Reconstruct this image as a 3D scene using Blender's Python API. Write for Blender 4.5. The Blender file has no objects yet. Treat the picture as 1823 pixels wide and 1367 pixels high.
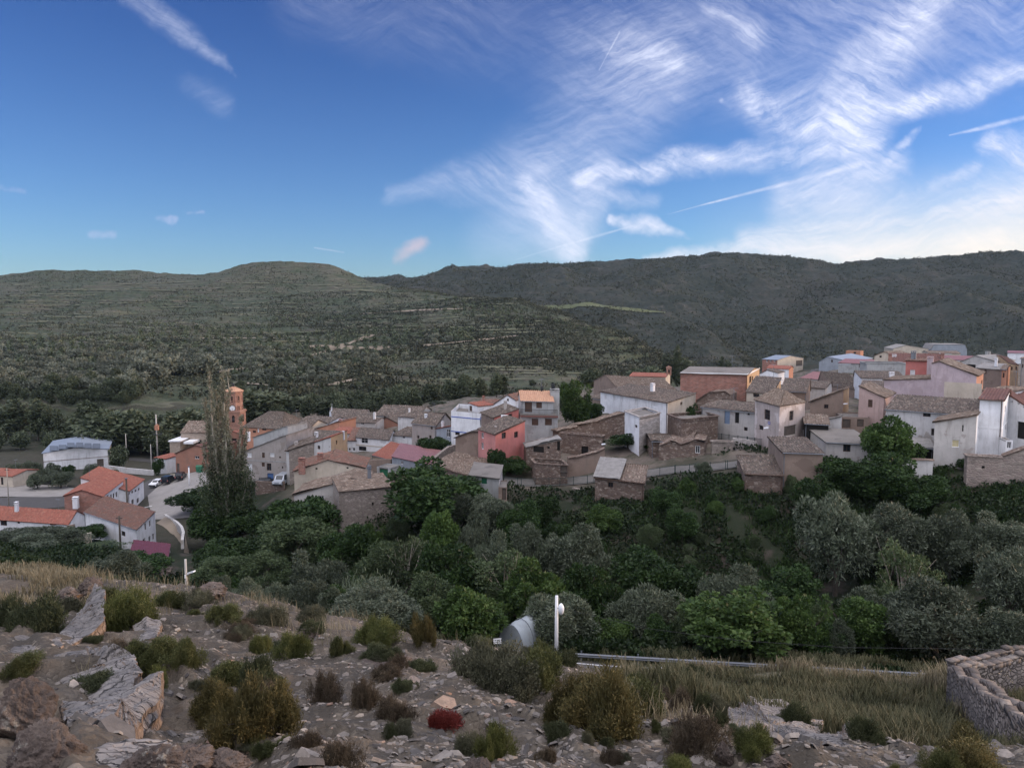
import bpy, math, random
import numpy as np
from mathutils import Vector, noise as mnoise

C = bpy.context.scene
COL = C.collection
# ------------------------------------------------------------------ camera
FPX, CX, CY = 1370.0, 911.5, 683.5          # focal length and centre of the 1823 x 1367 photograph, in pixels
PITCH = math.atan((CY - 563.0) / FPX)
cam_d = bpy.data.cameras.new("camera")
cam_d.sensor_width = 36.0
cam_d.lens = 36.0 * FPX / 1823.0
cam_d.clip_start, cam_d.clip_end = 0.1, 20000.0
cam = bpy.data.objects.new("camera", cam_d)
COL.objects.link(cam)
cam.location = (0, 0, 0)
cam.rotation_euler = (math.pi / 2 - PITCH, 0, 0)
C.camera = cam
CP, SP = math.cos(PITCH), math.sin(PITCH)


def ray(px, py):
    a, b = (px - CX) / FPX, -(py - CY) / FPX
    return np.array((a, CP + b * SP, -SP + b * CP))


def at(px, py, Y):
    """the point on the line of sight through a photo pixel, Y metres away over the ground"""
    d = ray(px, py)
    return d * (Y / d[1])


# ------------------------------------------------------------------ render settings
C.render.engine = 'CYCLES'
C.cycles.use_denoising = True
C.cycles.max_bounces = 5
C.cycles.diffuse_bounces = 3
C.cycles.glossy_bounces = 2
C.cycles.transmission_bounces = 2
C.cycles.transparent_max_bounces = 4
C.cycles.caustics_reflective = False
C.cycles.caustics_refractive = False
C.view_settings.view_transform = 'Standard'
C.view_settings.look = 'None'
C.view_settings.exposure = 1.22
C.view_settings.gamma = 1.0

SUN_AZ, SUN_EL = math.radians(78), math.radians(7.0)      # to the right of the view, just above the horizon
SUN_DIR = Vector((math.sin(SUN_AZ) * math.cos(SUN_EL), math.cos(SUN_AZ) * math.cos(SUN_EL), math.sin(SUN_EL)))


# ------------------------------------------------------------------ node helpers
class NG:
    def __init__(s, tree):
        s.t = tree

    def link(s, v, sock):
        if isinstance(v, bpy.types.NodeSocket):
            s.t.links.new(v, sock)
        elif v is not None:
            if hasattr(sock.default_value, '__len__') and not hasattr(v, '__len__'):
                v = [v] * len(sock.default_value)
            if hasattr(v, '__len__') and len(sock.default_value) == 4 and len(v) == 3:
                v = tuple(v) + (1,)
            sock.default_value = v

    def node(s, typ, ins=(), out=0, **kw):
        n = s.t.nodes.new(typ)
        for k, v in kw.items():
            setattr(n, k, v)
        items = ins.items() if isinstance(ins, dict) else enumerate(ins)
        for k, v in items:
            s.link(v, n.inputs[k])
        return n.outputs[out] if out is not None else n

    def m(s, op, a, b=None, c=None, clamp=False):
        return s.node('ShaderNodeMath', [x for x in (a, b, c) if x is not None], operation=op, use_clamp=clamp)

    def vm(s, op, a, b=None, out=0):
        return s.node('ShaderNodeVectorMath', [x for x in (a, b) if x is not None], out, operation=op)

    def scale(s, v, f):
        n = s.t.nodes.new('ShaderNodeVectorMath'); n.operation = 'SCALE'
        s.link(v, n.inputs[0]); s.link(f, n.inputs['Scale'])
        return n.outputs[0]

    def mapr(s, v, a, b, c=0.0, d=1.0, smooth=False):
        return s.node('ShaderNodeMapRange', {0: v, 1: a, 2: b, 3: c, 4: d}, interpolation_type='SMOOTHSTEP' if smooth else 'LINEAR')

    def mix(s, f, a, b, mode='MIX'):
        n = s.t.nodes.new('ShaderNodeMix'); n.data_type = 'RGBA'; n.blend_type = mode
        s.link(f, n.inputs[0]); s.link(a, n.inputs[6]); s.link(b, n.inputs[7])
        return n.outputs[2]

    def noise(s, vec, scale, detail=4, rough=0.55, out=0, dist=0.0):
        return s.node('ShaderNodeTexNoise', {'Vector': vec, 'Scale': scale, 'Detail': detail, 'Roughness': rough, 'Distortion': dist}, out)

    def vor(s, vec, scale, feature='F1', out=0, rnd=1.0):
        return s.node('ShaderNodeTexVoronoi', {'Vector': vec, 'Scale': scale, 'Randomness': rnd}, out, feature=feature)

    def ramp(s, f, stops):
        n = s.t.nodes.new('ShaderNodeValToRGB')
        e = n.color_ramp.elements
        while len(e) < len(stops): e.new(0.5)
        for x, (p, c) in zip(e, stops):
            x.position = p; x.color = tuple(c) + (1,) if len(c) == 3 else c
        s.link(f, n.inputs[0])
        return n.outputs[0]

    def xyz(s, v):
        n = s.t.nodes.new('ShaderNodeSeparateXYZ'); s.link(v, n.inputs[0])
        return n.outputs

    def comb(s, x, y, z=0.0):
        return s.node('ShaderNodeCombineXYZ', [x, y, z])


# ------------------------------------------------------------------ sky
world = bpy.data.worlds.new("World")
C.world = world
world.use_nodes = True
wt = world.node_tree
wt.nodes.clear()
g = NG(wt)
D = g.node('ShaderNodeTexCoord', out='Generated')
dx, dy, dz = g.xyz(D)
sky = g.node('ShaderNodeTexSky', sky_type='NISHITA', sun_disc=False, sun_elevation=math.radians(9), sun_rotation=SUN_AZ,
             altitude=700, air_density=1.0, dust_density=0.6, ozone_density=2.2)
sky = g.mix(1.0, sky, (0.88, 0.96, 1.18), 'MULTIPLY')
sky = g.mix(1.0, sky, g.mix(g.mapr(dz, 0.02, 0.42), (0.56, 0.69, 0.80), (0.185, 0.30, 0.55)), 'MULTIPLY')
# high cirrus: strokes laid on the plane one unit in front of the sky, frayed with noise
front = g.mapr(dy, 0.05, 0.15)
ysafe = g.m('MAXIMUM', dy, 0.05)
Q = g.comb(g.m('DIVIDE', dx, ysafe), g.m('DIVIDE', dz, ysafe))
warp = g.vm('SUBTRACT', g.noise(Q, 5.5, 5, 0.6, out=1), (0.5, 0.5, 0.5))
warp2 = g.vm('SUBTRACT', g.noise(Q, 17, 4, 0.65, out=1), (0.5, 0.5, 0.5))
Qw = g.vm('ADD', g.vm('ADD', Q, g.scale(warp, 0.06)), g.scale(warp2, 0.022))
Qs = g.vm('ADD', Q, g.scale(warp, 0.006))


def qq(px, py):
    d = ray(px, py)
    return np.array((d[0] / d[1], d[2] / d[1]))


def streak(ang, along, across, detail=6):
    c, s_ = math.cos(ang), math.sin(ang)
    qx, qy, _ = g.xyz(Qw)
    u = g.m('ADD', g.m('MULTIPLY', qx, c * along), g.m('MULTIPLY', qy, s_ * along))
    v = g.m('ADD', g.m('MULTIPLY', qx, -s_ * across), g.m('MULTIPLY', qy, c * across))
    base = g.noise(g.comb(u, v, 3.1 * ang), 1.0, detail, 0.62)
    fine = g.noise(g.comb(g.m('MULTIPLY', u, 2.2), g.m('MULTIPLY', v, 4.5), 7.7 * ang), 1.0, 5, 0.7)
    return g.m('ADD', g.m('MULTIPLY', base, 0.68), g.m('MULTIPLY', fine, 0.32))


T_hor = g.mapr(streak(math.radians(10), 5, 26), 0.36, 0.68)
T_dia = g.mapr(streak(math.radians(-28), 7, 19), 0.34, 0.68)
T_up = g.mapr(streak(math.radians(62), 6, 15), 0.32, 0.66)
T_puff = g.mapr(g.noise(Qw, 19, 7, 0.68), 0.36, 0.64)


def stroke(pts, strength, tex=None, lo=0.25, sharp=False):
    """pts: (px, py, half width) along the stroke"""
    best = None
    for (x0, y0, w0), (x1, y1, w1) in zip(pts, pts[1:]):
        a, b = qq(x0, y0), qq(x1, y1)
        L = float(np.hypot(*(b - a))); u = (b - a) / L
        rel = g.vm('SUBTRACT', Qs if sharp else Qw, (a[0], a[1], 0))
        t = g.m('MINIMUM', g.m('MAXIMUM', g.vm('DOT_PRODUCT', rel, (u[0], u[1], 0), out=1), 0.0), L)
        dist = g.vm('DISTANCE', rel, g.scale((u[0], u[1], 0), t), out=1)
        w = g.m('MULTIPLY_ADD', t, (w1 - w0) / FPX / L, w0 / FPX)
        k = g.m('DIVIDE', dist, w)
        best = k if best is None else g.m('MINIMUM', best, k)
    msk = g.mapr(best, 1.0, 0.0, 0.0, strength, smooth=True)
    if tex is not None:
        msk = g.m('MULTIPLY', msk, g.m('MULTIPLY_ADD', tex, 1 - lo, lo))
    return msk


ST = [
    stroke([(1700, -40, 60), (1580, 90, 75), (1500, 190, 95), (1540, 250, 60)], 1.0, T_up, 0.35),
    stroke([(1470, 225, 50), (1640, 180, 42), (1860, 125, 36)], 1.0, T_puff, 0.45),
    stroke([(1040, 322, 26), (1250, 292, 34), (1420, 276, 38), (1570, 262, 14)], 0.95, T_puff, 0.4),
    stroke([(1160, 120, 130), (1060, 240, 150), (960, 350, 150), (1010, 450, 60)], 0.42, T_dia, 0.35),
    stroke([(945, 330, 34), (985, 400, 42), (1015, 448, 40)], 0.75, T_puff, 0.35),
    stroke([(1075, 310, 48), (1035, 380, 52), (1010, 445, 40)], 0.6, T_up, 0.35),
    stroke([(1070, 90, 130), (1300, 70, 190), (1480, 30, 210), (1850, 20, 200)], 0.45, T_dia, 0.3),
    stroke([(1100, 92, 22), (1190, 118, 28)], 0.75, T_dia, 0.4),
    stroke([(1270, 10, 30), (1345, 55, 40)], 0.7, T_dia, 0.4),
    stroke([(1340, 170, 60), (1420, 220, 95)], 0.75, T_puff, 0.3),
    stroke([(1280, 175, 9), (1350, 200, 12)], 0.6, None),
    stroke([(1085, 388, 10), (1150, 398, 22), (1248, 426, 7)], 0.95, T_hor, 0.6),
    stroke([(915, 463, 1), (1060, 420, 4), (1125, 402, 2)], 0.4, T_puff, 0.5, sharp=True),
    stroke([(1190, 382, 1.0), (1370, 334, 5), (1450, 314, 8), (1530, 293, 9)], 0.62, T_puff, 0.5, sharp=True),
    stroke([(1400, 350, 60), (1500, 322, 75), (1600, 300, 40)], 0.8, T_hor, 0.45),
    stroke([(1575, 300, 16), (1630, 245, 10)], 0.6, T_up, 0.3),
    stroke([(1640, 335, 10), (1740, 302, 20)], 0.65, T_hor, 0.3),
    stroke([(1690, 242, 2), (1760, 226, 7), (1850, 205, 6)], 0.6, T_puff, 0.5, sharp=True),
    stroke([(1770, 262, 34), (1860, 280, 60)], 0.8, T_puff, 0.4),
    stroke([(1330, 425, 34), (1480, 400, 66), (1860, 350, 95)], 0.8, T_hor, 0.25),
    stroke([(1150, 462, 22), (1400, 445, 34), (1900, 430, 62)], 0.85, T_hor, 0.45),
    stroke([(1090, 355, 20), (1170, 362, 22)], 0.45, T_hor, 0.3),
    stroke([(1066, 125, 1.6), (1103, 57, 3)], 0.45, None, sharp=True),
    stroke([(1075, 90, 10), (1094, -10, 6)], 0.3, None),
    stroke([(235, -20, 30), (330, 50, 30), (425, 145, 8)], 0.42, T_up, 0.4),
    stroke([(350, 160, 30), (400, 190, 34)], 0.18, T_dia, 0.2),
    stroke([(700, 352, 20), (840, 325, 60), (960, 330, 90)], 0.32, T_hor, 0.4),
    stroke([(560, 441, 2), (612, 449, 3)], 0.35, None, sharp=True),
    stroke([(860, 430, 60), (980, 420, 90)], 0.25, T_hor, 0.4),
    stroke([(560, -20, 120), (1000, 60, 160)], 0.16, T_dia, 0.3),
]
dens = None
for m_ in ST:
    inv = g.m('SUBTRACT', 1.0, m_)
    dens = inv if dens is None else g.m('MULTIPLY', dens, inv)
fq = g.xyz(g.vm('ADD', g.vm('ADD', Q, g.scale(warp, 0.055)), g.scale(warp2, 0.010)))
fib = g.noise(g.comb(g.m('ADD', g.m('MULTIPLY', fq[0], 13), g.m('MULTIPLY', fq[1], 6)), g.m('ADD', g.m('MULTIPLY', fq[0], -38), g.m('MULTIPLY', fq[1], 92)), 1.7), 1.0, 7, 0.68)
fib2 = g.noise(g.comb(g.m('ADD', g.m('MULTIPLY', fq[0], 15), g.m('MULTIPLY', fq[1], -8)), g.m('ADD', g.m('MULTIPLY', fq[0], 48), g.m('MULTIPLY', fq[1], 90)), 5.2), 1.0, 7, 0.68)
sel = g.mapr(g.noise(Q, 3.2, 2, 0.5), 0.44, 0.56, smooth=True)
fib = g.m('ADD', g.m('MULTIPLY', fib, sel), g.m('MULTIPLY', fib2, g.m('SUBTRACT', 1.0, sel)))
fib = g.mapr(fib, 0.34, 0.64, 0.38, 1.16)
fib = g.m('ADD', fib, g.m('MULTIPLY', g.m('SUBTRACT', 1.0, fib), g.mapr(dz, 0.17, 0.07, 0.0, 0.75)))
dens = g.m('MULTIPLY', g.m('MULTIPLY', g.m('SUBTRACT', 1.0, dens), fib, clamp=True), front)
# veil added out of view, behind and overhead, bright enough to light the walls
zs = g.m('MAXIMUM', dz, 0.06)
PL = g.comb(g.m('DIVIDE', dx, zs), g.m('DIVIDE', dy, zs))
fill_veil = g.mapr(g.noise(g.vm('MULTIPLY', PL, (0.5, 1.1, 1)), 0.9, 6, 0.6), 0.34, 0.62)
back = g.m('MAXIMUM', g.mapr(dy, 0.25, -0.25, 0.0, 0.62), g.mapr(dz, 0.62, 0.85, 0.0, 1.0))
fill_veil = g.m('MULTIPLY', g.m('MULTIPLY_ADD', fill_veil, 0.75, 0.25), back)
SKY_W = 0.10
# brightness of sunlit cirrus, warmer low down towards the sun
warmth = g.m('MULTIPLY', g.mapr(dz, 0.22, 0.03, smooth=True), g.mapr(dx, 0.0, 0.55))
ccol = g.mix(warmth, (4.0, 4.2, 5.1), (5.7, 4.85, 3.9))
glow = g.m('MULTIPLY', g.mapr(dz, 0.20, 0.03, smooth=True), g.mapr(dx, 0.22, 0.6, 0.0, 0.7))
sky = g.mix(glow, sky, (4.3, 3.8, 3.1))      # pale sunset glow low on the right
skyc = g.mix(dens, sky, ccol)
skyc = g.mix(fill_veil, skyc, (14.0, 13.5, 14.2))
# small low cumulus scraps, mauve on the left and catching pink light by the saddle
pk = stroke([(718, 455, 17), (760, 442, 17)], 1.0, T_puff, 0.15)
skyc = g.mix(g.m('MULTIPLY', g.m('MULTIPLY', pk, front), 0.6), skyc, (3.5, 2.75, 2.95))
mv = stroke([(150, 405, 9), (195, 404, 9)], 0.8, T_puff, 0.3)
for p in ([(-10, 328, 14), (45, 332, 9)], [(272, 383, 8), (312, 388, 8)], [(335, 377, 5), (352, 379, 5)], [(826, 456, 7), (856, 456, 5)]):
    mv = g.m('MAXIMUM', mv, stroke(p, 0.8, T_puff, 0.3))
skyc = g.mix(g.m('MULTIPLY', g.m('MULTIPLY', mv, front), 0.55), skyc, (2.9, 3.0, 4.2))
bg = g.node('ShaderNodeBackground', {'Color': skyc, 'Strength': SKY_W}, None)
wo = wt.nodes.new('ShaderNodeOutputWorld')
wt.links.new(bg.outputs[0], wo.inputs[0])
world.cycles.sampling_method = 'MANUAL'
world.cycles.sample_map_resolution = 512

# ------------------------------------------------------------------ sun (low, behind thin cloud)
sun_d = bpy.data.lights.new("sun", 'SUN')
sun_d.energy = 1.5
sun_d.angle = math.radians(10)
sun_d.color = (1.0, 0.68, 0.44)
sun = bpy.data.objects.new("sun", sun_d)
COL.objects.link(sun)
sun.rotation_euler = (-SUN_DIR).to_track_quat('-Z', 'Y').to_euler()
# ------------------------------------------------------------------ mesh and object helpers
def tag(o, label=None, cat=None, group=None, kind=None):
    if cat and not kind: kind = 'thing'
    for k, v in (('label', label), ('category', cat), ('group', group), ('kind', kind)):
        if v: o[k] = v
    return o


def empty(name, loc=(0, 0, 0), rz=0.0):
    o = bpy.data.objects.new(name, None)
    o.empty_display_size = 0.3
    o.location = loc
    o.rotation_euler = (0, 0, rz)
    COL.objects.link(o)
    return o


def link_mesh(name, me, mat=None, parent=None, world_xyz=True):
    if mat is not None:
        me.materials.clear()
        for m_ in (mat if isinstance(mat, (list, tuple)) else [mat]):
            me.materials.append(m_)
    o = bpy.data.objects.new(name, me)
    COL.objects.link(o)
    if parent is not None:
        o.parent = parent
        if world_xyz:
            o.location = -Vector(parent.location)     # mesh written in world metres under an unrotated empty
    return o


def np_mesh(name, verts, faces, uv=None, smooth=False):
    """fast mesh: verts (n,3), faces (m,k) all of the same size"""
    verts = np.asarray(verts, dtype=np.float32); faces = np.asarray(faces, dtype=np.int32)
    me = bpy.data.meshes.new(name)
    k = faces.shape[1]
    me.vertices.add(len(verts)); me.vertices.foreach_set('co', verts.ravel())
    me.loops.add(faces.size); me.loops.foreach_set('vertex_index', faces.ravel())
    me.polygons.add(len(faces))
    me.polygons.foreach_set('loop_start', np.arange(0, faces.size, k, dtype=np.int32))
    try:
        me.polygons.foreach_set('loop_total', np.full(len(faces), k, dtype=np.int32))
    except Exception:
        pass
    if smooth:
        me.polygons.foreach_set('use_smooth', np.ones(len(faces), dtype=bool))
    if uv is not None:
        l = me.uv_layers.new(name='UVMap')
        l.data.foreach_set('uv', np.asarray(uv, dtype=np.float32)[faces.ravel()].ravel())
    me.update(calc_edges=True)
    return me


class MB:
    """collects polygons in world metres, then becomes one mesh"""
    def __init__(s):
        s.v, s.f = [], []

    def poly(s, pts):
        i = len(s.v); s.v.extend([tuple(map(float, p)) for p in pts]); s.f.append(list(range(i, i + len(pts))))
        return s

    def hexa(s, p):
        """8 corners: bottom ring 0-3, top ring 4-7"""
        i = len(s.v); s.v.extend([tuple(map(float, q)) for q in p])
        for f in ((0, 3, 2, 1), (4, 5, 6, 7), (0, 1, 5, 4), (1, 2, 6, 5), (2, 3, 7, 6), (3, 0, 4, 7)):
            s.f.append([i + k for k in f])
        return s

    def box(s, c, ex, ey, ez):
        """centre c, half-extent vectors"""
        c, ex, ey, ez = map(np.asarray, (c, ex, ey, ez))
        return s.hexa([c + a * ex + b * ey + d * ez for d in (-1, 1) for a, b in ((-1, -1), (1, -1), (1, 1), (-1, 1))])

    def abox(s, x0, x1, y0, y1, z0, z1):
        return s.box(((x0 + x1) / 2, (y0 + y1) / 2, (z0 + z1) / 2), ((x1 - x0) / 2, 0, 0), (0, (y1 - y0) / 2, 0), (0, 0, (z1 - z0) / 2))

    def tube(s, pts, rad, n=8, cap=True):
        pts = [np.asarray(p, float) for p in pts]
        if not hasattr(rad, '__len__'): rad = [rad] * len(pts)
        i0 = len(s.v)
        for k, p in enumerate(pts):
            t = pts[min(k + 1, len(pts) - 1)] - pts[max(k - 1, 0)]
            t /= (np.linalg.norm(t) + 1e-9)
            a = np.cross(t, (0, 0, 1) if abs(t[2]) < 0.9 else (1, 0, 0)); a /= np.linalg.norm(a)
            b = np.cross(t, a)
            for j in range(n):
                an = 2 * math.pi * j / n
                s.v.append(tuple(p + rad[k] * (math.cos(an) * a + math.sin(an) * b)))
        for k in range(len(pts) - 1):
            for j in range(n):
                a, b = i0 + k * n + j, i0 + k * n + (j + 1) % n
                s.f.append([a, b, b + n, a + n])
        if cap:
            s.f.append([i0 + j for j in range(n)][::-1])
            s.f.append([i0 + (len(pts) - 1) * n + j for j in range(n)])
        return s

    def mesh(s, name, smooth=False):
        me = bpy.data.meshes.new(name)
        me.from_pydata(s.v, [], s.f)
        if smooth:
            me.polygons.foreach_set('use_smooth', np.ones(len(me.polygons), dtype=bool))
        me.update()
        return me

    def build(s, name, mat, parent=None, smooth=False, world_xyz=True):
        return link_mesh(name, s.mesh(name, smooth), mat, parent, world_xyz)


# ------------------------------------------------------------------ procedural materials
MATS = {}


def new_mat(name):
    m_ = bpy.data.materials.new(name); m_.use_nodes = True
    m_.node_tree.nodes.clear()
    return m_, NG(m_.node_tree)


def finish(m_, G_, col, rough=0.85, bump=None, bstr=0.3, bdist=0.02, metallic=0.0, spec=0.3, transl=0.0):
    nrm = None
    if bump is not None:
        nrm = G_.node('ShaderNodeBump', {'Strength': bstr, 'Distance': bdist, 'Height': bump})
    p = G_.node('ShaderNodeBsdfPrincipled', {'Base Color': col, 'Roughness': rough, 'Metallic': metallic, 'Specular IOR Level': spec}, None)
    if nrm is not None: G_.t.links.new(nrm, p.inputs['Normal'])
    out = p.outputs[0]
    if transl > 0:
        tr = G_.node('ShaderNodeBsdfTranslucent', {'Color': col})
        out = G_.node('ShaderNodeMixShader', [transl, out, tr])
    o = G_.t.nodes.new('ShaderNodeOutputMaterial')
    G_.t.links.new(out, o.inputs[0])
    MATS[m_.name] = m_
    return m_


def wpos(G_):
    return G_.node('ShaderNodeNewGeometry', out='Position')


def oco(G_):
    return G_.node('ShaderNodeTexCoord', out='Object')


def mul(c, k):
    return tuple(min(1.0, x * k) for x in c)


def mat_plaster(name, col, stain=0.35, patch=None, patch_amt=0.0, grain=1.0, dirt=(0.16, 0.14, 0.12)):
    m_, G_ = new_mat(name)
    P = wpos(G_)
    n1 = G_.noise(P, 0.55, 6, 0.65)
    streaks = G_.noise(G_.vm('MULTIPLY', P, (1.6, 1.6, 0.22)), 1.3, 5, 0.65)
    fine = G_.noise(P, 7, 5, 0.7)
    c = G_.mix(G_.mapr(n1, 0.35, 0.7), mul(col, 1.06), mul(col, 0.8))
    c = G_.mix(G_.m('MULTIPLY', G_.mapr(streaks, 0.52, 0.75), stain), c, dirt)
    c = G_.mix(G_.m('MULTIPLY', G_.mapr(fine, 0.45, 0.75), 0.22 * grain), c, mul(col, 0.55))
    if patch is not None:
        pm = G_.mapr(G_.noise(P, 0.42, 7, 0.62), 0.62 - patch_amt, 0.65 - patch_amt)
        c = G_.mix(pm, c, patch)
    b = G_.m('ADD', G_.m('MULTIPLY', fine, 0.6), n1)
    return finish(m_, G_, c, 0.92, b, 0.35, 0.03)


def mat_rubble(name, cols, mortar, scale=2.6, mortar_w=0.06, flat=1.6, stain=0.3):
    m_, G_ = new_mat(name)
    P = wpos(G_)
    Pw = G_.vm('ADD', P, G_.scale(G_.noise(P, 1.6, 3, 0.6, out=1), 0.35))
    Ps = G_.vm('MULTIPLY', Pw, (1, 1, flat))
    edge = G_.vor(Ps, scale, 'DISTANCE_TO_EDGE')
    cell = G_.vor(Ps, scale, 'F1', out=1)
    r_, g_, b_ = G_.xyz(cell)
    c = G_.ramp(r_, [(i / max(1, len(cols) - 1), x) for i, x in enumerate(cols)])
    c = G_.mix(G_.mapr(G_.noise(P, 9, 4, 0.7), 0.4, 0.75, 0, 0.45), c, mul(cols[0], 0.45))
    mm = G_.mapr(edge, mortar_w * 0.4, mortar_w * 1.4, 1, 0)
    big = G_.mapr(G_.noise(P, 0.35, 5, 0.6), 0.45, 0.62)
    c = G_.mix(G_.m('MULTIPLY', mm, G_.m('MULTIPLY_ADD', big, 0.5, 0.5)), c, mortar)
    c = G_.mix(G_.m('MULTIPLY', G_.mapr(G_.noise(P, 0.5, 6, 0.65), 0.5, 0.75), stain), c, mul(mortar, 0.4))
    h = G_.m('ADD', G_.m('MINIMUM', edge, 0.18), G_.m('MULTIPLY', G_.noise(P, 12, 3, 0.6), 0.04))
    return finish(m_, G_, c, 0.95, h, 0.9, 0.25)


def mat_brick(name, col, mortar, rot=0.0):
    m_, G_ = new_mat(name)
    P = wpos(G_)
    x, y, z = G_.xyz(P)
    ca, sa = math.cos(rot), math.sin(rot)
    u = G_.m('ADD', G_.m('MULTIPLY', x, ca), G_.m('MULTIPLY', y, sa))
    uv = G_.comb(u, z, 0)
    br = G_.node('ShaderNodeTexBrick', {'Vector': uv, 'Color1': mul(col, 1.25), 'Color2': mul(col, 0.72), 'Mortar': mortar, 'Scale': 1.0,
                                        'Mortar Size': 0.02, 'Brick Width': 0.5, 'Row Height': 0.22}, None)
    c = G_.mix(G_.mapr(G_.noise(P, 0.7, 6, 0.65), 0.4, 0.75, 0, 0.55), br.outputs[0], mul(col, 0.5))
    c = G_.mix(G_.mapr(G_.noise(G_.vm('MULTIPLY', P, (1, 1, 4)), 1.4, 5, 0.7), 0.5, 0.72, 0, 0.5), c, mul(mortar, 0.9))
    return finish(m_, G_, c, 0.92, br.outputs[1], -0.4, 0.03)


def mat_tile(name, cols, lichen, amt=0.5, dark=(0.05, 0.045, 0.04)):
    m_, G_ = new_mat(name)
    uv = G_.node('ShaderNodeUVMap')
    u, v, _ = G_.xyz(uv)
    cu, cv = G_.m('FLOOR', G_.m('DIVIDE', u, 0.24)), G_.m('FLOOR', G_.m('DIVIDE', v, 0.38))
    P = wpos(G_)
    wn = G_.node('ShaderNodeTexWhiteNoise', {'Vector': G_.comb(cu, cv, 0)}, 0, noise_dimensions='3D')
    c = G_.ramp(wn, [(i / max(1, len(cols) - 1), x) for i, x in enumerate(cols)])
    n = G_.noise(P, 1.1, 6, 0.68)
    c = G_.mix(G_.mapr(n, 0.42, 0.62, 0, amt), c, lichen)
    n2 = G_.noise(P, 3.0, 5, 0.7)
    c = G_.mix(G_.mapr(n2, 0.5, 0.7, 0, 0.65), c, dark)
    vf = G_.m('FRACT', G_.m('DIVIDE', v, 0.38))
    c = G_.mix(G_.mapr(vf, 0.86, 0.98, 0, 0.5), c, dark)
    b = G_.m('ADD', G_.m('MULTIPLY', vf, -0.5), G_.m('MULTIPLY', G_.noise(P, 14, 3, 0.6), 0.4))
    return finish(m_, G_, c, 0.9, b, 0.5, 0.05)


def mat_plain(name, col, rough=0.6, metallic=0.0, var=0.25, scale=3.0, spec=0.4, obj=False):
    m_, G_ = new_mat(name)
    P = oco(G_) if obj else wpos(G_)
    c = G_.mix(G_.mapr(G_.noise(P, scale, 5, 0.65), 0.38, 0.7, 0, var), col, mul(col, 0.45))
    return finish(m_, G_, c, rough, None, metallic=metallic, spec=spec)


def mat_leaf(name, cols, transl=0.3, rough=0.55, scale=0.5, spec=0.25):
    """leaf colour varies per leaf, per clump and per plant"""
    m_, G_ = new_mat(name)
    rnd = G_.node('ShaderNodeNewGeometry', out='Random Per Island')
    orn = G_.node('ShaderNodeObjectInfo', out='Random')
    P = wpos(G_)
    n = G_.noise(P, scale, 3, 0.6)
    f = G_.m('ADD', G_.m('MULTIPLY', rnd, 0.5), G_.m('MULTIPLY', G_.mapr(n, 0.3, 0.7), 0.5))
    c = G_.ramp(f, [(i / max(1, len(cols) - 1), x) for i, x in enumerate(cols)])
    k = G_.m('MULTIPLY_ADD', orn, 0.5, 0.75)
    c = G_.mix(1.0, c, G_.comb(k, k, k), 'MULTIPLY')
    return finish(m_, G_, c, rough, None, transl=transl, spec=spec)
# ------------------------------------------------------------------ terrain: heights pinned where the photograph shows the ground
GP = []      # (x, y, z)


def G(px, py, Y): GP.append(at(px, py, Y))


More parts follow.
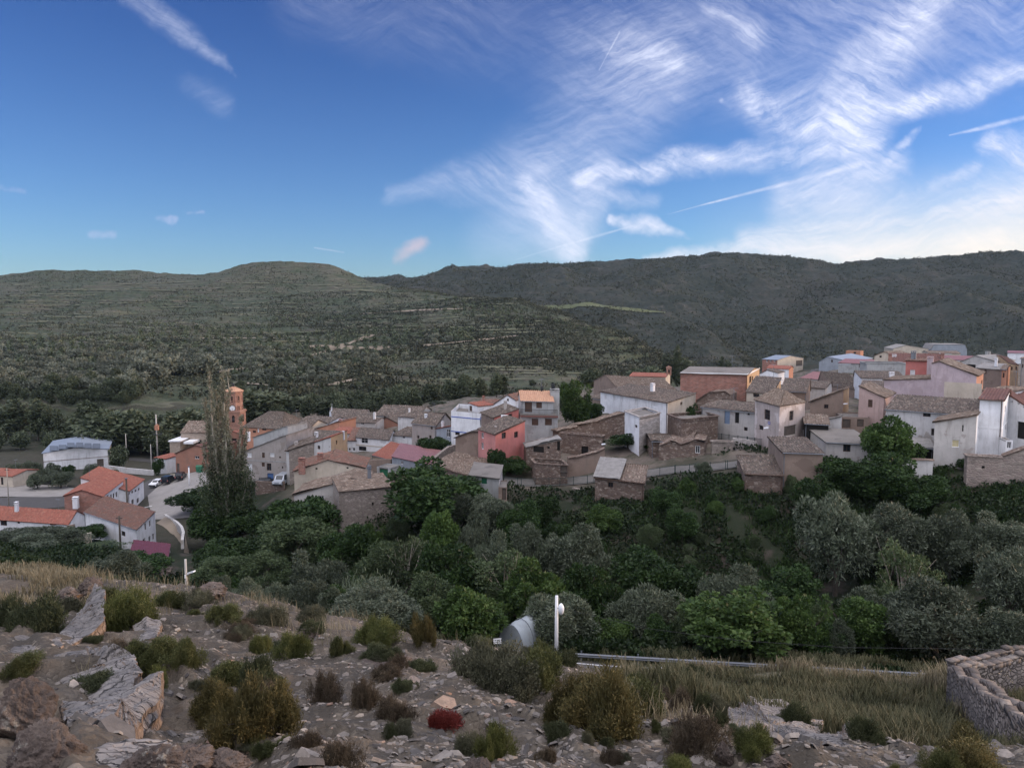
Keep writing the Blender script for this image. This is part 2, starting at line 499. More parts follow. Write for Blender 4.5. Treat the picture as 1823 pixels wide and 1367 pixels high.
for u_ in (-1.0, -0.5, 0, 0.5, 1.0):
    GP.append(np.array((u_ * 1.2, 1.2, -1.7))); GP.append(np.array((u_ * 2.5, 2.5, -2.1 - 0.1 * u_)))
for a_ in ((-700, 1367, 6), (0, 1367, 6), (450, 1367, 7), (900, 1367, 7.3), (1400, 1367, 8), (1823, 1400, 10), (2500, 1400, 11),
           (-700, 1180, 12), (100, 1190, 12), (300, 1110, 19), (-700, 1050, 26), (100, 1060, 26), (50, 1022, 34), (330, 1068, 36), (200, 1040, 33),
           (430, 1200, 13), (600, 1250, 10.5), (900, 1255, 10.5), (650, 1165, 16), (850, 1160, 18.5), (500, 1095, 25), (400, 1070, 31),
           (1100, 1335, 9.5), (1250, 1300, 13), (1400, 1290, 16), (1600, 1335, 16), (1550, 1270, 24), (1300, 1240, 24), (1820, 1340, 18), (2500, 1300, 20),
           (1250, 1206, 36), (1450, 1224, 37), (1650, 1222, 36), (1900, 1215, 36), (2500, 1200, 36), (1120, 1225, 33), (950, 1215, 30), (800, 1180, 32),
           # road and guard rail
           (780, 1155, 51), (1000, 1180, 51), (1250, 1190, 51), (1490, 1203, 51), (1900, 1203, 51), (2600, 1203, 51),
           (600, 1120, 52), (300, 1090, 54), (0, 1070, 58), (-700, 1050, 60),
           (780, 1210, 45), (1000, 1232, 45), (1250, 1245, 45), (1490, 1255, 45), (1900, 1255, 45),
           # valley floor
           (500, 1100, 68), (800, 1120, 68), (1100, 1130, 68), (1400, 1130, 68), (1700, 1120, 68), (2500, 1100, 68),
           (700, 1050, 82), (1100, 1040, 82), (1400, 1010, 82), (1700, 970, 82), (2500, 960, 82), (400, 1060, 80),
           (100, 1010, 75), (-700, 1010, 75), (0, 975, 105), (150, 965, 122), (-700, 960, 120),
           (520, 1000, 100), (700, 945, 100), (900, 925, 97), (1100, 925, 92), (1300, 905, 90), (1500, 895, 89), (1700, 870, 91), (1830, 885, 86), (2500, 870, 88),
           (390, 965, 130), (300, 930, 145), (0, 960, 135), (-700, 960, 140),
           # left flat: plaza, church, sports hall
           (300, 890, 168), (270, 868, 180), (0, 875, 178), (-700, 875, 178), (400, 835, 208), (135, 832, 212), (0, 830, 212), (-700, 830, 212), (340, 838, 195),
           (0, 765, 280), (300, 765, 280), (-700, 765, 280), (600, 765, 250),
           # village slope
           (470, 855, 150), (590, 912, 110), (640, 925, 103), (720, 860, 124), (870, 890, 99), (900, 835, 115), (800, 810, 150), (650, 805, 160), (600, 800, 180),
           (650, 742, 230), (560, 742, 260), (850, 725, 200), (900, 705, 260), (700, 765, 200), (500, 790, 190),
           (930, 862, 110), (1050, 858, 107), (1150, 845, 105), (1210, 836, 104), (1300, 828, 101), (1340, 822, 99),
           (950, 795, 130), (960, 765, 150), (1050, 745, 150), (1150, 775, 130), (1150, 800, 115), (1250, 745, 140), (1340, 785, 118), (1400, 770, 122), (1440, 800, 105),
           (1500, 730, 150), (1500, 690, 230), (1400, 668, 320), (1600, 655, 300), (1800, 648, 400), (1830, 640, 550), (1750, 800, 105), (1820, 800, 105), (2500, 800, 105), (1750, 745, 135), (2500, 740, 140),
           (1400, 655, 420), (1600, 640, 550), (2500, 640, 400), (2500, 635, 600), (1300, 690, 420), (1200, 700, 350)):
    G(*a_)
for x_, y_, z_ in ((-700, 420, -50), (-350, 420, -50), (-150, 420, -48), (0, 430, -48), (80, 440, -46), (-600, 700, -60), (-200, 700, -60), (0, 700, -60), (150, 600, -50),
                   (-800, 950, -60), (0, 950, -60), (400, 950, -50), (800, 950, -50)):
    GP.append(np.array((x_, y_, z_)))
GP = np.array(GP)


def tps_feat(x, y):
    return np.stack([x / y * 1.3, np.log(y)], -1)


def tps_k(d2):
    return 0.5 * d2 * np.log(d2 + 1e-9)


_F = tps_feat(GP[:, 0], GP[:, 1])
_n = len(_F)
_K = tps_k(((_F[:, None] - _F[None]) ** 2).sum(-1)) + np.eye(_n) * 1e-3
_Pm = np.concatenate([np.ones((_n, 1)), _F], 1)
_A = np.zeros((_n + 3, _n + 3)); _A[:_n, :_n] = _K; _A[:_n, _n:] = _Pm; _A[_n:, :_n] = _Pm.T
_w = np.linalg.solve(_A, np.concatenate([GP[:, 2], np.zeros(3)]))


def gz_smooth(x, y):
    x, y = np.atleast_1d(np.asarray(x, float)), np.maximum(np.atleast_1d(np.asarray(y, float)), 1.0)
    out = np.empty(x.shape).ravel()
    F = tps_feat(x.ravel(), y.ravel())
    for i in range(0, len(F), 20000):
        d2 = ((F[i:i + 20000, None] - _F[None]) ** 2).sum(-1)
        out[i:i + 20000] = tps_k(d2) @ _w[:_n] + _w[_n] + F[i:i + 20000] @ _w[_n + 1:]
    return out.reshape(x.shape)


def gz(x, y):
    return float(gz_smooth(x, y)[0])


def _hash(ix, iy, seed):
    n = (ix.astype(np.int64) * 374761393 + iy.astype(np.int64) * 668265263 + seed * 1442695041) & 0xffffffff
    n = ((n ^ (n >> 13)) * 1274126177) & 0xffffffff
    n = n ^ (n >> 16)
    return (n & 0xffff) / 32767.5 - 1.0


def vnoise(x, y, seed=0):
    ix, iy = np.floor(x), np.floor(y)
    fx, fy = x - ix, y - iy
    fx, fy = fx * fx * fx * (fx * (fx * 6 - 15) + 10), fy * fy * fy * (fy * (fy * 6 - 15) + 10)
    a, b = _hash(ix, iy, seed), _hash(ix + 1, iy, seed)
    c, d = _hash(ix, iy + 1, seed), _hash(ix + 1, iy + 1, seed)
    return (a * (1 - fx) + b * fx) * (1 - fy) + (c * (1 - fx) + d * fx) * fy


def fbm(x, y, octs=5, seed=0, rough=0.5, ridged=False):
    out, amp, f = 0.0, 1.0, 1.0
    for i in range(octs):
        n = vnoise(x * f + 17.3 * i, y * f - 9.1 * i, seed + i)
        if ridged: n = 1 - 2 * np.abs(n)
        out = out + amp * n
        amp *= rough; f *= 2.03
    return out


def sstep(a, b, x):
    t = np.clip((x - a) / (b - a), 0, 1)
    return t * t * (3 - 2 * t)


def px_of(x, y):
    return CX + FPX * x / y          # close enough for masks


def near_mask(x, y):
    """1 on the rocky spur under the camera"""
    edge = 44 + 4 * fbm(x / 9, y / 9, 3, 5)
    m1 = 1 - sstep(edge - 12, edge - 3, y)
    right = sstep(0.10, 0.22, x / y) * sstep(15.5, 21, y + 0.35 * x)
    return m1 * (1 - right), right * (1 - sstep(40, 47, y))


LANE = [at(*q) for q in ((897, 862, 110), (930, 864, 110), (1000, 861, 109), (1062, 853, 107.5), (1150, 845, 105), (1205, 838, 104), (1244, 835, 102.5), (1300, 829, 100.5), (1342, 822, 99))]
LANE2 = [at(*q) for q in ((1278, 766, 121), (1310, 775, 118), (1345, 784, 114), (1372, 796, 110))]


def lane_mask(x, y):
    d = np.full(np.shape(x), 1e9)
    for L in (LANE, LANE2):
        for p, q in zip(L, L[1:]):
            e = q[:2] - p[:2]; l2 = e @ e
            t = np.clip(((x - p[0]) * e[0] + (y - p[1]) * e[1]) / l2, 0, 1)
            d = np.minimum(d, np.hypot(x - p[0] - t * e[0], y - p[1] - t * e[1]))
    return 1 - sstep(2.4, 5.5, d)


def ground_z(x, y):
    x, y = np.atleast_1d(np.asarray(x, float)), np.atleast_1d(np.asarray(y, float))
    z = gz_smooth(x, y)
    rock, fld = near_mask(x, y)
    # hummocks and broken ledges of the slate spur
    w = rock * sstep(2.0, 5, y)
    h = 0.22 * fbm(x / 4.5, y / 4.5, 4, 11) + 0.085 * fbm(x / 1.1, y / 1.1, 4, 23, 0.55, True)
    led = (x * 0.55 + y * 0.83) / 1.7 + 0.9 * fbm(x / 5, y / 5, 3, 31)
    fr = led - np.floor(led)
    h = h + 0.34 * (sstep(0.0, 0.16, fr) - fr) * (0.5 + 0.5 * vnoise(x / 3, y / 3, 41))
    z = z + w * h
    z = z + fld * 0.25 * fbm(x / 3, y / 3, 3, 61)
    road = sstep(44, 46, y) * (1 - sstep(52, 55, y))
    rest = (1 - np.clip(rock + fld, 0, 1)) * (1 - road) * (1 - lane_mask(x, y))
    far = sstep(55, 70, y)
    left_flat = sstep(128, 150, y) * (1 - sstep(0.0, 0.05, x / y + 0.38))
    z = z + rest * (1 - left_flat) * (0.25 + 0.75 * far) * (0.9 * fbm(x / 14, y / 14, 4, 71) + 0.25 * fbm(x / 2.5, y / 2.5, 3, 83))
    return z


def gzd(x, y):
    return float(ground_z(x, y)[0])


from mathutils.bvhtree import BVHTree
BVHS = []


def grid_faces(nr, nc):
    i = np.arange(nr - 1)[:, None] * nc + np.arange(nc - 1)[None]
    return np.stack([i, i + 1, i + nc + 1, i + nc], -1).reshape(-1, 4)


def add_bvh(v, f):
    b = BVHTree.FromPolygons([tuple(p) for p in v.tolist()], f.tolist())
    BVHS.append(b)
    return b


def hit(px, py, bvhs=None):
    d = Vector(ray(px, py)).normalized()
    best, bd = None, 1e9
    for b in (bvhs or BVHS):
        p, nn, _, dist = b.ray_cast(Vector((0, 0, 0)), d, 9000)
        if p is not None and dist < bd: best, bd = p, dist
    return best


# ---- the ground sheet: fine near the camera, coarser with distance
def build_ground():
    us = np.linspace(-1.3, 1.3, 620)
    ys = np.exp(np.linspace(math.log(1.0), math.log(900), 640))
    U, Yg = np.meshgrid(us, ys)
    X = U * Yg
    Z = ground_z(X, Yg)
    v = np.stack([X, Yg, Z], -1).reshape(-1, 3)
    f = grid_faces(640, 620)
    me = np_mesh('ground', v, f, smooth=True)
    rock, fld = near_mask(X, Yg)
    flat = sstep(126, 134, Yg) * (1 - sstep(-0.40, -0.36, U)) * (1 - sstep(228, 250, Yg))
    bare = sstep(0.0, 0.3, U) * 0 + flat * 0.3
    # trodden earth around the ruins and in the lanes of the village
    vil = sstep(96, 108, Yg + 6 * fbm(X / 8, Yg / 8, 3, 91)) * (1 - sstep(300, 360, Yg)) * sstep(-0.32, -0.27, U)
    col = np.stack([rock, fld, np.clip(bare + vil, 0, 1), np.ones_like(rock)], -1).reshape(-1, 4).astype(np.float32)
    a = me.color_attributes.new('zone', 'FLOAT_COLOR', 'POINT')
    a.data.foreach_set('color', col.ravel())
    o = link_mesh('ground', me, MATS['ground'])
    tag(o, kind='structure')
    add_bvh(v, f)
    # the plain beyond, down to the horizon
    b = MB()
    b.poly([(-9000, -200, -78), (9000, -200, -78), (9000, 9000, -78), (-9000, 9000, -78)])
    tag(b.build('terrain', MATS['hill']), kind='structure')


def mat_ground():
    m_, G_ = new_mat('ground')
    P = wpos(G_)
    z = G_.node('ShaderNodeAttribute', out='Color', attribute_name='zone', attribute_type='GEOMETRY')
    R_, F_, B_ = G_.xyz(z)
    n_big, n_mid, n_fine = G_.noise(P, 0.35, 6, 0.65), G_.noise(P, 1.7, 6, 0.65), G_.noise(P, 9, 5, 0.7)
    chip = G_.vor(P, 13, out=1)
    cr, cg, cb = G_.xyz(chip)
    chip_e = G_.vor(P, 13, 'DISTANCE_TO_EDGE')
    slate = G_.ramp(cr, [(0, (0.057, 0.048, 0.039)), (0.5, (0.092, 0.079, 0.064)), (0.85, (0.15, 0.128, 0.104)), (1, (0.32, 0.275, 0.22))])
    dark = G_.mix(n_fine, (0.037, 0.033, 0.028), (0.088, 0.075, 0.06))
    rock = G_.mix(G_.mapr(n_mid, 0.45, 0.62), dark, slate)
    rock = G_.mix(G_.mapr(n_big, 0.5, 0.66, 0, 0.75), rock, G_.mix(n_fine, (0.105, 0.083, 0.063), (0.18, 0.15, 0.117)))
    green = G_.mix(n_fine, (0.007, 0.011, 0.005), (0.02, 0.029, 0.012))
    green = G_.mix(G_.mapr(n_mid, 0.5, 0.7, 0, 0.5), green, (0.035, 0.035, 0.022))
    green = G_.mix(G_.mapr(n_big, 0.52, 0.62, 0, 0.85), green, G_.mix(n_fine, (0.025, 0.021, 0.017), (0.085, 0.07, 0.058)))
    fieldc = G_.mix(n_fine, (0.05, 0.05, 0.028), (0.13, 0.115, 0.075))
    dirt = G_.mix(n_mid, (0.085, 0.07, 0.058), (0.19, 0.16, 0.135))
    dirt = G_.mix(G_.mapr(n_big, 0.45, 0.6, 0, 0.8), dirt, (0.035, 0.042, 0.022))
    dirt = G_.mix(G_.mapr(n_fine, 0.5, 0.75, 0, 0.5), dirt, (0.05, 0.045, 0.04))
    c = G_.mix(B_, green, dirt)
    c = G_.mix(F_, c, fieldc)
    c = G_.mix(R_, c, rock)
    h = G_.m('ADD', G_.m('MULTIPLY', G_.m('MINIMUM', chip_e, 0.25), G_.m('MULTIPLY', R_, 0.5)), G_.m('MULTIPLY', n_fine, 0.35))
    h = G_.m('ADD', h, G_.m('MULTIPLY', n_mid, 0.6))
    finish(m_, G_, c, 0.92, h, 0.8, 0.12)


def mat_hill(name, gcols, soil, rockc, soil_amt=0.5, terr=0.0):
    m_, G_ = new_mat(name)
    P = wpos(G_)
    big = G_.noise(P, 0.006, 7, 0.62)
    mid = G_.noise(P, 0.035, 6, 0.65)
    fine = G_.noise(P, 0.16, 5, 0.72)
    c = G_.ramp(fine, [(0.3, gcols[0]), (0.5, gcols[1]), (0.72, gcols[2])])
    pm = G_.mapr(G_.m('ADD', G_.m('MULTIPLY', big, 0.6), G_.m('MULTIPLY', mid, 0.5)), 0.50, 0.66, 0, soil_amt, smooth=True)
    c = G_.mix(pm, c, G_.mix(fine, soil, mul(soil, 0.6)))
    x, y, z = G_.xyz(P)
    if terr > 0:
        # dry stone terrace walls following the contours, with green cultivated strips between
        zz = G_.m('ADD', z, G_.m('MULTIPLY', G_.noise(P, 0.012, 4, 0.6), 22))
        fr = G_.m('FRACT', G_.m('DIVIDE', zz, 5.2))
        on = G_.mapr(mid, 0.4, 0.55)
        c = G_.mix(G_.m('MULTIPLY', G_.mapr(fr, 0.72, 0.8, 0, terr), on), c, mul(soil, 0.42))
        c = G_.mix(G_.m('MULTIPLY', G_.mapr(fr, 0.2, 0.05, 0, terr * 0.7), on), c, mul(soil, 1.15))
    nrm = G_.node('ShaderNodeNewGeometry', out='True Normal')
    steep = G_.mapr(G_.xyz(nrm)[2], 0.80, 0.62)
    rk = G_.m('MULTIPLY', G_.mapr(G_.noise(G_.vm('MULTIPLY', P, (1, 1, 2.5)), 0.03, 7, 0.7), 0.56, 0.64), G_.m('MULTIPLY_ADD', steep, 0.6, 0.4))
    c = G_.mix(G_.m('MULTIPLY', rk, 0.55), c, G_.mix(fine, rockc, mul(rockc, 0.4)))
    h = G_.m('ADD', G_.m('MULTIPLY', fine, 3.0), G_.m('MULTIPLY', mid, 5.0))
    return finish(m_, G_, c, 0.95, h, 0.7, 1.0)


mat_ground()
mat_hill('hill', [(0.022, 0.024, 0.014), (0.045, 0.048, 0.027), (0.075, 0.072, 0.045)], (0.135, 0.11, 0.082), (0.2, 0.17, 0.14), 0.6)
mat_hill('hill_terraced', [(0.019, 0.028, 0.016), (0.042, 0.056, 0.032), (0.074, 0.086, 0.053)], (0.115, 0.108, 0.08), (0.2, 0.17, 0.14), 0.55, 0.75)
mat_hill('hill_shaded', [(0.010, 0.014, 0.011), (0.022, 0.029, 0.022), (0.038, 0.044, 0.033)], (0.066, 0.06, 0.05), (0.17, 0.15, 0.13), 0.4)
build_ground()

# ---- hills: surfaces lofted through contour lines that step back from the valley to the skyline
HILLS = {}


def loft(name, px_a, px_b, rows, mat, ncol=420, sub=(40,), amp=1.0, terr=0.0, back=250, drop=60, seed=0, crest_keep=0.25):
    pxs = np.linspace(px_a, px_b, ncol)
    R = []
    for row in rows:
        r = np.array(row, float)
        py, Y = np.interp(pxs, r[:, 0], r[:, 1]), np.exp(np.interp(pxs, r[:, 0], np.log(r[:, 2])))
        k = np.array([at(a, b, c) for a, b, c in zip(pxs, py, Y)])
        R.append(k)
    skirt = R[0].copy(); skirt[:, :2] *= 0.9; skirt[:, 2] = -82
    last = R[-1].copy()
    dirn = last / np.linalg.norm(last[:, :2], axis=1, keepdims=True)
    bk = last.copy(); bk[:, :2] += dirn[:, :2] * back; bk[:, 2] -= drop
    pts, T = [skirt], [-0.02]
    n = len(R)
    for i in range(n - 1):
        p0, p1, p2_, p3 = R[max(i - 1, 0)], R[i], R[i + 1], R[min(i + 2, n - 1)]
        s_ = sub[i] if i < len(sub) else sub[-1]
        for t in np.linspace(0, 1, s_, endpoint=False):
            lin = p1 * (1 - t) + p2_ * t
            cub = 0.5 * ((2 * p1) + (-p0 + p2_) * t + (2 * p0 - 5 * p1 + 4 * p2_ - p3) * t * t + (-p0 + 3 * p1 - 3 * p2_ + p3) * t ** 3)
            pts.append(0.6 * lin + 0.4 * cub); T.append((i + t) / (n - 1))
    pts.append(R[-1]); T.append(1.0)
    nb = 8
    for t in np.linspace(1 / nb, 1, nb):
        q = last * (1 - t) + bk * t
        q[:, 2] = last[:, 2] - drop * t * t
        pts.append(q); T.append(1.0 + t)
    V = np.array(pts)
    T = np.array(T)[:, None]
    x, y = V[..., 0], V[..., 1]
    keep = 1 - (1 - crest_keep) * np.exp(-((T - 1) / 0.10) ** 2)
    dz = amp * keep * (6.0 * fbm(x / 170, y / 170, 3, seed + 3, 0.5, True) + 2.2 * fbm(x / 45, y / 45, 3, seed + 9)) + amp * 0.9 * fbm(x / 11, y / 11, 3, seed + 15)
    z = V[..., 2] + dz
    if terr > 0:
        zt = z + 1.6 * fbm(x / 60, y / 60, 2, seed + 21)
        q = zt / 5.2
        fr = q - np.floor(q)
        wgt = terr * sstep(0.02, 0.12, T) * (1 - sstep(0.72, 0.92, T)) * sstep(-0.35, 0.15, fbm(x / 140, y / 140, 2, seed + 27))
        z = z + wgt * 5.2 * (sstep(0.72, 0.92, fr) - fr) * 0.8
    V[..., 2] = z
    nr = V.shape[0]
    v, f = V.reshape(-1, 3), grid_faces(nr, ncol)
    o = tag(link_mesh(name, np_mesh(name, v, f, smooth=True), MATS[mat]), kind='structure')
    HILLS[o.name] = dict(V=V, T=T[:, 0], bvh=add_bvh(v, f), obj=o)
    return o.name


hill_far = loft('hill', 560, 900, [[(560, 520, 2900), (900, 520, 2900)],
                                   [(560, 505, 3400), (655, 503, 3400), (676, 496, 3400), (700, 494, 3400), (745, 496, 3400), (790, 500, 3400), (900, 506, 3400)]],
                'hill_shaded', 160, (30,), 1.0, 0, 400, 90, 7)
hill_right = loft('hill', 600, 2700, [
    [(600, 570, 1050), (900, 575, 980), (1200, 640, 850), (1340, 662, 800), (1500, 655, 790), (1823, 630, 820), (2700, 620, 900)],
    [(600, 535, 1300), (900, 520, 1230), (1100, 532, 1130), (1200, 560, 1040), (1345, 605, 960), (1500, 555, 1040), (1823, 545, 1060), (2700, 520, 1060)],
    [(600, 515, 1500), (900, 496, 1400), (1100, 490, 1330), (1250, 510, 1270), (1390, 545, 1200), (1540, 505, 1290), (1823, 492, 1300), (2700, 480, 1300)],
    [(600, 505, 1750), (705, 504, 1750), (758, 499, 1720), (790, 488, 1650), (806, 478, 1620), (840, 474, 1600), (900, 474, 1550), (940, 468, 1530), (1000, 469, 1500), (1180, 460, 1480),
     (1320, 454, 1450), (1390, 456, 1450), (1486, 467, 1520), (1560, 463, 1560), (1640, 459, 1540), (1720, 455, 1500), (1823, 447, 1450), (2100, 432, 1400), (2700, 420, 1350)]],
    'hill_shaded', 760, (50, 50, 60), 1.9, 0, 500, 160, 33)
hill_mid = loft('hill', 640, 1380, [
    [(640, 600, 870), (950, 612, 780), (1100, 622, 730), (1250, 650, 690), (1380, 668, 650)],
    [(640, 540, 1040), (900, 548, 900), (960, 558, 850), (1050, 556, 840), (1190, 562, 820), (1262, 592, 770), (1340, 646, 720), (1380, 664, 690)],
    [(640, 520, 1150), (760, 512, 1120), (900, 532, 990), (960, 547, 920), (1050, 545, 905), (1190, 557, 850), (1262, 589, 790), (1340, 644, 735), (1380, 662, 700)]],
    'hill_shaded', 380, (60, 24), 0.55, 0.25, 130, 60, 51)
hill_left = loft('hill', -760, 1240, [
    [(-760, 715, 300), (0, 712, 296), (300, 724, 285), (600, 738, 285), (900, 728, 305), (1050, 704, 345), (1240, 675, 450)],
    [(-760, 655, 440), (0, 655, 425), (300, 660, 415), (600, 662, 410), (850, 660, 405), (960, 655, 430), (1080, 645, 485), (1240, 662, 510)],
    [(-760, 602, 650), (0, 600, 640), (300, 600, 620), (600, 598, 610), (850, 600, 560), (1000, 600, 560), (1085, 606, 560), (1180, 644, 550), (1240, 660, 550)],
    [(-760, 560, 900), (0, 560, 850), (300, 556, 850), (600, 560, 810), (800, 542, 780), (930, 551, 700), (1000, 575, 640), (1088, 602, 595), (1180, 641, 565), (1240, 658, 560)],
    [(-760, 520, 1150), (0, 525, 1050), (300, 520, 1000), (440, 510, 980), (600, 508, 980), (760, 526, 900), (860, 536, 800), (930, 548, 730), (1000, 573, 650), (1089, 601, 605), (1180, 640, 570), (1240, 657, 565)],
    [(-760, 520, 1300), (-300, 505, 1280), (0, 492, 1250), (80, 483, 1240), (260, 485, 1200), (360, 490, 1150), (395, 486, 1120), (425, 474, 1100), (450, 470, 1090), (520, 467, 1080), (585, 470, 1070), (625, 486, 1050),
     (660, 500, 1020), (700, 511, 980), (760, 520, 930), (850, 532, 830), (930, 546, 740), (1000, 571, 660), (1090, 600, 610), (1180, 639, 575), (1240, 656, 570)]],
    'hill_terraced', 760, (44, 50, 50, 36, 36), 0.8, 0.9, 300, 90, 77)
# ------------------------------------------------------------------ village materials
mat_plaster('white_wall', (0.74, 0.75, 0.77), 0.34, grain=0.8)
mat_plaster('old_white_wall', (0.56, 0.55, 0.54), 0.5, (0.36, 0.33, 0.3), 0.02)
mat_plaster('cream_wall', (0.5, 0.44, 0.36), 0.4)
mat_plaster('grey_wall', (0.34, 0.31, 0.29), 0.45, (0.25, 0.22, 0.2), 0.02)
mat_plaster('pale_grey_wall', (0.47, 0.45, 0.43), 0.5, (0.33, 0.3, 0.28), 0.04)
mat_plaster('cement_wall', (0.36, 0.37, 0.37), 0.5, (0.26, 0.26, 0.26), 0.03)
mat_plaster('adobe_wall', (0.25, 0.19, 0.155), 0.45, (0.18, 0.135, 0.11), 0.05, grain=1.6)
mat_plaster('ochre_wall', (0.5, 0.34, 0.2), 0.5, (0.36, 0.27, 0.19), 0.05)
mat_plaster('orange_wall', (0.44, 0.22, 0.145), 0.3)
mat_plaster('terracotta_wall', (0.29, 0.15, 0.108), 0.35, (0.24, 0.135, 0.1), 0.02)
mat_plaster('red_wall', (0.45, 0.165, 0.145), 0.25, grain=0.5)
mat_plaster('pale_red_wall', (0.50, 0.22, 0.2), 0.3, grain=0.5)
mat_plaster('pink_wall', (0.45, 0.33, 0.3), 0.5)
mat_plaster('lavender_wall', (0.45, 0.37, 0.39), 0.45, (0.37, 0.3, 0.31), 0.08)
mat_plaster('plaster_house_wall', (0.46, 0.39, 0.36), 0.55, (0.56, 0.5, 0.48), 0.06, grain=1.3)
mat_plaster('blue_wall', (0.05, 0.11, 0.42), 0.2)
mat_plaster('grey_blue_wall', (0.27, 0.30, 0.34), 0.4)
mat_rubble('rubble_wall', [(0.12, 0.085, 0.068), (0.19, 0.135, 0.108), (0.15, 0.112, 0.095), (0.2, 0.155, 0.13), (0.36, 0.3, 0.25)], (0.17, 0.132, 0.108), 2.6)
mat_rubble('grey_rubble_wall', [(0.2, 0.17, 0.15), (0.3, 0.26, 0.23), (0.25, 0.21, 0.19), (0.42, 0.37, 0.33)], (0.27, 0.235, 0.2), 2.6)
mat_rubble('retaining_wall', [(0.22, 0.185, 0.165), (0.3, 0.25, 0.22), (0.25, 0.2, 0.18), (0.36, 0.31, 0.27)], (0.29, 0.245, 0.21), 1.7, 0.05, 2.2, 0.5)
mat_rubble('dry_stone', [(0.13, 0.112, 0.102), (0.2, 0.175, 0.158), (0.165, 0.145, 0.134), (0.27, 0.24, 0.215)], (0.03, 0.026, 0.024), 4.6, 0.10, 1.5, 0.2)
mat_rubble('church_wall', [(0.3, 0.24, 0.19), (0.4, 0.33, 0.27), (0.34, 0.28, 0.23)], (0.34, 0.29, 0.24), 1.6, 0.05, 1.8)
mat_brick('brick_wall', (0.3, 0.13, 0.095), (0.3, 0.25, 0.22))
mat_brick('tower_brick', (0.34, 0.17, 0.12), (0.32, 0.25, 0.21), 0.3)
mat_brick('block_wall', (0.40, 0.37, 0.35), (0.27, 0.25, 0.24))
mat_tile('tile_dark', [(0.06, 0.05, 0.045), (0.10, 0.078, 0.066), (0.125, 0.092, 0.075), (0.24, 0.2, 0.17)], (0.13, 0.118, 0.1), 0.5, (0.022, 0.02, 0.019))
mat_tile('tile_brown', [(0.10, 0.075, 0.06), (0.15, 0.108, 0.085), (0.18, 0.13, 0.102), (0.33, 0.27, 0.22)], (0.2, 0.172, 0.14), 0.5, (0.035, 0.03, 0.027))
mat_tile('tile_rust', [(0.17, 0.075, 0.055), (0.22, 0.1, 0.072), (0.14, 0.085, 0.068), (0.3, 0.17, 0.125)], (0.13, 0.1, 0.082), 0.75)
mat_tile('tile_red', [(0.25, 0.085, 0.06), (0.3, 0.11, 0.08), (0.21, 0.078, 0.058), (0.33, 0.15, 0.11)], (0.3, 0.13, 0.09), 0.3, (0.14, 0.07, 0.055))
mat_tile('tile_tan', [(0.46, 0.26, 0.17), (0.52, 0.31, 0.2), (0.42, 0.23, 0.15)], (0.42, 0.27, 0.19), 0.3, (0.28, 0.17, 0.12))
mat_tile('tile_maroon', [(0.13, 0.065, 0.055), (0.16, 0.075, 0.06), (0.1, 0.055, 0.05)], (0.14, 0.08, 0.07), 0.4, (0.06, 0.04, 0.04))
mat_plaster('cement_roof', (0.19, 0.175, 0.16), 0.5, (0.13, 0.12, 0.11), 0.06, grain=1.5)
mat_plain('fibre_cement', (0.27, 0.26, 0.25), 0.85, 0, 0.6, 1.2)
mat_plain('metal_maroon', (0.14, 0.035, 0.045), 0.45, 0.2, 0.3, 0.8)
mat_plain('metal_pink', (0.25, 0.12, 0.12), 0.5, 0.1, 0.4, 0.8)
mat_plain('metal_blue', (0.24, 0.28, 0.34), 0.5, 0.1, 0.25, 0.4)
mat_plain('white_paint', (0.78, 0.79, 0.8), 0.5, 0, 0.15, 2)
mat_plain('wood_brown', (0.085, 0.05, 0.035), 0.7, 0, 0.5, 2)
mat_plain('wood_old', (0.11, 0.09, 0.075), 0.8, 0, 0.6, 2)
mat_plain('blue_door', (0.06, 0.13, 0.3), 0.6, 0, 0.3, 2)
mat_plain('pale_blue_door', (0.2, 0.27, 0.38), 0.7, 0, 0.3, 2)
mat_plain('green_door', (0.02, 0.13, 0.07), 0.5, 0, 0.3, 2)
mat_plain('glass', (0.02, 0.024, 0.03), 0.12, 0, 0.1, 2, 0.6)
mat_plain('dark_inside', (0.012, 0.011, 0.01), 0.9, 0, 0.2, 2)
mat_plain('blind', (0.62, 0.63, 0.64), 0.6, 0, 0.15, 2)
mat_plain('cream_blind', (0.5, 0.44, 0.27), 0.6, 0, 0.2, 2)
mat_plain('iron', (0.03, 0.032, 0.035), 0.6, 0.4, 0.3, 4)
mat_plain('green_iron', (0.03, 0.055, 0.052), 0.6, 0.3, 0.3, 4)
mat_plain('galvanised', (0.17, 0.185, 0.21), 0.55, 0.2, 0.2, 1.5)
mat_plain('concrete', (0.42, 0.4, 0.37), 0.85, 0, 0.35, 2.5)
mat_plain('plaque_blue', (0.07, 0.08, 0.32), 0.5, 0, 0.1, 2)
mat_plain('plaque_letters', (0.75, 0.75, 0.75), 0.5, 0, 0.05, 2)
mat_plain('light_lens', (0.8, 0.83, 0.86), 0.25, 0, 0.05, 2)
mat_plain('skylight', (0.10, 0.12, 0.15), 0.85, 0, 0.15, 1)
mat_plain('chimney_wall', (0.45, 0.41, 0.38), 0.9, 0, 0.5, 2)
mat_plain('asphalt', (0.075, 0.072, 0.07), 0.9, 0, 0.35, 0.7)
mat_plain('pale_concrete', (0.27, 0.255, 0.24), 0.9, 0, 0.4, 0.5)
mat_plain('track_earth', (0.24, 0.2, 0.155), 0.95, 0, 0.4, 0.15)
mat_plain('line_paint', (0.7, 0.7, 0.7), 0.6, 0, 0.3, 3)

CROP = {0: (0, 0, 1), 1: (0, 620, 3.4174), 2: (280, 640, 4.5575), 3: (560, 640, 4.5575), 4: (880, 620, 4.5575), 5: (1140, 600, 4.5575), 6: (1423, 600, 4.5575)}


def pc(k, x, y):
    ox, oy, s = CROP[k]
    return ox + x / s, oy + y / s


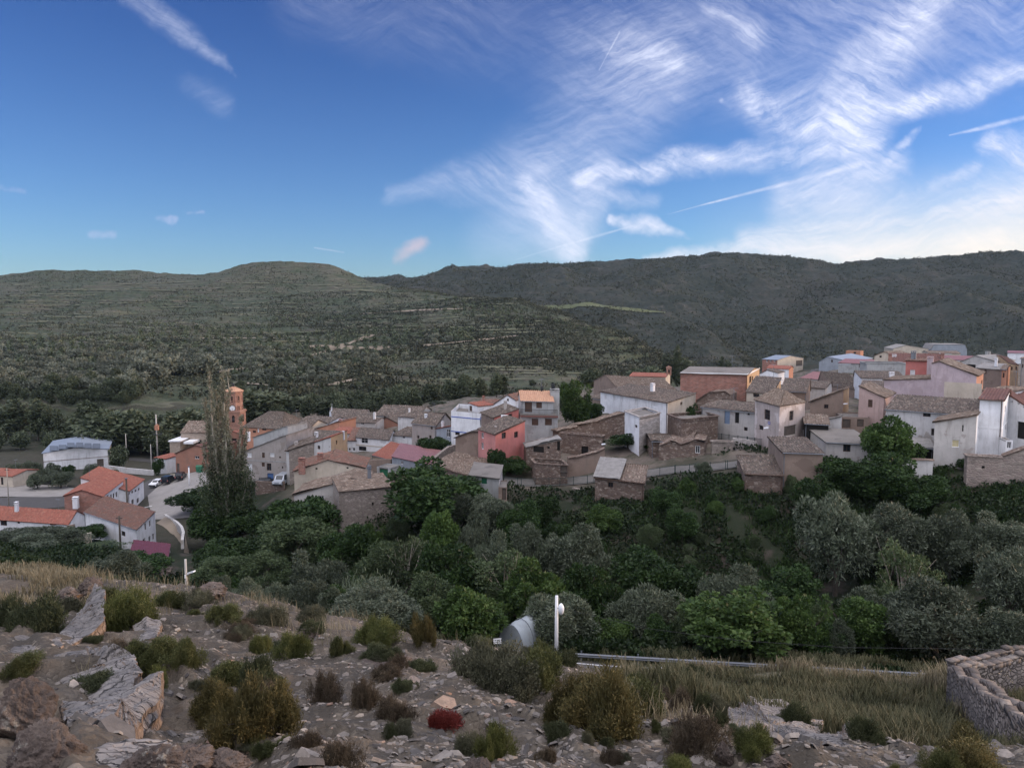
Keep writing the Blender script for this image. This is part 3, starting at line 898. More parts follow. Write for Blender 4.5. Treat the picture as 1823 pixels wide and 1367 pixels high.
rng = random.Random(5)
nrg = np.random.default_rng(5)


class WB(MB):
    """mesh builder with a material index per face"""
    def __init__(s):
        super().__init__(); s.mi = []; s.cur = 0

    def poly(s, pts):
        super().poly(pts); s.mi.append(s.cur); return s

    def build(s, name, mats, parent=None):
        me = s.mesh(name)
        o = link_mesh(name, me, mats, parent)
        if len(s.mi) == len(me.polygons): me.polygons.foreach_set('material_index', s.mi)
        return o


def roof_quad(mb_v, mb_f, mb_uv, L0, L1, H1, H0, per=0.34, amp=0.06, thick=0.13, sag=0.07, flat=False):
    """tiles in columns from the high edge H0-H1 down to the low edge L0-L1; appends vertices, quads, uv"""
    L0, L1, H1, H0 = (np.asarray(p, float) for p in (L0, L1, H1, H0))
    wl = max(np.linalg.norm(L1 - L0), np.linalg.norm(H1 - H0)); sl = (np.linalg.norm(H0 - L0) + np.linalg.norm(H1 - L1)) / 2
    nrm = np.cross(L1 - L0, H0 - L0); 
    if np.linalg.norm(nrm) < 1e-6: nrm = np.cross(L1 - L0, H1 - L0)
    nrm /= np.linalg.norm(nrm)
    if nrm[2] < 0: nrm = -nrm
    nc = max(2, round(wl / per)) * (1 if flat else 4) + 1
    nr = max(3, int(sl / 0.4) + 1)
    a = np.linspace(0, 1, nc)[None, :, None]; b = np.linspace(0, 1, nr)[:, None, None]
    P = (L0 * (1 - a) + L1 * a) * (1 - b) + (H0 * (1 - a) + H1 * a) * b
    ph = a[..., 0] * (nc - 1) / 4 * 2 * math.pi
    if flat:
        h = np.zeros((nr, nc))
    else:
        colj = nrg.normal(0, 0.012, (1, nc // 4 + 2))
        rowj = nrg.normal(0, 0.013, (nr, nc // 4 + 2))
        idx = (np.arange(nc) // 4)
        h = amp * np.sign(np.sin(ph + 0.8)) * np.abs(np.sin(ph + 0.8)) ** 0.6 + colj[:, idx] + rowj[:, idx]
    sx, sy = nrg.uniform(0, 50, 2)
    h = h + sag * fbm(P[..., 0] / 3.5 + sx, P[..., 1] / 3.5 + P[..., 2] / 3 + sy, 3, 3)
    P = P + nrm * h[..., None]
    i0 = len(mb_v)
    mb_v.extend(P.reshape(-1, 3).tolist())
    mb_f.extend((grid_faces(nr, nc) + i0).tolist())
    uv = np.stack([np.broadcast_to(a[..., 0] * (nc - 1) / (4 if not flat else 4) * 0.34, (nr, nc)), np.broadcast_to(b[..., 0] * sl, (nr, nc))], -1).reshape(-1, 2)
    mb_uv.extend(uv.tolist())
    # boarding under the tiles and the closed edges
    T = [L0, L1, H1, H0]; Bt = [p - nrm * thick for p in T]
    i1 = len(mb_v)
    Tp = [p - nrm * (0 if flat else amp * 0.6) for p in T]
    mb_v.extend([list(p) for p in Tp + Bt]); mb_uv.extend([[0.1, 0.1]] * 8)
    for q in ((4, 7, 6, 5), (0, 4, 5, 1), (1, 5, 6, 2), (2, 6, 7, 3), (3, 7, 4, 0)):
        mb_f.append([i1 + k for k in q])
    return nrm


WIN = {   # kind: (part name, frame material, infill material, infill name)
    'dark': ('window', 'wood_brown', 'glass', 'pane'), 'white': ('window', 'white_paint', 'glass', 'pane'), 'blind': ('window', 'white_paint', 'blind', 'shutter'),
    'cream': ('window', 'white_paint', 'cream_blind', 'shutter'), 'brown': ('window', 'wood_brown', 'wood_brown', 'shutter'), 'green': ('window', 'green_door', 'green_door', 'shutter'),
    'open': ('window', None, 'dark_inside', 'opening'), 'door': ('door', 'wood_brown', 'wood_old', 'door_leaf'), 'bluedoor': ('door', 'blue_door', 'blue_door', 'door_leaf'),
    'paledoor': ('door', 'pale_blue_door', 'pale_blue_door', 'door_leaf'), 'greendoor': ('door', 'green_door', 'green_door', 'door_leaf'), 'whitedoor': ('door', 'white_paint', 'blind', 'door_leaf'),
    'opendoor': ('door', None, 'dark_inside', 'opening'), 'garage': ('door', 'concrete', 'wood_old', 'door_leaf')}


def fill_opening(kind, o3, u, n, w, h, root, ins):
    """frame and infill of one opening; o3 = lower corner in world metres, u along the wall, n outward"""
    nm, fm, im, iname = WIN[kind]
    up = np.array((0, 0, 1.0))
    c = o3 + u * w / 2 + up * h / 2 - n * (ins - 0.03)
    par = root
    if fm:
        fb = MB(); t = min(0.07, w * 0.14)
        e = n * 0.035
        cf = c + n * 0.02
        for s_ in (-1, 1):
            fb.box(cf + u * s_ * (w / 2 - t / 2), u * t / 2, e, up * h / 2)
            fb.box(cf + up * s_ * (h / 2 - t / 2), u * (w / 2 - t), e, up * t / 2)
        if nm == 'window' and iname == 'pane':
            fb.box(cf, u * t * 0.35, e * 0.8, up * (h / 2 - t))
            if h > 1.2: fb.box(cf + up * h * 0.1, u * (w / 2 - t), e * 0.7, up * t * 0.3)
        par = fb.build(nm, MATS[fm], root)
    ib = MB(); ib.box(c - n * 0.02, u * w / 2, n * 0.02, up * h / 2)
    if iname in ('shutter', 'door_leaf'):
        k = max(2, int(h / 0.3))
        for j in range(k):
            ib.box(c + up * (-h / 2 + (j + 0.5) * h / k) + n * 0.006, u * (w / 2 - 0.06), n * 0.012, up * (h / k * 0.42))
    ch = ib.build(iname if fm else nm, MATS[im], None)
    if fm:
        ch.parent = par; ch.location = (0, 0, 0)
    else:
        ch.parent = root; ch.location = -root.location


HOUSES = []
RIDGE = {'long low white house': 955, 'big white house': 925, 'small blue shed': 1190, 'small cream house': 730, 'little white outbuilding': 642, 'tall white school wing': 788, 'stone village church': 440, 'dark open barn': 306, 'cream house front half': 482, 'broad dark tile roof between': 570, 'narrow white house end': 722, 'dark roof and white front beyond': 456, 'long white gabled': 394, 'big dark roof behind the small ochre': 366, 'patchy dark roof': 464, 'bright red roof beside a brick': 546, 'balcony and dark roof above': 549, 'lower white house with rust': 553, 'white house with small dark roof': 546, 'plain tall white': 452, 'old grey three storey': 420, 'rust red roof behind the white': 320, 'set back top floor': 342, 'ribbed pink metal': 708, 'low white garage': 692, 'orange brick side next': 790, 'cement block hut': 889, 'stone hut with half': 917, 'whitewashed farmhouse': 293, 'low brown shed with dark': 371, 'old chapel': 217, 'long red roof behind the chapel': 196, 'big red brick hall': 239, 'dark tile roof and ochre side in front': 318, 'wide dark roof right of the ochre': 333, 'small slate coloured': 356, 'long low stable': 506, 'huge dark tile': 277, 'flat cement roof and white gutter': 734, 'tall rendered barn': 809, 'low stone sheep shed': 958, 'small shed with sunlit': 622, 'under fallen tiles leaning': 790, 'tile topped lean-to': 800, 'red roof top room': 182, 'white cornice behind': 273, 'small dark roof house over': 351, 'long pale blue house': 468, 'dark open lean-to': 829, 'slim white tower': 416, 'far shed with pale blue': 146, 'small white house with red roof on': 226, 'low house with pink roof': 281, 'pink sheet roof before': 176, 'big maroon roof': 130, 'low cream farm building': 110, 'long house with pink roof above': 146, 'ochre house with grey roof terrace': 206, 'narrow orange house': 240, 'long ochre terrace': 152, 'grey house cut by': 150, 'pale blue grey roof in front': 398, 'brown roofed house behind': 416, 'cream far shed': 110}


def house(k, label, A, B, back, wall, roof, rmat, wins=(), cat='house', name='house', over=0.3, group=None, base=None, chim=(), per=None, sag=0.07, trim=()):
    ax, ay = pc(k, A[0], A[1]); bx, _ = pc(k, B[0], 0)
    a = at(ax, ay, A[2]); ze = a[2]
    b = at(bx, ay, B[1]); b[2] = ze
    zb_ = ze
    if len(B) > 2:                               # right end of the eave pinned as well
        zb_ = at(bx, pc(k, 0, B[2])[1], B[1])[2]
    u = (b - a); Lf = np.hypot(u[0], u[1]); u = np.array((u[0] / Lf, u[1] / Lf, 0))
    n = np.array((u[1], -u[0], 0))               # outward normal of the front (towards the camera)
    if isinstance(back, (int, float)):
        bv = -n * back
    elif back[0] == 'C':
        p = at(pc(k, back[1], 0)[0], ay, back[2]); bv = p - b; bv[2] = 0
    else:
        p = at(pc(k, back[1], 0)[0], ay, back[2]); bv = p - a; bv[2] = 0
    Ld = np.hypot(bv[0], bv[1]); w = bv / Ld
    cor = [a, b, b + bv, a + bv]
    z0 = min(gzd(p[0], p[1]) for p in cor) - 0.6
    if base is not None: z0 = at(*pc(k, base[0], base[1]), base[2])[2] - 0.3
    z0 = min(z0, ze - 1.5)
    ctr = sum(cor) / 4
    root = empty(name, (ctr[0], ctr[1], z0))
    tag(root, label, cat, group)
    mats = wall if isinstance(wall, (list, tuple)) else [wall]
    mats = [mats[min(i, len(mats) - 1)] for i in range(3)]      # front, right, left (back shares the last)
    # top profiles of the four walls as (s, z) pairs
    rk = roof[0]
    rise = roof[1] if rk in ('side', 'hip') else 0
    ry = next((v for q, v in RIDGE.items() if q in label), None) if rk == 'side' else None
    rf = roof[2] if rk == 'side' and len(roof) > 2 else 0.5
    zbk = (roof[3] if rk == 'side' and len(roof) > 3 else 0.0)
    nF = n
    if ry is not None:                           # ridge height read off the photograph
        R_ = a + w * (rf * Ld)
        rise = min(7.0, max(0.35, at(CX, pc(k, 0, ry)[1], R_[1])[2] - ze))
        zbk = min(zbk, rise - 0.2)
    if rk == 'prof':
        prof = []
        for x, y in roof[1]:
            d = ray(*pc(k, x, y)); t = (a @ nF) / (d @ nF); P = d * t
            prof.append(((P - a) @ u, P[2]))
        prof[0] = (0.0, prof[0][1]); prof[-1] = (Lf, prof[-1][1])
        tops = [prof, [(0, prof[-1][1]), (Ld, prof[-1][1])], [(0, prof[0][1]), (Ld, prof[0][1])], prof]
    elif rk == 'side':
        if rf >= 0.999:
            sp = [(0, ze), (Ld, ze + rise)]
        else:
            sp = [(0, ze), (rf * Ld, ze + rise), (Ld, ze + zbk)]
        zr = sp[-1][1]
        tops = [[(0, ze), (Lf, ze)], sp, sp, [(0, zr), (Lf, zr)]]
    else:
        ext = 0.0
        tops = [[(0, ze), (Lf, ze)], [(0, ze), (Ld, ze)], [(0, ze), (Ld, ze)], [(0, ze), (Lf, ze)]]
    wsd = {'f': (a, u, n), 'r': (b, w, u if (u @ (b - ctr)) > 0 else -u), 'l': (a, w, -u)}
    wn_r = np.array((w[1], -w[0], 0)); wn_r = wn_r if wn_r @ (b - a) > 0 else -wn_r
    wsd['r'] = (b, w, wn_r); wsd['l'] = (a, w, -wn_r)
    holes = {'f': [], 'r': [], 'l': []}
    for wdef in wins:
        fc, x0, y0, x1, y1, kd = wdef[:6]
        o3, uu, nn = wsd[fc]
        pts = []
        for x, y in ((x0, y0), (x1, y1), (x0, y1), (x1, y0)):
            d = ray(*pc(k, x, y)); den = d @ nn
            if abs(den) < 1e-5: break
            P = d * ((o3 @ nn) / den); pts.append(((P - o3) @ uu, P[2]))
        if len(pts) < 4: continue
        ss, zz = sorted(p[0] for p in pts), sorted(p[1] for p in pts)
        s0, s1 = (ss[0] + ss[1]) / 2, (ss[2] + ss[3]) / 2
        zl, zh = (zz[0] + zz[1]) / 2, (zz[2] + zz[3]) / 2
        Lw = Lf if fc == 'f' else Ld
        s0, s1 = max(0.12, s0), min(Lw - 0.12, s1)
        tp = tops['frl'.index(fc)]
        ztop = min(np.interp(s0, [p[0] for p in tp], [p[1] for p in tp]), np.interp(s1, [p[0] for p in tp], [p[1] for p in tp]))
        zh = min(zh, ztop - 0.08); zl = max(zl, z0 + 0.1)
        if s1 - s0 < 0.15 or zh - zl < 0.15: continue
        if any(s0 < h_[1] + .02 and s1 > h_[0] - .02 and zl < h_[3] + .02 and zh > h_[2] - .02 for h_ in holes[fc]): continue
        holes[fc].append((s0, s1, zl, zh, kd))
    wb = WB()
    INS = 0.2

    def panel(fc, o3, uu, nn, top, Lw, mi, hs):
        wb.cur = mi
        br = sorted(set([0.0, Lw] + [p[0] for p in top] + [h_[0] for h_ in hs] + [h_[1] for h_ in hs]))
        tz = lambda s: float(np.interp(s, [p[0] for p in top], [p[1] for p in top]))
        pt = lambda s, z: np.array((o3[0] + uu[0] * s, o3[1] + uu[1] * s, z))
        for sa, sb in zip(br, br[1:]):
            if sb - sa < 1e-4: continue
            cur = z0
            for h_ in sorted([h_ for h_ in hs if h_[0] < (sa + sb) / 2 < h_[1]], key=lambda q: q[2]):
                wb.poly([pt(sa, cur), pt(sb, cur), pt(sb, h_[2]), pt(sa, h_[2])]); cur = h_[3]
            wb.poly([pt(sa, cur), pt(sb, cur), pt(sb, tz(sb)), pt(sa, tz(sa))])
        for s0, s1, zl, zh, kd in hs:
            q = [pt(s0, zl), pt(s1, zl), pt(s1, zh), pt(s0, zh)]; q2 = [p - nn * INS for p in q]
            for i in range(4):
                j = (i + 1) % 4
                wb.poly([q[i], q[j], q2[j], q2[i]])
            if kd == 'open' or kd == 'opendoor': pass
            fill_opening(kd, pt(s0, zl), uu, nn, s1 - s0, zh - zl, root, INS)
    panel('f', a, u, n, tops[0], Lf, 0, holes['f'])
    panel('r', b, w, wn_r, tops[1], Ld, 1, holes['r'])
    panel('l', a, w, -wn_r, tops[2], Ld, 2, holes['l'])
    panel('b', a + bv, u, -n, tops[3], Lf, 2, [])
    wo = wb.build('wall', [MATS[m_] for m_ in mats], root)
    # roof
    far = A[2]
    if per is None: per = 0.34 if far < 210 else 0.68
    flat = rmat in ('cement_roof', 'metal_blue')
    kw = dict(per=per, amp=0.06 if per < 0.35 else 0.08, sag=0.02 if ('metal' in rmat or rmat in ('tile_tan', 'tile_red', 'metal_blue')) else sag, flat=flat)
    if rmat in ('metal_maroon', 'metal_pink', 'fibre_cement'): kw.update(per=0.45, amp=0.03)
    rv, rfc, ruv = [], [], []
    lift = np.array((0, 0, 0.06))
    if rk == 'prof':
        P = [np.array((a[0] + u[0] * s, a[1] + u[1] * s, z)) for s, z in prof]
        for p, q in zip(P, P[1:]):
            if abs(q[0] - p[0]) + abs(q[1] - p[1]) < 0.05: continue
            e = (q - p) / np.linalg.norm(q - p)
            p_, q_ = p.copy(), q.copy()
            if p is P[0]: p_ = p - e * (over if p[2] <= q[2] else 0.1)
            if q is P[-1]: q_ = q + e * (over if q[2] <= p[2] else 0.1)
            f0, f1 = -w * 0.18, bv + w * 0.18
            lo, hi = (p_, q_) if p_[2] <= q_[2] else (q_, p_)
            roof_quad(rv, rfc, ruv, lo + f0 + lift, lo + f1 + lift, hi + f1 + lift, hi + f0 + lift, **kw)
    elif rk == 'side':
        ov = u * 0.18
        up = np.array((0, 0, 1.0))
        sl = rise / max(0.1, rf * Ld)
        lo0, lo1 = a - w * over - up * sl * over - ov, b - w * over - up * sl * over + ov
        ex = 0.15 if rf >= 0.999 else 0.0
        h0, h1 = a + w * (rf * Ld + ex) + up * (rise + sl * ex) - ov, b + w * (rf * Ld + ex) + up * (rise + sl * ex) + ov
        roof_quad(rv, rfc, ruv, lo0 + lift, lo1 + lift, h1 + lift, h0 + lift, **kw)
        if rf < 0.999:
            sl2 = (rise - zbk) / ((1 - rf) * Ld)
            e0, e1 = a + bv + w * over + up * (zbk - sl2 * over) - ov, b + bv + w * over + up * (zbk - sl2 * over) + ov
            roof_quad(rv, rfc, ruv, e0 + lift, e1 + lift, h1 + lift, h0 + lift, **kw)
    elif rk == 'hip':
        ins = roof[2]
        up = np.array((0, 0, 1.0))
        E = [a - (u + w) * over, b + (u - w) * over, b + bv + (u + w) * over, a + bv + (w - u) * over]
        m0, m1 = a + bv / 2 + u * ins + up * rise, b + bv / 2 - u * ins + up * rise
        E = [e + lift for e in E]; m0 = m0 + lift; m1 = m1 + lift
        roof_quad(rv, rfc, ruv, E[0], E[1], m1, m0, **kw)
        roof_quad(rv, rfc, ruv, E[3], E[2], m1, m0, **kw)
        roof_quad(rv, rfc, ruv, E[1], E[2], m1 + up * .002, m1, **kw)
        roof_quad(rv, rfc, ruv, E[0], E[3], m0 + up * .002, m0, **kw)
    else:
        dn = np.array((0, 0, roof[1] if len(roof) > 1 else 0.35))
        roof_quad(rv, rfc, ruv, a - dn + w * .02, b - dn + w * .02, b + bv - dn, a + bv - dn, flat=True, sag=0.02)
        if len(roof) > 2:                      # coping along the parapet
            cb = MB()
            up = np.array((0, 0, 1.0))
            for p, q in ((a, b), (b, b + bv), (b + bv, a + bv), (a + bv, a)):
                e = (q - p) / np.linalg.norm(q - p); nn_ = np.array((e[1], -e[0], 0))
                L_ = np.linalg.norm(q - p); m_n = max(2, int(L_ / 0.5))
                for i in range(m_n):
                    c_ = p + e * (i + 0.5) * L_ / m_n + up * (0.05 + rng.uniform(-.02, .03))
                    cb.box(c_, e * L_ / m_n * 0.48, nn_ * rng.uniform(0.16, 0.22), up * 0.06)
            cb.build('coping', MATS[roof[2]], root)
    ro = link_mesh('roof', np_mesh('roof', rv, rfc, ruv), MATS[rmat], root)
    for ch in chim:
        cx_, cy_, w_, h_, m_ = ch[:5]
        d = ray(*pc(k, cx_, cy_)); Yc = ch[5] if len(ch) > 5 else (a[1] + Ld * 0.3)
        P = d * (Yc / d[1])
        cb = MB()
        cb.box(P - np.array((0, 0, h_ / 2 + 0.3)), u * w_ / 2, w * w_ / 2, (0, 0, h_ / 2 + 0.3))
        cb.box(P + np.array((0, 0, 0.03)), u * (w_ / 2 + 0.07), w * (w_ / 2 + 0.07), (0, 0, 0.05))
        c1 = cb.build('chimney', MATS[m_], root)
        tb = MB(); tb.box(P + np.array((0, 0, 0.32)), u * (w_ / 2 + 0.04), w * (w_ / 2 + 0.04), (0, 0, 0.04))
        for s1, s2 in ((-1, -1), (1, -1), (1, 1), (-1, 1)):
            tb.box(P + u * s1 * w_ * 0.36 + w * s2 * w_ * 0.36 + np.array((0, 0, 0.17)), u * 0.05, w * 0.05, (0, 0, 0.12))
        t1 = tb.build('chimney_cap', MATS[m_], None); t1.parent = c1; t1.location = (0, 0, 0)
    for tx in trim:                     # horizontal band painted or moulded on the front and right walls: (y pixel, height, material)
        yy, hh, m_ = tx
        d = ray(*pc(k, A[0], yy)); z_ = (d * (A[2] / d[1]))[2]
        tb = MB(); up = np.array((0, 0, 1.0))
        tb.box((a + b) / 2 * np.array((1, 1, 0)) + up * z_ + n * 0.02, u * (Lf / 2 + 0.02), n * 0.025, up * hh / 2)
        tb.box((b + bv / 2) * np.array((1, 1, 0)) + up * z_ + wn_r * 0.02, w * (Ld / 2), wn_r * 0.024, up * hh / 2)
        tb.build('band', MATS[m_], root)
    if rk == 'side' and 0 < Lf and a[1] < 165 and 'metal' not in rmat and rng.random() < 0.75:
        gb = MB(); gp = lambda s_, dz_: a + u * s_ - w * (over + .05) + np.array((0, 0, dz_))
        sl_ = rise / max(.1, rf * Ld) * over
        gb.tube([gp(-.1, -sl_), gp(Lf + .1, -sl_ - .05)], .065, 6)
        ex_ = Lf - .15 if rng.random() < .5 else .15
        gb.tube([gp(ex_, -sl_), a + u * ex_ + n * .08 + np.array((0, 0, -sl_ - .5)), a + u * ex_ + n * .08 + np.array((0, 0, min(-1.5, z0 - ze + .3)))], .05, 6)
        gb.build('gutter', MATS['galvanised'] if rng.random() < .6 else MATS['wood_brown'], root)
    HOUSES.append((label, a, u, w, Lf, Ld, ze + (rise if rk == 'side' else 1.0), rf, a[1]))
    return dict(root=root, a=a, b=b, u=u, n=n, w=w, wn=wn_r, Lf=Lf, Ld=Ld, z0=z0, ze=ze, bv=bv)
# ------------------------------------------------------------------ the village, building by building (eaves read off the photograph)
H = house
# -- lower left: school, white houses, sports hall, church
hall = H(1, 'white sports hall with blue grey metal roof and skylights below the orchard hill', (262, 638, 205), (655, 213), ('C', 690, 234), ['white_wall', 'cream_wall', 'cream_wall'],
         ('prof', [(262, 638), (460, 604), (655, 612)]), 'metal_blue', [('f', 590, 672, 632, 720, 'garage')], cat='sports hall', name='sports_hall', over=0.4, trim=[(690, 0.25, 'grey_wall')])
for x0, y0, x1, y1 in ((302, 592, 350, 622), (357, 586, 402, 612), (408, 574, 452, 600), (464, 572, 506, 600), (516, 576, 556, 606), (566, 578, 610, 608)):
    # roof lights laid on the hall roof
    P = np.array([at(*pc(1, x, y), 200) for x, y in ((x0, y1), (x1, y1), (x1, y0), (x0, y0))])
    a_, u_, w_ = hall['a'], hall['u'], hall['w']
    apex_s = hall['Lf'] * 0.5
    side_ = (x0 + x1) / 2 < 458
    # plane of that roof half
    pz = lambda yy: at(*pc(1, 460, yy), 205)[2]
    za_, zr_ = hall['ze'], pz(604)
    zb_ = at(*pc(1, 655, 612), 213)[2]
    p0_ = np.array((a_[0], a_[1], za_)) if side_ else np.array((hall['b'][0], hall['b'][1], zb_))
    pr_ = np.array((a_ + u_ * apex_s)); pr_[2] = zr_
    e1_ = pr_ - p0_
    nn_ = np.cross(e1_, w_); nn_ /= np.linalg.norm(nn_); nn_ = nn_ if nn_[2] > 0 else -nn_
    q_ = []
    for x, y in ((x0, y1), (x1, y1), (x1, y0), (x0, y0)):
        d = ray(*pc(1, x, y)); t = ((p0_ + nn_ * 0.09) @ nn_) / (d @ nn_); q_.append(d * t)
    if max(np.linalg.norm(p - a_) for p in q_) < 45:
        mb = MB(); mb.hexa([p - nn_ * 0.06 for p in q_] + [p + nn_ * 0.0 for p in q_])
        mb.build('skylight', MATS['skylight'], hall['root'])
H(1, 'long red brick school with rust tile roof and white side wall at the square', (390, 897, 148), (618, 148), ('C', 752, 163), ['brick_wall', 'white_wall', 'brick_wall'],
  ('prof', [(390, 897), (500, 862), (618, 900)]), 'tile_red', [('r', 640, 895, 662, 935, 'dark'), ('r', 672, 886, 682, 920, 'dark'), ('r', 687, 880, 697, 912, 'dark'), ('r', 704, 872, 714, 905, 'dark'), ('r', 736, 850, 746, 890, 'dark')],
  cat='school', name='school', chim=[(460, 914, 1.0, 1.3, 'white_wall', 147)])
H(1, 'tall white school wing with red roof and a row of small high windows', (778, 868, 160), (875, 172, 827), 9, 'white_wall', ('side', 1.6, 1.0), 'tile_red',
  [('f', 782, 875, 792, 890, 'dark'), ('f', 800, 865, 811, 882, 'dark'), ('f', 820, 858, 831, 874, 'dark'), ('f', 840, 848, 850, 865, 'dark'), ('f', 800, 918, 815, 950, 'dark'), ('f', 832, 910, 846, 940, 'dark')], cat='school', name='school')
H(1, 'long low white house with orange tile roof at the left edge', (-120, 1030, 136), (415, 132), ('C', 516, 138), 'white_wall', ('side', 2.6, 0.5), 'tile_red',
  [('f', 2, 1036, 42, 1078, 'dark'), ('f', 105, 1035, 120, 1066, 'dark'), ('f', 238, 1032, 254, 1064, 'dark'), ('f', 300, 1031, 341, 1076, 'dark')], chim=[(100, 945, 0.6, 0.8, 'white_wall', 135)])
H(1, 'big white house with weathered rust tile roof above the maroon shed', (515, 996, 132), (826, 121), ('C', 943, 131), 'white_wall', ('side', 2.4, 1.0), 'tile_rust',
  [('f', 738, 1112, 762, 1142, 'dark'), ('r', 880, 1062, 890, 1105, 'dark'), ('r', 908, 1045, 917, 1085, 'dark'), ('r', 868, 1155, 886, 1185, 'opendoor'), ('r', 904, 1140, 917, 1180, 'opendoor'), ('r', 928, 1125, 938, 1165, 'dark')], sag=0.12)
H(1, 'small blue shed with maroon sheet metal roof below the white house', (792, 1252, 112), (1018, 110), ('C', 1036, 116), ['blue_wall', 'white_wall', 'white_wall'], ('side', 1.9, 1.0), 'metal_maroon', cat='shed', name='shed', over=0.15)
H(1, 'small cream house with red roof cut by the left edge by the plaza', (-80, 768, 185), (76, 183), 8, 'cream_wall', ('side', 1.6, 0.5), 'tile_red', [('f', 5, 785, 20, 830, 'dark')])
H(1, 'little white outbuilding with flat red top beside the terracotta barn', (942, 664, 200), (1010, 198), 5, 'white_wall', ('side', 0.5, 1.0), 'tile_red', [('f', 962, 700, 974, 722, 'dark')], cat='outbuilding', name='outbuilding')
H(1, 'terracotta rendered barn with dark roof in front of the church', (1068, 640, 192), (1268, 190, 622), 12, 'terracotta_wall', ('prof', [(1068, 640), (1188, 590), (1268, 612)]), 'tile_maroon',
  [('f', 1185, 655, 1212, 672, 'white'), ('f', 1075, 700, 1092, 752, 'door')], cat='barn', name='barn')
ch = H(1, 'stone village church with square brick bell tower and clock', (1100, 512, 214), (1300, 214), 11, 'church_wall', ('side', 4.6, 0.55), 'tile_brown',
       [('f', 1205, 558, 1226, 590, 'dark'), ('f', 1118, 560, 1130, 590, 'open')], cat='church', name='church')
b = MB()
p0, p1 = at(*pc(1, 1140, 560), 212), at(*pc(1, 1182, 548), 210.5)
b.abox(p0[0], p1[0], 209.5, 214.2, p0[2] - 0.6, p0[2]); b.build('awning', MATS['white_paint'], ch['root'])
p0, p1 = at(*pc(1, 1070, 545), 213), at(*pc(1, 1112, 545), 211)
b = MB(); b.abox(p0[0], p1[0], 209, 219, ch['z0'], p0[2] - 0.4); b.build('side_chapel', MATS['church_wall'], ch['root'])
b = MB(); b.abox(p0[0] - .3, p1[0] + .3, 208.7, 219.3, p0[2] - 0.39, p0[2] - 0.1); b.build('side_chapel_roof', MATS['white_paint'], ch['root'])


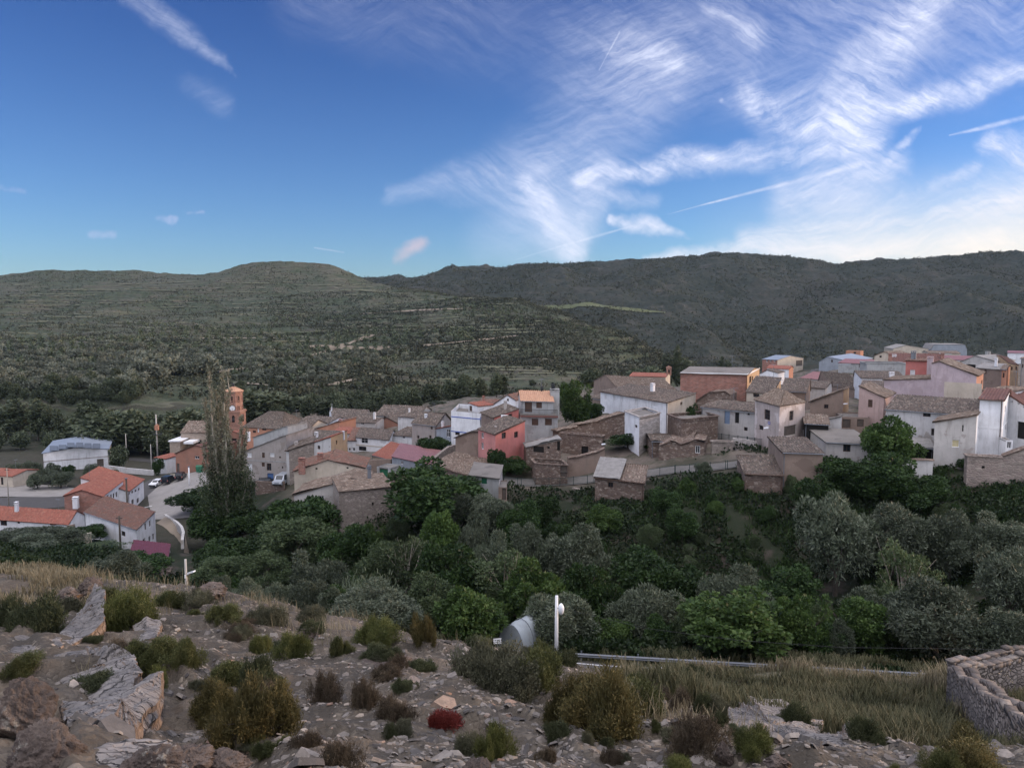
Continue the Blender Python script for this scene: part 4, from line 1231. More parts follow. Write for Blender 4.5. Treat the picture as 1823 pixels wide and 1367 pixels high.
def church_tower(root):
    """square brick shaft, octagonal belfry with clock, tiled cap and finial"""
    Y = 216.0
    m = lambda zx, zy: at(*pc(2, zx, zy), Y)
    hw = (m(671, 500)[0] - m(531, 500)[0]) / 2
    cx = (m(671, 500)[0] + m(531, 500)[0]) / 2
    ctr = np.array((cx, Y + hw, 0))
    z = lambda zy: m(600, zy)[2]
    rot = math.radians(0)
    zb, zs, zo, ze, zt, zf = ch['z0'], z(432), z(420), z(268), z(222), z(196)
    b = MB(); b.abox(cx - hw, cx + hw, Y, Y + 2 * hw, zb, zs); b.build('tower_shaft', MATS['tower_brick'], root)
    b = MB(); b.abox(cx - hw - .25, cx + hw + .25, Y - .25, Y + 2 * hw + .25, zs, zs + 0.35); b.abox(cx - hw - .1, cx + hw + .1, Y - .1, Y + 2 * hw + .1, zs + .35, zs + 0.6)
    b.build('cornice', MATS['tower_brick'], root)
    b = MB(); b.abox(cx - hw - .12, cx + hw + .12, Y - .12, Y + 2 * hw + .12, z(530) - .1, z(530) + .1); b.build('string_course', MATS['tower_brick'], root)
    # octagonal stage
    R = hw * 1.02 / math.cos(math.pi / 8)
    ring = lambda r, zz: [(cx + r * math.cos(math.pi / 8 + i * math.pi / 4 - math.pi / 2 + math.radians(8)), ctr[1] + r * math.sin(math.pi / 8 + i * math.pi / 4 - math.pi / 2 + math.radians(8)), zz) for i in range(8)]
    R *= 0.9
    b = MB(); lo, hi = ring(R, zs + .6), ring(R, ze)
    for i in range(8):
        j = (i + 1) % 8; b.poly([lo[i], lo[j], hi[j], hi[i]])
    b.build('belfry', MATS['tower_brick'], root)
    b = MB()
    for zz, r_, h_ in ((ze - 0.35, R + .22, .3), (ze, R + .38, .25), ((zs + ze) / 2 + .3, R + .12, .22)):
        lo, hi = ring(r_, zz), ring(r_, zz + h_)
        for i in range(8):
            j = (i + 1) % 8; b.poly([lo[i], lo[j], hi[j], hi[i]])
        b.poly(lo[::-1]); b.poly(hi)
    b.build('belfry_cornice', MATS['tower_brick'], root)
    rv, rf_, ru = [], [], []
    lo = ring(R + .4, ze + .25)
    for i in range(8):
        j = (i + 1) % 8
        roof_quad(rv, rf_, ru, lo[i], lo[j], (cx, ctr[1], zt + .01), (cx, ctr[1], zt), per=0.5, amp=0.05, sag=0.01)
    link_mesh('tower_roof', np_mesh('tower_roof', rv, rf_, ru), MATS['tile_tan'], root)
    b = MB(); b.tube([(cx, ctr[1], zt - .3), (cx, ctr[1], zt + .3), (cx, ctr[1], zt + .5), (cx, ctr[1], zt + .8), (cx, ctr[1], zf)], [.28, .24, .4, .12, .03], 10)
    b.abox(cx - .35, cx + .35, ctr[1] - .03, ctr[1] + .03, zf - .6, zf - .52)
    b.build('finial', MATS['iron'], root)

    def arch(c, uu, nn, w, h, name='bell_opening', mat='dark_inside', deep=0.06):
        pts = [c - uu * w / 2 - np.array((0, 0, h / 2)), c + uu * w / 2 - np.array((0, 0, h / 2))]
        for i in range(9):
            an = math.pi * i / 8
            pts.append(c + uu * w / 2 * math.cos(an) + np.array((0, 0, h / 2 - w / 2 + w / 2 * math.sin(an))))
        o = MB(); f0 = [p + nn * deep for p in pts]; f1 = [p - nn * 0.1 for p in pts]
        o.poly(f0); k = len(pts)
        for i in range(k):
            j = (i + 1) % k; o.poly([f0[j], f0[i], f1[i], f1[j]])
        # brick surround standing proud of the opening
        par = o.build(name, MATS[mat], root)
        s_ = MB()
        for i in range(1, k):
            j = (i + 1) % k
            p, q = pts[i], pts[j]
            if i == k - 1: q = pts[0]
            e = q - p; L = np.linalg.norm(e)
            if L < 1e-3: continue
            s_.box((p + q) / 2 + nn * 0.1, e / 2, nn * 0.12, np.cross(e / L, nn) * 0.09)
        so = s_.build('surround', MATS['tower_brick'], None); so.parent = par
        return par
    ux, ny = np.array((1.0, 0, 0)), np.array((0, -1.0, 0))
    for zx in (546, 619):
        c = m(zx, 480); c[1] = Y
        o = arch(c, ux, ny, 1.0, 2.1)
        bb = MB(); bb.tube([c + np.array((0, -.12, .45)), c + np.array((0, -.12, .3)), c + np.array((0, -.12, -.1)), c + np.array((0, -.12, -.35))], [.06, .2, .28, .38], 10)
        bo = bb.build('bell', MATS['iron'], None); bo.parent = o
    for yy in (480,):
        c = np.array((cx + hw, ctr[1], z(yy))); arch(c, np.array((0, 1.0, 0)), np.array((1.0, 0, 0)), 1.0, 2.1)
    # octagon faces: the one towards the square and the next one to its right
    for i in range(8):
        an = i * math.pi / 4 - math.pi / 2 + math.radians(8)
        nn = np.array((math.cos(an), math.sin(an), 0)); uu = np.array((-nn[1], nn[0], 0))
        c0 = np.array((cx, ctr[1], 0)) + nn * R * math.cos(math.pi / 8)
        c = c0.copy(); c[2] = z(322); arch(c, uu, nn, .62, 1.9)
        if i != 0:
            c = c0.copy(); c[2] = z(400); arch(c, uu, nn, .55, 1.6)
        else:
            c = c0.copy(); c[2] = z(396)
            R_ = .78
            circ = lambda r, d: [c + uu * r * math.cos(t) + np.array((0, 0, r * math.sin(t))) + nn * d for t in np.linspace(0, 2 * math.pi, 28, endpoint=False)]
            o = MB(); f0, f1 = circ(R_, .1), circ(R_, -.05); o.poly(f0)
            for q in range(28): o.poly([f0[q], f1[q], f1[(q + 1) % 28], f0[(q + 1) % 28]])
            clk = o.build('clock', MATS['white_paint'], root)
            o = MB()
            r0, r1 = circ(R_, .14), circ(R_ + .1, .14); r2 = circ(R_ + .1, -.05)
            for q in range(28):
                w2 = (q + 1) % 28
                o.poly([r0[q], r0[w2], r1[w2], r1[q]]); o.poly([r1[q], r1[w2], r2[w2], r2[q]])
            for t in range(12):
                an2 = t * math.pi / 6
                dv = uu * math.cos(an2) + np.array((0, 0, math.sin(an2)))
                o.box(c + dv * R_ * .84 + nn * .115, dv * .07, nn * .012, np.cross(dv, nn) * .028)
            f = o.build('clock_rim', MATS['iron'], None); f.parent = clk
            o = MB()
            for an2, L in ((math.radians(-85), .6), (math.radians(-105), .42)):
                dv = uu * math.cos(an2) + np.array((0, 0, math.sin(an2)))
                o.box(c + dv * L / 2 + nn * .13, dv * L / 2, nn * .012, np.cross(dv, nn) * .03)
            f = o.build('clock_hands', MATS['iron'], None); f.parent = clk


church_tower(ch['root'])
H(2, 'low brick annex with red roofs at the foot of the church tower', (556, 628, 205), (688, 203), 8, 'terracotta_wall', ('prof', [(556, 628), (610, 580), (688, 610)]), 'tile_red', [('f', 600, 640, 645, 672, 'dark')], cat='annex', name='annex')
H(1, 'dark open barn with tiled lean roof among the orchards', (402, 340, 330), (575, 330), 14, 'adobe_wall', ('side', 3.0, 0.5), 'tile_brown', [('f', 452, 318, 550, 362, 'open')], cat='barn', name='barn')
# -- houses round and behind the grey apartment block
H(2, 'orange house with hipped dark roof right behind the church tower', (697, 549, 196), (1010, 192), 12, 'orange_wall', ('hip', 3.6, 3.5), 'tile_dark', [('f', 812, 556, 826, 590, 'blind'), ('f', 850, 556, 885, 575, 'dark'), ('f', 775, 575, 800, 595, 'dark')])
H(2, 'cream house front half hidden behind the hipped roof house', (1010, 545, 198), (1235, 196), 9, 'cream_wall', ('side', 2.6, 0.5), 'tile_dark', [('f', 1130, 552, 1146, 570, 'dark')])
H(2, 'grey rendered apartment block with white shutters and blue garage door', (697, 748, 150), (1050, 148), 11, ['grey_wall', 'grey_wall', 'grey_wall'], ('prof', [(697, 748), (1002, 628), (1050, 612)]), 'fibre_cement',
  [('f', 728, 757, 765, 795, 'blind'), ('f', 850, 755, 872, 797, 'brown'), ('f', 912, 757, 950, 790, 'blind'), ('f', 732, 845, 770, 908, 'blind'), ('f', 888, 842, 925, 900, 'dark'), ('f', 893, 922, 943, 980, 'bluedoor'),
   ('f', 848, 835, 872, 868, 'brown'), ('f', 1010, 866, 1022, 884, 'dark'), ('f', 988, 784, 1002, 800, 'dark')], cat='apartment block', name='apartment_block', trim=[(815, 0.15, 'cement_wall')],
  chim=[(740, 600, 0.5, 1.0, 'white_wall', 156)])
H(2, 'taller grey block with sloping parapet behind the apartment block', (780, 655, 163), (1060, 160), 7, 'cement_wall', ('prof', [(780, 630), (1032, 545), (1060, 540)]), 'fibre_cement', [])
H(2, 'house with broad dark tile roof between grey block and white ochre house', (1022, 722, 160), (1272, 157), 11, 'grey_rubble_wall', ('side', 3.4, 1.0), 'tile_dark', [], chim=[(1125, 690, 0.6, 0.6, 'chimney_wall', 158), (1290, 600, 0.6, 0.8, 'white_wall', 165)])
H(2, 'narrow white house end squeezed beside the grey rubble house', (1045, 738, 146), (1068, 145.5), 8, 'old_white_wall', ('side', 0.6, 1.0), 'tile_dark', [])
H(2, 'grey rubble house with sloping wall top above the ochre barn', (1068, 735, 145), (1272, 146), 8, 'grey_rubble_wall', ('prof', [(1068, 735), (1272, 668)]), 'tile_dark', [], chim=[(1127, 680, 0.6, 0.9, 'chimney_wall')])
H(2, 'house with peeling white front and sunlit ochre side wall', (1272, 672, 146), (1409, 142, 630), ('C', 1543, 150), ['old_white_wall', 'ochre_wall', 'old_white_wall'], ('prof', [(1272, 672), (1409, 628)]), 'tile_red',
  [('f', 1300, 698, 1322, 728, 'dark'), ('r', 1450, 655, 1462, 690, 'dark')], chim=[(1510, 596, 0.5, 0.7, 'white_wall', 148)])
H(2, 'house with dark roof and white front beyond the hipped roof house', (1140, 502, 232), (1390, 228), 10, 'white_wall', ('side', 3.2, 0.55), 'tile_dark', [('f', 1275, 520, 1292, 535, 'dark'), ('f', 1335, 512, 1360, 528, 'dark')])
H(2, 'long white gabled house with dark roof at the far edge of village', (1420, 468, 236), (1735, 232), ('D', 1396, 248), 'white_wall', ('side', 3.4, 0.5), 'tile_dark', [('f', 1480, 480, 1500, 495, 'dark')], chim=[(1415, 395, 0.3, 1.4, 'white_wall', 240)])
H(3, 'grey house with big dark roof behind the small ochre ruin', (497, 450, 216), (842, 212), 11, 'cement_wall', ('side', 4.2, 0.5), 'tile_dark', [('f', 560, 460, 578, 485, 'dark')], chim=[(770, 405, 0.4, 1.2, 'white_wall', 213)])
H(3, 'low house with patchy dark roof in the middle of the old quarter', (255, 505, 200), (490, 198), 9, 'pale_grey_wall', ('side', 2.0, 0.5), 'tile_dark', [('f', 375, 510, 400, 530, 'white')], chim=[(487, 440, 0.5, 0.8, 'white_wall', 200)])
H(3, 'half ruined house with ochre gable and open brick wall', (497, 490, 204), (680, 203), 7, 'terracotta_wall', ('prof', [(497, 520), (585, 470), (680, 520)]), 'tile_dark', [('f', 520, 505, 560, 530, 'open')])
H(2, 'orange brown house with low red roof behind the white ochre house', (1285, 562, 186), (1478, 184), 8, 'orange_wall', ('prof', [(1285, 562), (1475, 502), (1478, 503)]), 'tile_rust', [], chim=[(1487, 495, 0.7, 1.2, 'brick_wall', 186)])
H(2, 'small house with bright red roof beside a brick chimney', (1400, 590, 176), (1580, 174), 8, 'old_white_wall', ('side', 2.0, 0.6), 'tile_red', [])
H(3, 'white house with balcony and dark roof above the pink roofed shed', (335, 627, 170), (602, 166), ('C', 655, 176), 'white_wall', ('side', 3.2, 0.7), 'tile_dark',
  [('f', 358, 705, 420, 740, 'dark'), ('f', 535, 632, 580, 688, 'blind'), ('f', 378, 634, 432, 680, 'white')], trim=[(690, 0.18, 'cream_wall')])
H(3, 'lower white house with rust roof joined to the balcony house', (270, 655, 170), (335, 170), 9, 'white_wall', ('side', 3.3, 0.8), 'tile_rust', [('f', 278, 718, 292, 735, 'dark'), ('f', 308, 715, 330, 742, 'white')])
H(3, 'white house with small dark roof left of the old grey house', (628, 612, 172), (790, 170), 9, 'white_wall', ('side', 2.6, 0.8), 'tile_dark', [('f', 714, 612, 732, 642, 'white')])
H(3, 'plain tall white house wall rising behind the dark roofs', (676, 462, 182), (812, 180), 9, 'old_white_wall', ('side', 1.6, 0.6), 'tile_dark', [])
H(3, 'old grey three storey house with crooked dark roofs', (790, 515, 163), (985, 159), ('C', 1106, 168), 'grey_wall', ('side', 4.0, 0.6), 'tile_dark',
  [('f', 833, 615, 850, 640, 'dark'), ('f', 930, 615, 948, 640, 'dark'), ('f', 943, 545, 958, 566, 'dark'), ('f', 838, 685, 860, 705, 'white')], sag=0.15, chim=[(903, 455, 0.6, 1.0, 'white_wall', 164)])
H(3, 'pale outbuilding with red roof edge and glazed door', (988, 558, 156), (1106, 154), 6, 'grey_blue_wall', ('prof', [(988, 560), (1106, 540)]), 'tile_red', [('f', 1070, 565, 1100, 628, 'white')], cat='outbuilding', name='outbuilding', chim=[(1040, 515, 0.4, 0.8, 'white_wall', 158)])
wt_ = H(3, 'white house with blue trim and walled roof terrace', (1108, 415, 150), (1342, 146), ('C', 1390, 158), 'white_wall', ('flat', 0.9), 'cement_roof', [('f', 1140, 588, 1178, 614, 'dark'), ('r', 1342, 486, 1352, 545, 'dark'), ('r', 1356, 600, 1366, 640, 'dark')],
  trim=[(462, 0.16, 'blue_wall'), (580, 0.16, 'blue_wall')])
H(3, 'small stair house with red lean roof on the white terrace', (1250, 372, 156), (1325, 154), 4, 'white_wall', ('prof', [(1250, 352), (1400, 398)]) if 0 else ('prof', [(1250, 352), (1325, 378)]), 'tile_red', [('f', 1255, 375, 1278, 420, 'brown')], base=(1290, 470, 155), cat='stair house', name='stair_house')
H(3, 'house with rust red roof behind the white terrace', (1290, 360, 178), (1545, 174), 9, 'white_wall', ('side', 1.6, 0.5), 'tile_rust', [], chim=[(1370, 305, 0.4, 0.9, 'brick_wall', 180)])
H(3, 'white gabled house peeking out left of the three storey house', (1440, 375, 168), (1630, 166, 345), 8, 'white_wall', ('prof', [(1440, 372), (1565, 288), (1630, 330)]), 'tile_rust', [('f', 1560, 318, 1576, 338, 'dark')])
# -- barns and walls in front
H(2, 'upper half of ochre barn with low gabled tile roof', (1110, 905, 118), (1676, 119, 880), 9, 'cream_wall', ('prof', [(1110, 905), (1380, 812), (1676, 880)]), 'tile_rust', [('f', 1283, 878, 1300, 892, 'open'), ('f', 1535, 872, 1552, 886, 'open')], cat='barn', name='barn', sag=0.12,
  chim=[(1172, 815, 0.9, 1.6, 'brick_wall', 117), (1322, 775, 0.8, 0.9, 'brick_wall', 120)])
H(2, 'front barn with pale weathered tile roof and white framed window', (1110, 1098, 106), (1692, 107, 988), ('C', 1742, 114), ['pale_grey_wall', 'cream_wall', 'pale_grey_wall'], ('prof', [(1110, 1098), (1572, 962), (1692, 990)]), 'tile_brown',
  [('f', 1605, 990, 1642, 1034, 'brown'), ('f', 1312, 1104, 1354, 1168, 'white')], cat='barn', name='barn', sag=0.14, chim=[(1720, 880, 0.45, 1.8, 'galvanised', 108)])
H(3, 'roofless brown stone barn with tile topped wall beside the walnut tree', (198, 1070, 99), (640, 103, 1030), ('D', 145, 108), 'grey_rubble_wall', ('flat', 0.5, 'tile_brown') if 0 else ('prof', [(198, 1070), (640, 1032)]), 'tile_brown', [('f', 466, 1158, 482, 1184, 'open')], cat='barn', name='barn', over=0.1)
gate = H(3, 'concrete gateway with green metal door beside the shed', (505, 868, 122), (614, 121), 3, 'cement_wall', ('flat', 0.2), 'cement_roof', [('f', 528, 880, 596, 992, 'greendoor')], cat='gateway', name='gateway')
H(3, 'grey shed with ribbed pink metal roof in the middle of village', (628, 786, 134), (972, 126), ('C', 1022, 138), ['grey_blue_wall', 'cement_wall', 'grey_blue_wall'], ('side', 1.9, 1.0), 'metal_pink', [('f', 698, 825, 720, 852, 'white'), ('f', 905, 825, 940, 860, 'blind')], cat='shed', name='shed')
H(3, 'low white garage with new red tile roof behind the pink shed', (470, 775, 152), (640, 146, 785), ('C', 785, 160), 'cream_wall', ('side', 2.0, 1.0), 'tile_red', [], cat='garage', name='garage')
H(3, 'tile roofed shed with orange brick side next to the cement hut', (965, 858, 112), (1256, 105, 925), ('C', 1420, 114), ['rubble_wall', 'orange_wall', 'rubble_wall'], ('side', 1.3, 1.0), 'tile_brown', [], cat='shed', name='shed', sag=0.14)
H(3, 'cement block hut with green shutter by the lane', (1258, 937, 100), (1496, 98), ('C', 1524, 105), ['cement_wall', 'pale_grey_wall', 'cement_wall'], ('side', 0.7, 1.0), 'cement_roof', [('f', 1352, 960, 1398, 1008, 'green'), ('f', 1310, 1076, 1340, 1112, 'open')], cat='hut', name='hut')
H(3, 'small walled porch with brown wooden door beside the cement hut', (1492, 1035, 97), (1560, 97), 4, 'adobe_wall', ('flat', 0.1), 'cement_roof', [('f', 1522, 1042, 1553, 1140, 'door')], cat='porch', name='porch')
H(3, 'brown windowless house left of the red house', (1143, 632, 126), (1336, 124, 590), 8, 'adobe_wall', ('prof', [(1143, 632), (1258, 590), (1336, 585)]), 'tile_dark', [])
H(3, 'red painted house with pale pink side wall and dark roof', (1468, 608, 112), (1706, 119, 497), ('D', 1328, 118), ['red_wall', 'red_wall', 'pale_red_wall'], ('prof', [(1468, 608), (1706, 497)]), 'tile_dark',
  [('f', 1518, 592, 1553, 642, 'dark'), ('f', 1620, 584, 1652, 634, 'dark'), ('l', 1352, 592, 1372, 640, 'white'), ('l', 1352, 674, 1372, 728, 'white')], chim=[(1470, 560, 0.4, 0.5, 'chimney_wall', 117)])
H(3, 'upper red house with air conditioner behind the red painted house', (1455, 480, 126), (1656, 129, 405), ('D', 1352, 133), ['red_wall', 'red_wall', 'adobe_wall'], ('prof', [(1455, 470), (1656, 398)]), 'tile_dark', [('f', 1575, 440, 1604, 468, 'dark')], chim=[(1548, 350, 0.5, 1.8, 'chimney_wall', 131)])
p_ = at(*pc(3, 1540, 466), 125.0)
b = MB(); b.box(p_, (0.55, 0, 0), (0, 0.25, 0), (0, 0, 0.32)); ac = b.build('air_conditioner', MATS['white_paint'], None)
tag(ac, 'white air conditioner box on the wall of the upper red house', 'air conditioner')
b = MB(); b.tube([p_ + np.array((-.1, -.24, 0)), p_ + np.array((-.1, -.27, 0))], .24, 14); f_ = b.build('fan_grille', MATS['iron'], None); f_.parent = ac
# -- three storey house and the ruins
t3 = H(4, 'three storey grey house with tan tile roof and balcony', (215, 545, 127), (514, 126), ('D', 176, 138), ['cement_wall', 'cement_wall', 'pale_grey_wall'], ('flat', 0.0), 'cement_roof',
       [('f', 303, 570, 357, 625, 'brown'), ('f', 411, 570, 467, 625, 'brown')])
H(4, 'set back top floor with tan roof of the balcony house', (218, 424, 129.5), (478, 128.5), ('D', 196, 138), ['cement_wall', 'cement_wall', 'pale_grey_wall'], ('side', 2.7, 0.5), 'tile_tan',
  [('f', 248, 430, 306, 518, 'brown'), ('f', 340, 432, 386, 486, 'brown')], base=(350, 560, 128), chim=[(490, 345, 1.5, 4.2, 'cement_wall', 131), (475, 308, 0.5, 0.8, 'iron', 131), (386, 328, 0.4, 0.5, 'iron', 133)], cat='top floor', name='top_floor')
# balcony railing of the three storey house
a_, u_, n_ = t3['a'], t3['u'], t3['n']
b = MB()
for i in range(46):
    p = a_ + u_ * (t3['Lf'] * i / 45) + n_ * 0.05; b.box(p + np.array((0, 0, .55)), u_ * .018, n_ * .018, (0, 0, .5))
for zz in (0.1, 1.05): b.box(a_ + u_ * t3['Lf'] / 2 + n_ * .05 + np.array((0, 0, zz)), u_ * t3['Lf'] / 2, n_ * .025, (0, 0, .03))
b.build('balcony_railing', MATS['iron'], t3['root'])
b = MB(); b.box(a_ + u_ * t3['Lf'] / 2 + n_ * .12 - np.array((0, 0, .08)), u_ * (t3['Lf'] / 2 + .1), n_ * .35, (0, 0, .1)); b.build('balcony_slab', MATS['tile_maroon'], t3['root'])
H(4, 'ruined stone house with sagging slab roof and dark hollow openings', (258, 802, 114), (540, 112, 742), ('D', 238, 118), 'rubble_wall', ('prof', [(258, 802), (540, 738)]), 'fibre_cement',
  [('f', 315, 790, 402, 845, 'open'), ('f', 430, 796, 450, 815, 'open'), ('f', 508, 755, 534, 828, 'open'), ('f', 330, 888, 352, 905, 'open')], cat='ruined house', name='ruined_house', sag=0.25, over=0.15)
H(4, 'low stone yard with wooden gate under the ruined house', (335, 935, 109), (596, 107.5), ('D', 300, 113), 'rubble_wall', ('flat', 0.9, 'rubble_wall'), 'cement_roof', [('f', 535, 952, 592, 1044, 'door')], cat='stone yard', name='stone_yard')
H(4, 'long ruined barn wall with dark doorway below the bushes', (540, 690, 121), (875, 118, 668), 1.2, 'rubble_wall', ('flat', 0.1, 'rubble_wall'), 'rubble_wall', [('f', 705, 796, 762, 868, 'open')], cat='ruined barn', name='ruined_barn')
H(4, 'curved low stone enclosure wall of the ruined barn', (600, 890, 110), (895, 110.5, 840), 1.0, 'adobe_wall', ('prof', [(600, 895), (700, 880), (820, 850), (895, 815)]), 'rubble_wall', [], cat='enclosure wall', name='enclosure_wall', over=0)
H(4, 'long sloping stone ruin with broken tile rim climbing behind barn', (520, 672, 124), (1056, 131, 540), 1.6, 'rubble_wall', ('prof', [(520, 672), (680, 630), (840, 590), (1056, 522)]), 'tile_brown', [], cat='ruined wall', name='ruined_wall', sag=0.2)
hut = H(4, 'stone hut with half sheet half tile roof below the lane', (817, 1046, 97.5), (1214, 94.5), ('C', 1238, 102), ['rubble_wall', 'rubble_wall', 'rubble_wall'], ('side', 1.0, 1.0), 'tile_brown',
        [('f', 920, 1086, 964, 1130, 'dark'), ('f', 1120, 1084, 1134, 1098, 'open')], cat='hut', name='stone_hut', sag=0.1)
rv, rfc, ruv = [], [], []
a_, u_, w_ = hut['a'], hut['u'], hut['w']
dn = np.array((0, 0, 1.0)); sl = 1.0 / hut['Ld']
L0 = a_ - w_ * .38 - dn * (sl * .38 - .24) - u_ * .22; L1 = L0 + u_ * (hut['Lf'] * .56)
H0 = a_ + w_ * (hut['Ld'] + .2) + dn * (1.0 + sl * .2 + .24) - u_ * .22; H1 = H0 + u_ * (hut['Lf'] * .6)
roof_quad(rv, rfc, ruv, L0, L1, H1, H0, per=0.2, amp=0.035, sag=0.03, thick=.05)
link_mesh('sheet_roof', np_mesh('sheet_roof', rv, rfc, ruv), MATS['fibre_cement'], hut['root'])
# -- centre right
wh = H(4, 'large whitewashed farmhouse with broad dark roof and roof terrace', (862, 352, 150), (1408, 131, 408), ('C', 1634, 142), ['white_wall', 'cream_wall', 'white_wall'], ('side', 2.6, 1.0), 'tile_dark',
  [('f', 896, 366, 911, 420, 'blind'), ('f', 967, 376, 982, 430, 'blind'), ('f', 1030, 388, 1045, 440, 'blind'), ('f', 1145, 406, 1168, 490, 'whitedoor'), ('f', 1285, 420, 1323, 476, 'blind'), ('r', 1509, 436, 1527, 460, 'brown')], sag=0.12, chim=[(1285, 300, 0.9, 0.5, 'white_wall', 142)])
H(4, 'low brown shed with dark roof left of the farmhouse', (745, 402, 155), (866, 152), 7, 'adobe_wall', ('side', 1.6, 0.7), 'tile_dark', [], cat='shed', name='shed')
chap = H(4, 'old chapel with pale tile roof and small brick bellcote', (1000, 318, 172), (1500, 160, 322), ('D', 806, 190), ['cream_wall', 'cream_wall', 'adobe_wall'], ('side', 4.0, 0.5), 'tile_brown', [], cat='chapel', name='chapel')
p_ = at(*pc(4, 1416, 208), 168)
b = MB()
for s_ in (-1, 1): b.box(p_ + np.array((s_ * .6, 0, 1.0)), (.28, 0, 0), (0, .35, 0), (0, 0, 1.5))
b.box(p_ + np.array((0, 0, 2.0)), (.6, 0, 0), (0, .35, 0), (0, 0, .3)); b.poly([p_ + np.array(q) for q in ((-1.05, -.45, 2.5), (1.05, -.45, 2.5), (0, -.45, 3.1))]); b.poly([p_ + np.array(q) for q in ((1.05, .45, 2.5), (-1.05, .45, 2.5), (0, .45, 3.1))])
b.poly([p_ + np.array(q) for q in ((-1.05, -.45, 2.5), (0, -.45, 3.1), (0, .45, 3.1), (-1.05, .45, 2.5))]); b.poly([p_ + np.array(q) for q in ((0, -.45, 3.1), (1.05, -.45, 2.5), (1.05, .45, 2.5), (0, .45, 3.1))])
b.box(p_ + np.array((0, 0, 2.4)), (1.05, 0, 0), (0, .45, 0), (0, 0, .1))
b.v = [tuple(p_ + (np.array(q) - p_) * 0.58) for q in b.v]
bc = b.build('bellcote', MATS['tower_brick'], chap['root'])
b = MB(); b.tube([p_ + np.array((0, 0, .95)), p_ + np.array((0, 0, .7)), p_ + np.array((0, 0, .45))], [.05, .13, .18], 10); f_ = b.build('bell', MATS['iron'], None); f_.parent = bc
H(4, 'house with long red roof behind the chapel', (1100, 225, 200), (1390, 197), 9, 'cream_wall', ('side', 1.6, 0.6), 'tile_red', [])
H(5, 'big red brick hall with dark roof and cream gable', (326, 294, 152), (868, 148), ('C', 966, 166), ['brick_wall', 'ochre_wall', 'brick_wall'], ('side', 2.6, 0.5), 'cement_roof', [('r', 884, 318, 900, 372, 'dark'), ('r', 905, 318, 915, 370, 'dark')], cat='hall', name='brick_hall', trim=[(292, 0.3, 'white_paint')])
H(5, 'low stone ruin with pinkish broken wall under the brick hall', (455, 480, 141), (730, 138), 5, 'rubble_wall', ('prof', [(455, 520), (560, 450), (690, 442), (730, 470)]), 'rubble_wall', [], cat='ruined house', name='ruined_house', over=0)
H(4, 'white corner outbuilding with walled terrace below the farmhouse', (1060, 512, 121), (1178, 114), ('C', 1345, 119), ['white_wall', 'block_wall', 'white_wall'], ('flat', 0.25, 'block_wall'), 'cement_roof', [('f', 1140, 620, 1160, 645, 'dark')], cat='outbuilding', name='outbuilding')
H(5, 'square roofless rubble stone house left of the plaster house', (222, 628, 120), (336, 114), ('C', 632, 118), ['rubble_wall', 'rubble_wall', 'rubble_wall'], ('flat', 0.4, 'rubble_wall'), 'cement_roof', [], cat='ruined house', name='ruined_house')
H(5, 'collapsed stone cottage with fallen roof and tiny white window', (150, 868, 110), (520, 108, 862), ('C', 545, 115), 'rubble_wall', ('prof', [(150, 880), (240, 845), (330, 870), (430, 835), (520, 858)]), 'rubble_wall', [('f', 446, 880, 484, 942, 'white')], cat='ruined cottage', name='ruined_cottage', over=0, sag=0.3)
H(5, 'ruined shed under fallen tiles leaning on the rubble stone house', (90, 845, 112), (270, 112, 800), 5, 'rubble_wall', ('side', 1.4, 1.0), 'tile_dark', [], cat='ruined shed', name='ruined_shed', sag=0.35)
H(5, 'tile topped lean-to behind the collapsed cottage', (372, 850, 113), (536, 112.5), 4, 'rubble_wall', ('side', 1.0, 1.0), 'tile_dark', [], cat='lean-to', name='lean_to', sag=0.25)
H(5, 'low rubble wall stump in the rocky lane', (582, 850, 108), (750, 107.5), 1.2, 'grey_rubble_wall', ('flat', 0.05, 'grey_rubble_wall'), 'rubble_wall', [], cat='ruined wall', name='ruined_wall')
H(5, 'house with dark tile roof and ochre side in front of brick hall', (862, 442, 139), (1068, 135), ('C', 1137, 144), ['cream_wall', 'ochre_wall', 'cream_wall'], ('side', 3.6, 1.0), 'tile_dark', [('f', 915, 458, 965, 488, 'dark')])
H(5, 'brown house with wide dark roof right of the ochre sided house', (1142, 437, 150), (1348, 148), 9, 'adobe_wall', ('side', 3.5, 0.9), 'tile_dark', [('f', 1172, 448, 1196, 490, 'door')])
H(5, 'low house with small slate coloured roof and white lower wall', (1347, 408, 164), (1502, 162), 8, 'pale_grey_wall', ('side', 2.0, 0.9), 'tile_dark', [])
H(5, 'long low stable with mossy roof and blue door', (498, 568, 123), (930, 116, 590), 7, ['pale_grey_wall', 'adobe_wall', 'adobe_wall'], ('side', 1.7, 0.8), 'tile_dark',
  [('f', 682, 602, 726, 705, 'paledoor'), ('f', 767, 612, 801, 698, 'opendoor'), ('f', 868, 618, 887, 633, 'open'), ('f', 840, 730, 870, 760, 'dark')], cat='stable', name='stable', sag=0.12)
ph = H(5, 'two storey plaster house with hipped roof at the lane bend', (932, 510, 113), (1133, 105, 560), ('C', 1338, 110), 'plaster_house_wall', ('hip', 1.7, 2.6), 'tile_brown',
  [('f', 1005, 588, 1052, 672, 'dark'), ('f', 962, 716, 996, 753, 'open'), ('r', 1210, 598, 1243, 676, 'dark'), ('r', 1166, 716, 1266, 800, 'garage')])
b = MB(); d = ray(*pc(5, 1047, 697)); P = d * ((ph['a'] @ ph['n']) / (d @ ph['n'])) + ph['n'] * .04
b.box(P, ph['u'] * .32, ph['n'] * .03, (0, 0, .2)); so = tag(b.build('street_sign', MATS['plaque_blue'], None), 'small blue street name plaque on the plaster house', 'sign')
b = MB()
